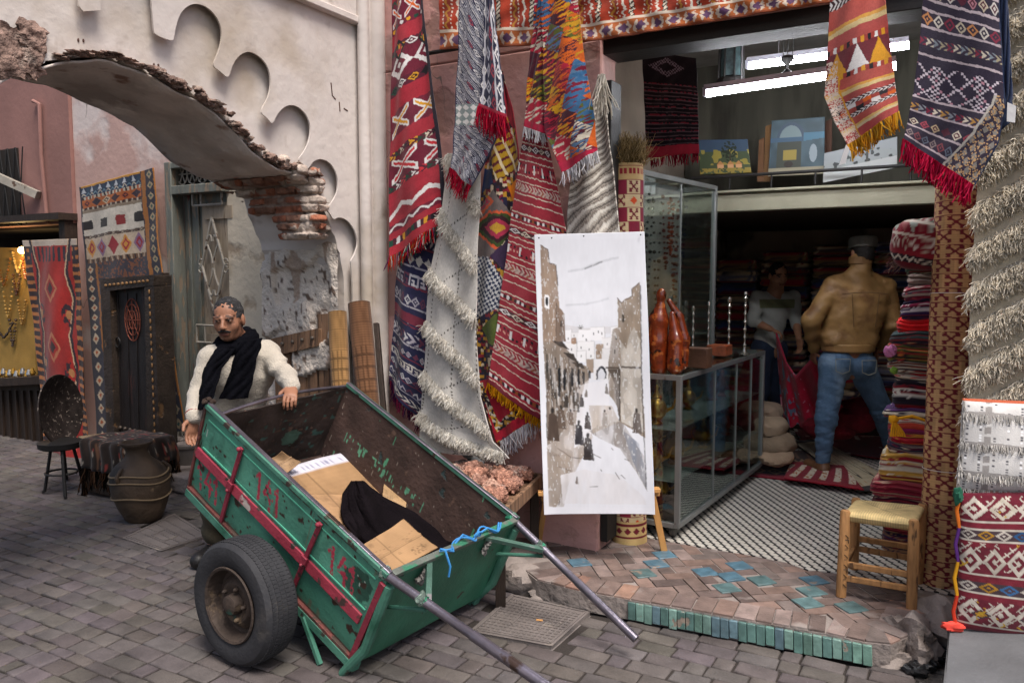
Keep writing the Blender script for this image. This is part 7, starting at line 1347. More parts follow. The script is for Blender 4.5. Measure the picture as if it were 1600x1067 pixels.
rug('alley_rug', 'long red pile carpet hanging on the dark stall at the far left', 'rug', [(35, 376, 119, 373), (45, 470, 122, 470), (54, 560, 126, 590), (64, 660, 132, 680), (68, 742, 140, 748)], TW - .22, p_redc, nu=110, nv=340, amp=.03, fq=1.2, group='rugs hanging along the alley')
def p_blue(u, v):
    px, py = PXY; p = Pat(u, v, '3a3640'); m = np.ones(len(u), bool); p.put((vn(u * 60, v * 120) > .6), '7a4a34')
    e = (u < .13) | (u > .78); p.put(e, '33323e'); d = np.abs(((v * 22) % 1) - .5) + np.abs(((u if False else (u - .06) % .9) / .11) - .5) * .0; p.put((np.abs(u - .065) / .05 + np.abs(((v * 24) % 1) - .5) / .5 < .8), 'c8b49a'); p.put((np.abs(u - .065) / .05 + np.abs(((v * 24) % 1) - .5) / .5 < .35), 'a8552a')
    p.put((np.abs(u - .93) / .05 + np.abs(((v * 22) % 1) - .5) / .5 < .8), 'b09a78'); p.put((np.abs(u - .93) / .05 + np.abs(((v * 22) % 1) - .5) / .5 < .35), '3a5a54'); p.put(np.abs(u - .84) < .03, 'a86a30'); p.put((u > .985), 'b8783a'); p.put(np.abs(u - .15) < .012, 'a86a30')
    k = (v < .37) & (u > .02) & (u < .80); y = v / .37; p.put(k, '5a3a2c')
    q = Pat(u, y, '5a3a2c'); uu = (u - .02) / .78; q.u = uu
    bands(q, [(.3, 'plain', ['c8903a']), (.9, 'zig2', ['c4c8cc', '2c4458'], 14, '2c3a54'), (.7, 'zig', ['c4b8a4', '6a8a98'], 14, '2c3a54'), (.5, 'bars', ['3a2a2a', 'a8542e'], 16, 'c4b8a4'), (1.4, 'diam', ['a8502c', '2c3040', 'c8b090', '3a2028'], 6, 'b0602e'), (.4, 'bars', ['c4b8a4', '2a2226'], 24), (.5, 'plain', ['8a7a68']), (1.3, 'plain', ['cfc6b8']), (1.5, 'bars', ['1f1c20', '1f1c20', '8a2a2c'], 3.5, 'cfc6b8'), (1.0, 'plain', ['cfc6b8']), (.5, 'chev', ['6a5648', 'a89a88'], 14, '3a2a28'), (3.4, 'diam', ['c88a3a', '8a6a8a', '9a2430'], 5, 'c4b09a'), (.7, 'bars', ['2a2226', 'b09a84'], 20, '6a4a34')]); p.c[k] = q.c[k]
    return p.c * .85
rugpx('alley_rug', 'navy bordered tribal carpet hanging on the pink alley wall behind the carved door', 'rug', [(124, 293, 241, 262), (131, 400, 250, 385), (140, 520, 266, 500), (152, 694, 290, 672)], TW - .1, p_blue, nu=130, nv=420, amp=.012, fq=1.5, group='rugs hanging along the alley', fr=(60, .10, ['c4bcb0', 'a89e92'], .004))
# carved antique door leaning
cdr = thing('carved_door', G(212, 715, 0), 'dark antique carved door in its frame leaning against the tribal carpet', 'door')
td = TW - .42
def fr_q(pts, th, name, m, par=None, lab=None, bev=.004): mb = MB(); mb.prism([PT(x, y, td) for x, y in pts], N * th); return obj(name, mb, m, par, bevel=bev, label=lab)
m_cd = mat('antique_wood', '3a3029', rough=.6, var=.35, scale=10, bump=.6, bscale=50, patches=(('6d5136', 9, .64, .05),))
fr_q([(157, 437), (240, 430), (240, 446), (158, 455)], .16, 'top_rail', m_cd, cdr); fr_q([(158, 455), (171, 454), (180, 700), (168, 700)], .16, 'jamb', m_cd, cdr); fr_q([(226, 447), (240, 446), (250, 706), (231, 706)], .16, 'jamb', m_cd, cdr)
mb = MB(); mb.prism([PT(171, 454, td + .06), PT(226, 447, td + .06), PT(231, 706, td + .06), PT(180, 700, td + .06)], N * .04)
for k in range(3): a, b = PT(184 + k * 14, 458, td + .055), PT(190 + k * 13.5, 702, td + .055); mb.beam(a, b, .006, .012, up=U)
lf = obj('door_leaf', mb, mat('door_leaf_wood', '2b2625', rough=.5, var=.3, scale=9, bump=.4, patches=(('4a2f2a', 6, .6, .1),), stretch=(4, 4, .6)), cdr)
mb = MB()
for k in range(6): mb.blob(PT(188 + k * 7.5, 668 + k * 1.6, td + .05), .016, BS, n=8)
adopt(obj('studs', mb, mat('dark_studs', '5a5048', rough=.5, metal=.5)), lf)
mb = MB(); c = PT(207, 500, td + .052)
for r_ in (.06, .1, .135): mb.tube([c + U * r_ * .7 * math.cos(k) + Z * r_ * 1.25 * math.sin(k) for k in np.linspace(0, 6.28, 26)], .005, 5)
for k in range(8): a_ = k * .785; mb.tube([c, c + U * .09 * math.cos(a_) + Z * .16 * math.sin(a_)], .0045, 5)
adopt(obj('painted_rosette', mb, mat('faded_paint', '7a4030', rough=.8, var=.5, scale=30)), lf)
mb = MB(); c = PT(184, 535, td + .04); mb.tube([c + U * .03 * math.cos(k) + Z * .04 * math.sin(k) for k in np.linspace(0, 6.28, 16)], .006, 6); adopt(obj('knocker', mb, m_blackiron), lf)
mb = MB()
for k in range(11): mb.blob(PT(165 + k * 6.5, 446 - k * .7, td - .004), (.018, .006, .012), BS, n=6)
for k in range(22): mb.blob(PT(233 + k * .45, 456 + k * 11.5, td - .004), (.01, .006, .02), BS, n=6)
obj('carved_trim', mb, mat('worn_gilt', '8a6640', rough=.7, var=.4, scale=30), cdr)
mb = MB(); mb.prism([PT(244, 432, td + .1), PT(254, 426, td + .1), PT(266, 700, td + .1), PT(254, 704, td + .1)], N * .06); tag(obj('dark_board', mb, m_dwood, bevel=.005), 'narrow dark board standing right of the carved door', 'board')
# platter on iron stand
pc = P(96, 640, 6.05); nd = nrm(A([1, -.06, .1])); xx = nrm(np.cross(Z, nd)); Bp = np.array([xx, np.cross(nd, xx), nd]); mb = MB(); mb.lathe([(.001, -.07), (.12, -.062), (.2, -.035), (.255, .0), (.27, .004), (.272, -.004), (.2, -.045), (.12, -.072), (.001, -.08)], pc, 40, Bp, cap=False)
tag(obj('round_platter', mb, mat('speckled_metal', '3c3431', rough=.45, metal=.4, var=.4, scale=16, bump=.5, bscale=40, patches=(('8a7d72', 40, .62, .03),))), 'large round dark metal platter propped upright in front of the red carpet', 'platter')
st_c = G(98, 768, 0); ist = thing('iron_stand', st_c, 'small black iron stand with bent feet under the round platter', 'stand')
zt_ = P(98, 700, st_c[1])[2]
for k, (x, y) in enumerate(((70, 768), (102, 776), (132, 758), (104, 748))): a = G(x, y, .01); b = A([*(st_c + (a - st_c) * .55)[:2], zt_]); mb = MB(); mb.tube([a + (a - st_c) * .15, a, (a + b) / 2, b], .012, 6); obj('leg', mb, m_blackiron, ist)
mb = MB(); mb.lathe([(.13, 0), (.15, .01), (.155, .05), (.14, .055)], A([*st_c[:2], zt_]), 20); mb.tube([A([*(st_c[:2] + A([.11 * math.cos(k), .11 * math.sin(k)])), zt_ * .45]) for k in np.linspace(0, 6.28, 17)], .008, 6); obj('ring', mb, m_blackiron, ist)
# draped chest
bc = G(164, 778, 0); hz = P(190, 692, bc[1])[2]; ch = thing('draped_chest', bc, 'low chest draped in dark fringed textiles behind the clay pot', 'chest')
mb = MB(); bx = A([*bc[:2], hz / 2]) + N * .2 + U * .02; mb.box(bx, (.5, .4, hz - .02), BS); obj('chest', mb, m_dwood, ch, bevel=.02)
def drape(u, v):
    p = Pat(u, v, '2f2622'); p.c *= (.6 + .8 * vn(u * 20, v * 20))[:, None]; p.put((vn(u * 50, v * 9) > .75), '6a4a38'); p.put(vn(u * 26 + 5, v * 26) > .86, '8a3a34'); p.put(vn(u * 30 + 15, v * 30) > .88, 'a09484'); return p.c
u, v, f = gridmesh(70, 70); x = (u - .5) * .66; y = (v - .5) * .6; drop = np.maximum(np.abs(x) - .25, 0) + np.maximum(np.abs(y) - .2, 0); xc = np.clip(x, -.26, .26); yc = np.clip(y, -.21, .21); top = A([*bx[:2], hz])
p = top + U * (xc + .01 * np.sin(v * 30) * (drop > 0))[:, None] + N * (yc + .012 * np.sin(u * 34) * (drop > 0))[:, None] + Z * (.02 * vn(u * 6, v * 6) - drop * 2.2)[:, None]
dc = place('drape', p, f, drape(u, v), TEX, ch, solid=.012)
ed = [p[j] for j in range(0, 70)] + [p[i * 70 + 69] for i in range(70)] + [p[i * 70] for i in range(70)]; ed = [e for e in ed for _ in range(2)]
strands(ed, [-Z - N * .1 for _ in ed], .14, ['241d1a', '4a3428', '5e4636', '1a1614'], parent=dc, r=.005)
mb = MB(); mb.prism([PT(122, 684, td + .02), PT(182, 676, td + .3), PT(196, 690, td + .05), PT(158, 714, td - .14)], (0, 0, .012)); o = obj('leather_piece', mb, mat('olive_leather', '6f5f49', rough=.8, var=.25, bump=.4), bevel=.003); tag(o, 'stiff olive brown hide lying over the corner of the draped chest', 'hide')
# clay pot
cp = G(193, 822, 0) + N * .15; R_ = .172; pt_th = thing('clay_pot', cp, 'big dark brown leather bound clay jar standing at the alley mouth', 'jar')
H_ = P(200, 690, cp[1])[2]; k_ = H_ / .56
mb = MB(); mb.lathe([(.001, 0), (.09, 0), (.11, .02), (.15, .1), (.175, .2), (.182, .28), (.172, .35), (.14, .40), (.10, .43), (.075, .455), (.066, .49), (.075, .52), (.098, .545), (.1, .56), (.085, .562), (.06, .53), (.055, .46), (.001, .44)], (0, 0, 0), 48, cap=False); vv = [(x * (1 + .03 * math.sin(5 * z * 9)), y, z) for x, y, z in mb.v]; vv = [tuple(cp + A([x - .06 * z, y, z]) * A([1.02, 1.02, k_])) for x, y, z in vv]; mb.v = vv
obj('jar_body', mb, mat('jar_leather', '493b2e', rough=.7, var=.35, scale=6, bump=.7, bscale=30, patches=(('2c241e', 3, .5, .1), ('77654e', 8, .64, .05))), pt_th)
mb = MB()
for z_, r_ in ((.19, .182), (.3, .188), (.345, .18)): mb.tube([cp + A([r_ * math.cos(a) - .06 * z_, r_ * math.sin(a), z_ * k_ + .01 * math.sin(a * 3)]) for a in np.linspace(0, 6.283, 40)], .006, 6)
obj('binding', mb, mat('hide_binding', '7a6850', rough=.8), pt_th)
for a0__ in (-1.9, .6):
    mb = MB(); mb.tube([cp + A([math.cos(a0__) * (.14 + .05 * math.sin(k)) - .02, math.sin(a0__) * (.14 + .05 * math.sin(k)), (.40 - .12 * k / 3.14) * k_]) for k in np.linspace(0, 3.14, 9)], .014, 8); obj('handle', mb, MATS['jar_leather'], pt_th)
mb = MB(); mb.lathe([(.13, 0), (.14, .02), (.14, .26), (.15, .27), (.15, .29), (.12, .29), (.12, .04), (.001, .04)], G(282, 752, 0) + N * .1, 24, cap=False); tag(obj('metal_bucket', mb, mat('grey_bucket', '6f6862', rough=.6, var=.25, bump=.3)), 'dull grey bucket standing by the doorstep behind the handcart', 'bucket')
# ================================================================== people
def head(B_, c, fwd, up=Z, s=1.0):
    up = nrm(up); f_ = nrm(A(fwd) - up * (A(fwd) @ up)); r_ = np.cross(f_, up); H = np.array([r_, f_, up]); q = lambda x, y, z: c + (r_ * x + f_ * y + up * z) * s
    e = lambda p, r, k=.012, cut=False, BB_=H: B_.ell(p, A(r) * s, BB_, k, cut)
    e(q(0, -.012, .03), (.074, .092, .088), .02); e(q(0, .022, -.04), (.054, .064, .072), .03); e(q(0, .05, -.088), (.026, .026, .022), .02); e(q(-.036, .045, -.025), (.026, .026, .03), .02); e(q(.036, .045, -.025), (.026, .026, .03), .02)
    for x in (-1, 1):
        e(q(x * .031, .098, .008), (.017, .014, .011), .008, True); e(q(x * .031, .079, .006), (.0145, .013, .0105), .002); e(q(x * .076, -.008, -.008), (.01, .02, .032), .006); B_.limb(q(x * .014, .084, .022), q(x * .05, .074, .024), .009 * s, .008 * s, .008); B_.limb(q(x * .03, -.02, -.06), q(x * .03, .02, -.09), .022 * s, .016 * s, .02)
    B_.limb(q(0, .084, .012), q(0, .108, -.026), .009 * s, .013 * s, .008); e(q(.012, .1, -.03), (.009, .01, .008), .005); e(q(-.012, .1, -.03), (.009, .01, .008), .005)
    B_.limb(q(-.02, .083, -.058), q(.02, .083, -.058), .0075 * s, .0075 * s, .005); B_.limb(q(-.016, .084, -.068), q(.016, .084, -.068), .008 * s, .008 * s, .005)
    return H
def facecol(v, c, H, s, skin, hair, stubble=.25, tb_=None):
    l = ((v - c) @ H.T) / s; x, y, z = l[:, 0], l[:, 1], l[:, 2]; n = len(v); col = np.tile(A(L(skin)), (n, 1)) * (.9 + .2 * vn(v[:, 0] * 60 + v[:, 1] * 30, v[:, 2] * 60))[:, None]; ax = np.abs(x)
    near = (np.abs(l) < .2).all(1)
    def put(m, cc, a=1.0): m = m & near; col[m] = col[m] * (1 - a) + A(L(cc)) * a
    put((z < -.045) & (y > -.02), hair, stubble); put((ax > .012) & (ax < .056) & (np.abs(z - .028 - .004 * np.cos(ax * 60)) < .006) & (y > .05), '2a1f1b', .8); put((np.abs(ax - .031) < .013) & (np.abs(z - .006) < .004) & (y > .06), '8a766a', .5); put((np.hypot(ax - .031, z - .006) < .006) & (y > .06), '17110e'); put((np.abs(ax - .031) < .018) & (np.abs(z - .0125) < .0035) & (y > .06), '1c1310'); put((ax < .022) & (np.abs(z + .0625) < .009) & (y > .07), '7a4238', .7); put((np.abs(z + .0625) < .0025) & (ax < .024) & (y > .07), '2b1512')
    put((np.abs(ax - .042) < .012) & (np.abs(z + .008) < .004) & (y > .05), '3a2018', .35)  # cheek shadow below each eye, painted into the skin colour
    return col
def hairmesh(c, H, s, m, parent, cover=.0, top=None, gray=None):
    B_ = Body(.01); q = lambda x, y, z: c + (H[0] * x + H[1] * y + H[2] * z) * s
    B_.ell(q(0, -.016, .032), A([.077, .093, .090]) * s, H, .01); B_.ell(q(0, -.05, -.02), A([.066, .055, .06]) * s, H, .02)
    B_.ell(q(0, .128, -.025), A([.088, .095, .102]) * s, H, .006, True); B_.ell(q(0, .03, -.115), A([.12, .11, .09]) * s, H, .008, True)
    return body('hair', B_, .006, m, parent, wr=lambda x, y, z: .006 * (vn(x * 130 + y * 90, z * 130) - .5))
m_skin = mat('skin', attr=True, rough=.5, var=.06, scale=20, bump=.08, bscale=200, spec=.35)
m_hair1 = mat('grey_black_hair', '2d2c2d', rough=.85, var=.4, scale=70, bump=.8, bscale=260, patches=(('4f4e50', 50, .5, .25),)); m_hair2 = mat('black_hair', '15110f', rough=.7, var=.3, scale=60, bump=.5, bscale=200)
def person(name, label, loc): return thing(name, loc, label, 'person')
# ---------------- man with scarf behind the cart
p1 = person('person', 'grey haired man with moustache, black scarf and cream sweater holding the handcart rim', A([P(365, 690, 4.45)[0], 4.45, 0]))
Hc = P(357, 499, 4.30); nk = P(374, 540, 4.40); sR, sL = P(330, 560, 4.30), P(418, 552, 4.44); ch = P(377, 590, 4.40); ws = P(370, 640, 4.45); pv_ = ws - Z * .12; hipR, hipL = pv_ + A([-.09, -.02, -.02]), pv_ + A([.09, .02, -.02])
eR, wR = P(311, 616, 4.22), P(303, 650, 4.06); eL, wL = P(447, 588, 4.24), P(457, 604, 4.07)
kR, aR = A([hipR[0] - .02, 4.38, .44]), A([P(335, 800, 4.5)[0], 4.5, .09]); kL, aL = A([hipL[0] + .02, 4.4, .44]), A([hipL[0] + .03, 4.62, .09])
fw = A([.02, -.98, -.14]); upv = nrm(A([-.04, -.12, 1]))
def fullbody(Hc, nk, sR, sL, ch, ws, hipR, hipL, arms, legs, fw, up, hands, s=1.0, k=.035):
    B_ = Body(k); H = head(B_, Hc, fw, up, s); B_.limb(Hc - H[2] * .05 - H[1] * .02, nk, .055, .06, .02)
    B_.limb(sR, sL, .06, .06); B_.limb(nk, ch, .07, .11, flat=(fw, 1.15)); B_.limb((sR + ch) / 2, (sL + ch) / 2, .1, .1, flat=(fw, 1.2)); B_.limb(ch, ws, .12, .11, flat=(fw, 1.15)); B_.limb(ws, (hipR + hipL) / 2, .11, .12); B_.limb(hipR, hipL, .09, .09)
    for (a, b, c) in arms: B_.limb(a, b, .052, .042); B_.limb(b, c, .042, .027)
    for (a, b, c, toe) in legs: B_.limb(a, b, .085, .056); B_.limb(b, c, .056, .038); B_.limb(c - Z * .03, toe, .04, .03, flat=(Z, 1.2))
    for hd in hands: hand(B_, *hd)
    return B_, H
toe = lambda a, d: A([a[0] + d[0] * .17, a[1] + d[1] * .17, .04])
B_, H = fullbody(Hc, nk, sR, sL, ch, ws, hipR, hipL, [(sR, eR, wR), (sL, eL, wL)], [(hipR, kR, aR, toe(aR, (-.2, -.98))), (hipL, kL, aL, toe(aL, (.1, -.99)))], fw, upv,
    [(wR, (-.12, -.15, -1), (.6, -.5, 0), .18, .45, 1), (wL, (.1, -.85, -.42), (0, -.35, -1), .175, .62, -1)], s=1.0)
body('body', B_, .0062, m_skin, p1, colf=lambda v: facecol(v, Hc, H, 1.0, '9a6c54', '2b2522', .25))
hr = hairmesh(Hc, H, 1.0, m_hair1, p1)
B_ = Body(.004); q = lambda x, y, z: Hc + H[0] * x + H[1] * y + H[2] * z; B_.limb(q(-.004, .1, -.046), q(-.031, .084, -.054), .008, .005); B_.limb(q(.004, .1, -.046), q(.031, .084, -.054), .008, .005); body('moustache', B_, .004, m_hair2, p1)
m_knit = mat('cream_knit', 'b9b0a2', rough=.95, var=.12, scale=9, bump=.7, bscale=120, sheen=.2, patches=(('9d9488', 5, .62, .1),))
S1 = Body(.045); S1.limb(sR, sL, .062, .062); S1.limb(nk - Z * .03, ch, .08, .14, flat=(fw, 1.1)); S1.limb((sR + ch) / 2, (sL + ch) / 2, .125, .125, flat=(fw, 1.15)); S1.limb(ch, ws, .15, .145, flat=(fw, 1.15)); S1.limb(ws, pv_ - Z * .1, .145, .165, flat=(fw, 1.1)); S1.limb(pv_ - Z * .1, pv_ - Z * .32, .165, .175, flat=(fw, 1.1))
for a, b, c in ((sR, eR, wR), (sL, eL, wL)): S1.limb(a, b, .064, .054, .03); S1.limb(b, b + (c - b) * .93, .056, .044, .02)
S1.limb(wR - (wR - eR) * .1, wR - Z * .0, .042, .043, .008); S1.limb(wR + A([.04, .03, .02]), P(318, 690, 4.1), .022, .03, .03)
def wr1(x, y, z): return .010 * (vn(x * 13 + z * 7, z * 30 - x * 12 + y * 9) - .5) * (1 + .8 * np.sin(x * 9)) + .004 * (vn(x * 40, z * 60) - .5)
body('sweater', S1, .008, m_knit, p1, wr=wr1)
T1 = Body(.04); T1.limb(hipR, kR, .105, .08); T1.limb(kR, aR + Z * .05, .08, .07); T1.limb(hipL, kL, .105, .08); T1.limb(kL, aL + Z * .05, .08, .07); T1.limb(pv_, (hipL + hipR) / 2, .14, .12)
body('trousers', T1, .011, mat('olive_trousers', '4a4436', rough=.9, var=.2, bump=.4), p1, wr=lambda x, y, z: .006 * np.sin(z * 45 + x * 30))
for a, d in ((aR, (-.2, -.98)), (aL, (.1, -.99))): SH = Body(.015); t_ = toe(a, d); SH.limb(A([a[0], a[1] + .03, .045]), t_, .052, .046); body('shoe', SH, .01, mat('black_shoe', '1c1a1a', rough=.5), p1)
m_scarf = mat('black_scarf', '0e0e13', rough=1, var=.3, scale=12, bump=.6, bscale=100, spec=.05)
sc1 = Body(.02); ctr = nk + A([-.012, -.025, .022]); pts = [ctr + A([.082 * math.cos(a), .078 * math.sin(a), .03 * math.sin(a) + .018 * math.cos(a)]) for a in np.linspace(0, 6.28, 12)]
sc1.chain(pts, [.04] * 12, .012); sc1.limb(P(398, 540, 4.27), P(390, 556, 4.22), .036, .026, .02); sc1.limb(P(350, 545, 4.26), P(338, 562, 4.18), .036, .026, .02)
body('scarf_wrap', sc1, .008, m_scarf, p1, wr=lambda x, y, z: .012 * (vn(x * 25 + z * 50, z * 45 - x * 40 + y * 30) - .5))
def cl(rows, Y0, Y1, name, amp=.012):
    o = rug(name, None, None, rows, Y0, lambda u, v: np.tile(A(L('121218')), (len(u), 1)) * (1 - .25 * (np.abs((u * 5) % 1 - .5) < .05))[:, None], nu=40, nv=90, amp=amp, fq=1.5, parent=p1, plane='y', tb=Y1, bulge=.02, solid=.008); o.data.materials[0] = m_scarf; return o
cl([(372, 535, 410, 528), (366, 556, 402, 560), (356, 590, 396, 594), (342, 623, 387, 622)], 4.20, 4.17, 'scarf_end')
cl([(338, 545, 368, 545), (318, 575, 348, 575), (311, 610, 337, 612), (309, 640, 327, 638)], 4.12, 4.02, 'scarf_end')
mb = MB(); mb.tube([sL + A([-.03, -.075, .045]), sL + A([.0, -.07, .03]), sL + A([.02, -.09, -.02])], .006, 6); obj('shoulder_seam', mb, mat('navy_trim', '3a3a4a'), p1)
mb = MB(); dR = nrm(wR - eR); xx = nrm(np.cross(dR, Z)); yy = np.cross(dR, xx); mb.tube([wR - dR * .004 + (xx * math.cos(a) + yy * math.sin(a)) * .041 for a in np.linspace(0, 6.28, 18)], .005, 6); obj('cuff', mb, mat('red_cuff', '8a2a28', rough=.9), p1)
# ---------------- man in brown jacket, seen from behind
Yb = 6.04; p2 = person('person', 'man in tan leather jacket, grey cap and blue jeans seen from behind in the shop', A([P(1330, 700, Yb)[0], Yb, tz]))
Hc = P(1347, 396, Yb); nk = P(1344, 419, Yb - .02); sR, sL = P(1300, 449, Yb), P(1383, 452, Yb); ch = P(1338, 480, Yb); ws = P(1325, 540, Yb); hipR, hipL = P(1304, 568, Yb), P(1344, 570, Yb + .02)
eR, wR = P(1268, 503, Yb - .05), P(1272, 545, Yb + .12); eL, wL = P(1396, 506, Yb), P(1378, 540, Yb + .2)
kR, aR = P(1291, 654, Yb - .05), A([*G(1285, 742, tz)[:2], tz + .1]); aL = A([*G(1392, 722, tz)[:2], tz + .1]); kL = (hipL + aL) / 2 + A([.02, -.05, .0])
fw = A([-.05, 1, -.15])
toe2 = lambda a, d: A([a[0] + d[0] * .17, a[1] + d[1] * .17, tz + .05])
B_, H = fullbody(Hc, nk, sR, sL, ch, ws, hipR, hipL, [(sR, eR, wR), (sL, eL, wL)], [(hipR, kR, aR, toe2(aR, (-.3, .9))), (hipL, kL, aL, toe2(aL, (.5, .85)))], fw, nrm(A([.02, .1, 1])), [(wR, (.05, .3, -1), (.9, .3, 0), .18, .7, 1), (wL, (-.3, .7, -.8), (0, .5, -1), .18, .6, 1)])
body('body', B_, .008, m_skin, p2, colf=lambda v: facecol(v, Hc, H, 1.0, '8f6048', '1c1613', .3)); hairmesh(Hc, H, 1.0, m_hair2, p2)
J = Body(.05); J.limb(sR, sL, .072, .072); J.limb(nk - Z * .02, ch, .075, .15, flat=(fw, 1.2)); J.limb((sR * .6 + ch * .4), (sL * .6 + ch * .4), .13, .13, flat=(fw, 1.2)); J.limb((sR + ws) / 2 + A([.04, 0, 0]), (sL + ws) / 2 - A([.04, 0, 0]), .14, .14, flat=(fw, 1.15)); J.limb(ch, ws + Z * .03, .16, .15, flat=(fw, 1.2))
J.limb(ws + Z * .05 - X * .085, ws + Z * .05 + X * .085, .125, .125, .03, flat=(fw, 1.15)); J.limb(sR * .75 + sL * .25 - Z * .1, ws - X * .085 + Z * .06, .125, .12, .04, flat=(fw, 1.15)); J.limb(sL * .75 + sR * .25 - Z * .1, ws + X * .085 + Z * .06, .125, .12, .04, flat=(fw, 1.15)); J.limb(nk - Z * .03, nk + Z * .055, .078, .074, .01); J.limb(nk - Z * .03, sR + Z * .01, .05, .06, .03); J.limb(nk - Z * .03, sL + Z * .01, .05, .06, .03)
for a, b, c in ((sR, eR, wR), (sL, eL, wL)): J.limb(a, b, .076, .066, .03); J.limb(b, b + (c - b) * .93, .07, .05, .02)
def wr2(x, y, z): return .013 * (vn(x * 7 + z * 5 + 3, z * 22 - x * 6 + y * 5) - .5) * (.5 + 1.2 * (np.abs(x - ch[0]) > .17)) + .011 * (vn(x * 13 - z * 9, z * 26 + x * 13) - .5)
body('jacket', J, .0085, mat('tan_leather', '8c6b40', rough=.55, var=.2, scale=7, bump=.45, bscale=26, spec=.4, bdist=.01, patches=(('6f4f30', 5, .58, .1),)), p2, wr=wr2)
mb = MB(); mb.lathe([(.185, 0), (.198, .01), (.2, .055), (.19, .065)], ws + Z * -.045 + X * .0, 40, cap=False, sy=.72); o = obj('waistband', mb, MATS['tan_leather'], p2)
mb = MB(); q_ = lambda x, z: ch + X * x + Z * z - YY * (.158 - .35 * x * x)
for l_ in ([(x, .10 + .015 * math.cos(x * 9)) for x in np.linspace(-.17, .17, 12)],): mb.tube([q_(*p) for p in l_], .0035, 5)
for x_ in (-.1, .1): mb.tube([q_(x_ * (1 - .15 * k / 6), .10 - .03 * k) for k in range(9)], .003, 5)
obj('yoke_seam', mb, mat('dark_seam', '5a4128'), p2)
mb = MB(); mb.lathe([(.078, 0), (.086, .004), (.083, .05), (.078, .055), (.07, .05)], nk + Z * .03, 36, cap=False, sy=.95); obj('collar', mb, mat('collar_leather', '7a5a36', rough=.6, bump=.4), p2)
K = Body(.03); K.limb(ws + Z * .02 - X * .03, ws + Z * .02 + X * .03, .115, .115, flat=(fw, 1.1)); K.limb(hipR, hipL, .118, .115); K.limb(hipR, kR, .108, .078); K.limb(kR, aR + Z * .02, .078, .056); K.limb(hipL, kL, .108, .078); K.limb(kL, aL + Z * .02, .078, .056); K.ell((hipR + ws) / 2 + A([-.02, -.05, -.06]), (.09, .09, .1), k=.04); K.ell((hipL + ws) / 2 + A([.02, -.05, -.06]), (.09, .09, .1), k=.04)
jn = mat('blue_denim', '4a627c', rough=.9, var=.18, scale=7, bump=.5, bscale=80, patches=(('6d8399', 4, .56, .1),))
body('jeans', K, .0085, jn, p2, wr=lambda x, y, z: .009 * (vn(x * 10 + z * 6, z * 34 + x * 14 + y * 5) - .5) + .008 * (vn(x * 16, z * 70 - x * 22) - .5) * (z < .65))
mb = MB()
for c, sx_ in ((hipR, -1), (hipL, 1)): q = c + A([-sx_ * .0, -.155, -.0]); mb.tube([q + A([-.055, 0, .05]), q + A([-.05, -.0, -.04]), q + A([0, .0, -.06]), q + A([.05, .0, -.04]), q + A([.055, 0, .05]), q + A([-.055, 0, .05])], .0025, 4)
obj('back_pocket_seam', mb, mat('denim_seam', '8d8a7a'), p2)
for a, d in ((aR, (-.3, .9)), (aL, (.5, .85))): SH = Body(.02); SH.limb(A([a[0], a[1] - .03, tz + .048]), toe2(a, d), .047, .042); SH.limb(A([a[0], a[1], tz + .05]), a + Z * .0, .046, .05); body('boot', SH, .009, mat('brown_boot', '6d4c34', rough=.5, var=.2), p2)
cap_ = MB(); Hq = np.array([H[0], H[1], nrm(H[2] - H[1] * .05)]); cap_.lathe([(.089, 0), (.098, .005), (.1, .055), (.094, .075), (.075, .086), (.001, .09)], Hc + H[2] * .038 - H[1] * .01, 32, Hq, cap=False, sy=1.14)
cap_.prism([Hc + H[2] * .042 + H[1] * .09 + H[0] * x + H[1] * y for x, y in ((-.07, 0), (-.055, .045), (0, .062), (.055, .045), (.07, 0))], H[2] * .008)
obj('cap', cap_, mat('grey_cap', '62625c', rough=.9, bump=.5, bscale=100), p2)
# ---------------- young man at the back
Yb = 7.25; p3 = person('person', 'young black haired man in pale sweater with olive chest band holding the red rug', A([P(1200, 680, Yb)[0], Yb, tz]))
Hc = P(1216, 431, Yb - .04); nk = P(1212, 455, Yb); sR, sL = P(1184, 467, Yb), P(1238, 467, Yb + .06); ch = P(1209, 487, Yb + .03); ws = P(1201, 527, Yb + .04); hipR, hipL = P(1192, 545, Yb + .02), P(1212, 546, Yb + .06)
eR, wR = P(1177, 502, Yb - .08), P(1204, 514, Yb - .24); eL, wL = P(1244, 503, Yb), P(1248, 528, Yb - .18)
aR = A([hipR[0] - .04, Yb + .02, tz + .08]); aL = A([hipL[0] + .06, Yb + .2, tz + .08]); kR, kL = (hipR + aR) / 2 + A([0, -.05, 0]), (hipL + aL) / 2 + A([0, -.05, 0]); fw = A([.12, -1, -.28])
B_, H = fullbody(Hc, nk, sR, sL, ch, ws, hipR, hipL, [(sR, eR, wR), (sL, eL, wL)], [(hipR, kR, aR, toe2(aR, (-.2, -.9))), (hipL, kL, aL, toe2(aL, (.3, -.9)))], fw, nrm(A([.02, -.2, 1])), [(wR, (.8, -.3, -.35), (.1, -.1, -1), .17, .8, 1), (wL, (.1, -.2, -1), (-.8, -.3, 0), .17, .5, -1)])
body('body', B_, .0075, m_skin, p3, colf=lambda v: facecol(v, Hc, H, 1.0, 'a5765a', '1c1613', .3)); hairmesh(Hc, H, 1.0, m_hair2, p3)
W3 = Body(.045); W3.limb(sR, sL, .07, .07); W3.limb(nk - Z * .03, ch, .065, .125, flat=(fw, 1.2)); W3.limb((sR + ch) / 2, (sL + ch) / 2, .11, .11, flat=(fw, 1.2)); W3.limb(ch, ws, .13, .125, flat=(fw, 1.2)); W3.limb(ws, ws - Z * .05, .125, .12, .02)
for a, b in ((sR, eR), (sL, eL)): W3.limb(a, b, .07, .056, .03)
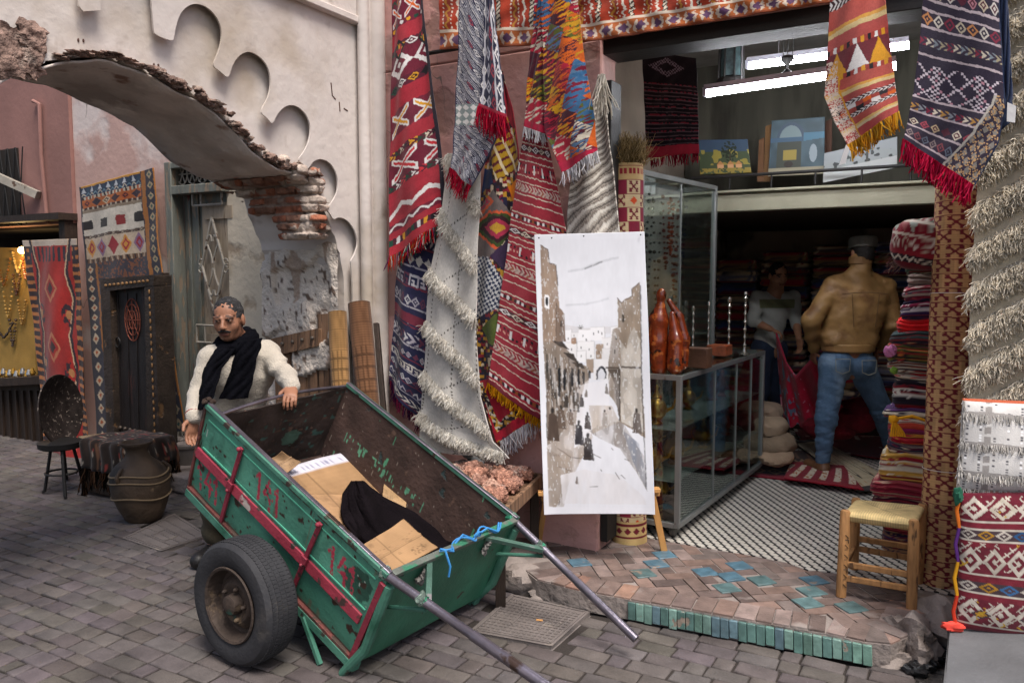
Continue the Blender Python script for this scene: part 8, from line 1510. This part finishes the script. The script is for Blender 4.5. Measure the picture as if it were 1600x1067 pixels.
W3.limb(eR, eR + (wR - eR) * .3, .056, .046, .02); W3.limb(eL, eL + (wL - eL) * .2, .056, .048, .02)
def swc(v):
    c = np.tile(A(L('9d9e98')), (len(v), 1)); z = v[:, 2]; zc = P(1209, 474, Yb)[2]; c[(np.abs(z - zc) < .038) & (np.abs(v[:, 0] - ch[0]) < .17)] = L('6a6d50'); c[z > zc + .12] = L('8d8e86'); return c
body('sweater', W3, .009, mat('pale_knit', attr=True, rough=.95, var=.1, bump=.5, bscale=90), p3, wr=lambda x, y, z: .006 * np.sin(z * 48 + x * 30), colf=swc)
K = Body(.04); K.limb(hipR, hipL, .105, .105); K.limb(ws - Z * .04, (hipR + hipL) / 2, .11, .11); K.limb(hipR, kR, .095, .07); K.limb(kR, aR, .07, .055); K.limb(hipL, kL, .095, .07); K.limb(kL, aL, .07, .055)
body('jeans', K, .011, mat('dark_denim', '222c40', rough=.9, var=.2, bump=.4), p3)
for a, d in ((aR, (-.2, -.9)), (aL, (.3, -.9))): SH = Body(.02); SH.limb(A([a[0], a[1] + .03, tz + .045]), toe2(a, d), .045, .04); body('shoe', SH, .011, MATS['black_shoe'], p3)
# ---------------- red rug between them
u, v, f = gridmesh(110, 90); k = [0, .25, .5, .72, 1]; tx = np.interp(u, k, [1213, 1229, 1243, 1257, 1273]); ty = np.interp(u, k, [520, 566, 588, 572, 556]); bx_ = np.interp(u, k, [1222, 1234, 1262, 1290, 1316]); by_ = np.interp(u, k, [645, 664, 668, 662, 640]) + 4 * np.sin(u * 30)
px = tx + (bx_ - tx) * v; py = ty + (by_ - ty) * v ** .9; Yq = 6.95 - .66 * u + .07 * np.sin(u * 21) * v + .05 * np.sin(u * 9 + 2) * v + .1 * v * (1 - v)
D = np.stack([(px - 800) / FPX, (533.5 - py) / FPX * math.sin(PITCH) + math.cos(PITCH), (533.5 - py) / FPX * math.cos(PITCH) - math.sin(PITCH)], 1); pt = CAM + D * (Yq / D[:, 1])[:, None]; pt[:, 2] = np.maximum(pt[:, 2], tz + .03)
pc_ = Pat(u, v, 'a01830'); pc_.c *= (.8 + .4 * vn(u * 9, v * 9))[:, None]; pc_.put((u < .45) & (vn(u * 26, v * 14) > .72), '5a6a80'); pc_.put((v < .04), 'b8304a'); pc_.put((vn(u * 20 + 4, v * 10) > .86) & (u < .6), 'c4788a')
tag(place('held_rug', pt, f, pc_.c, TEX, solid=.012), 'crimson rug sagging between the hands of the two men in the shop', 'rug')
mb = MB()
for i, (x, y, r) in enumerate(((1330, 655, .24), (1295, 668, .2), (1350, 640, .2))): mb.blob(P(x, y, 6.5) , (r, .2, .1), n=14, jit=.12)
tag(obj('crumpled_rug', mb, mat('crimson_pile', '6d0f1e', rough=.95, var=.35, bump=.7, bscale=40)), 'crumpled crimson rug heap lying on the floor behind the brown jacket', 'rug')
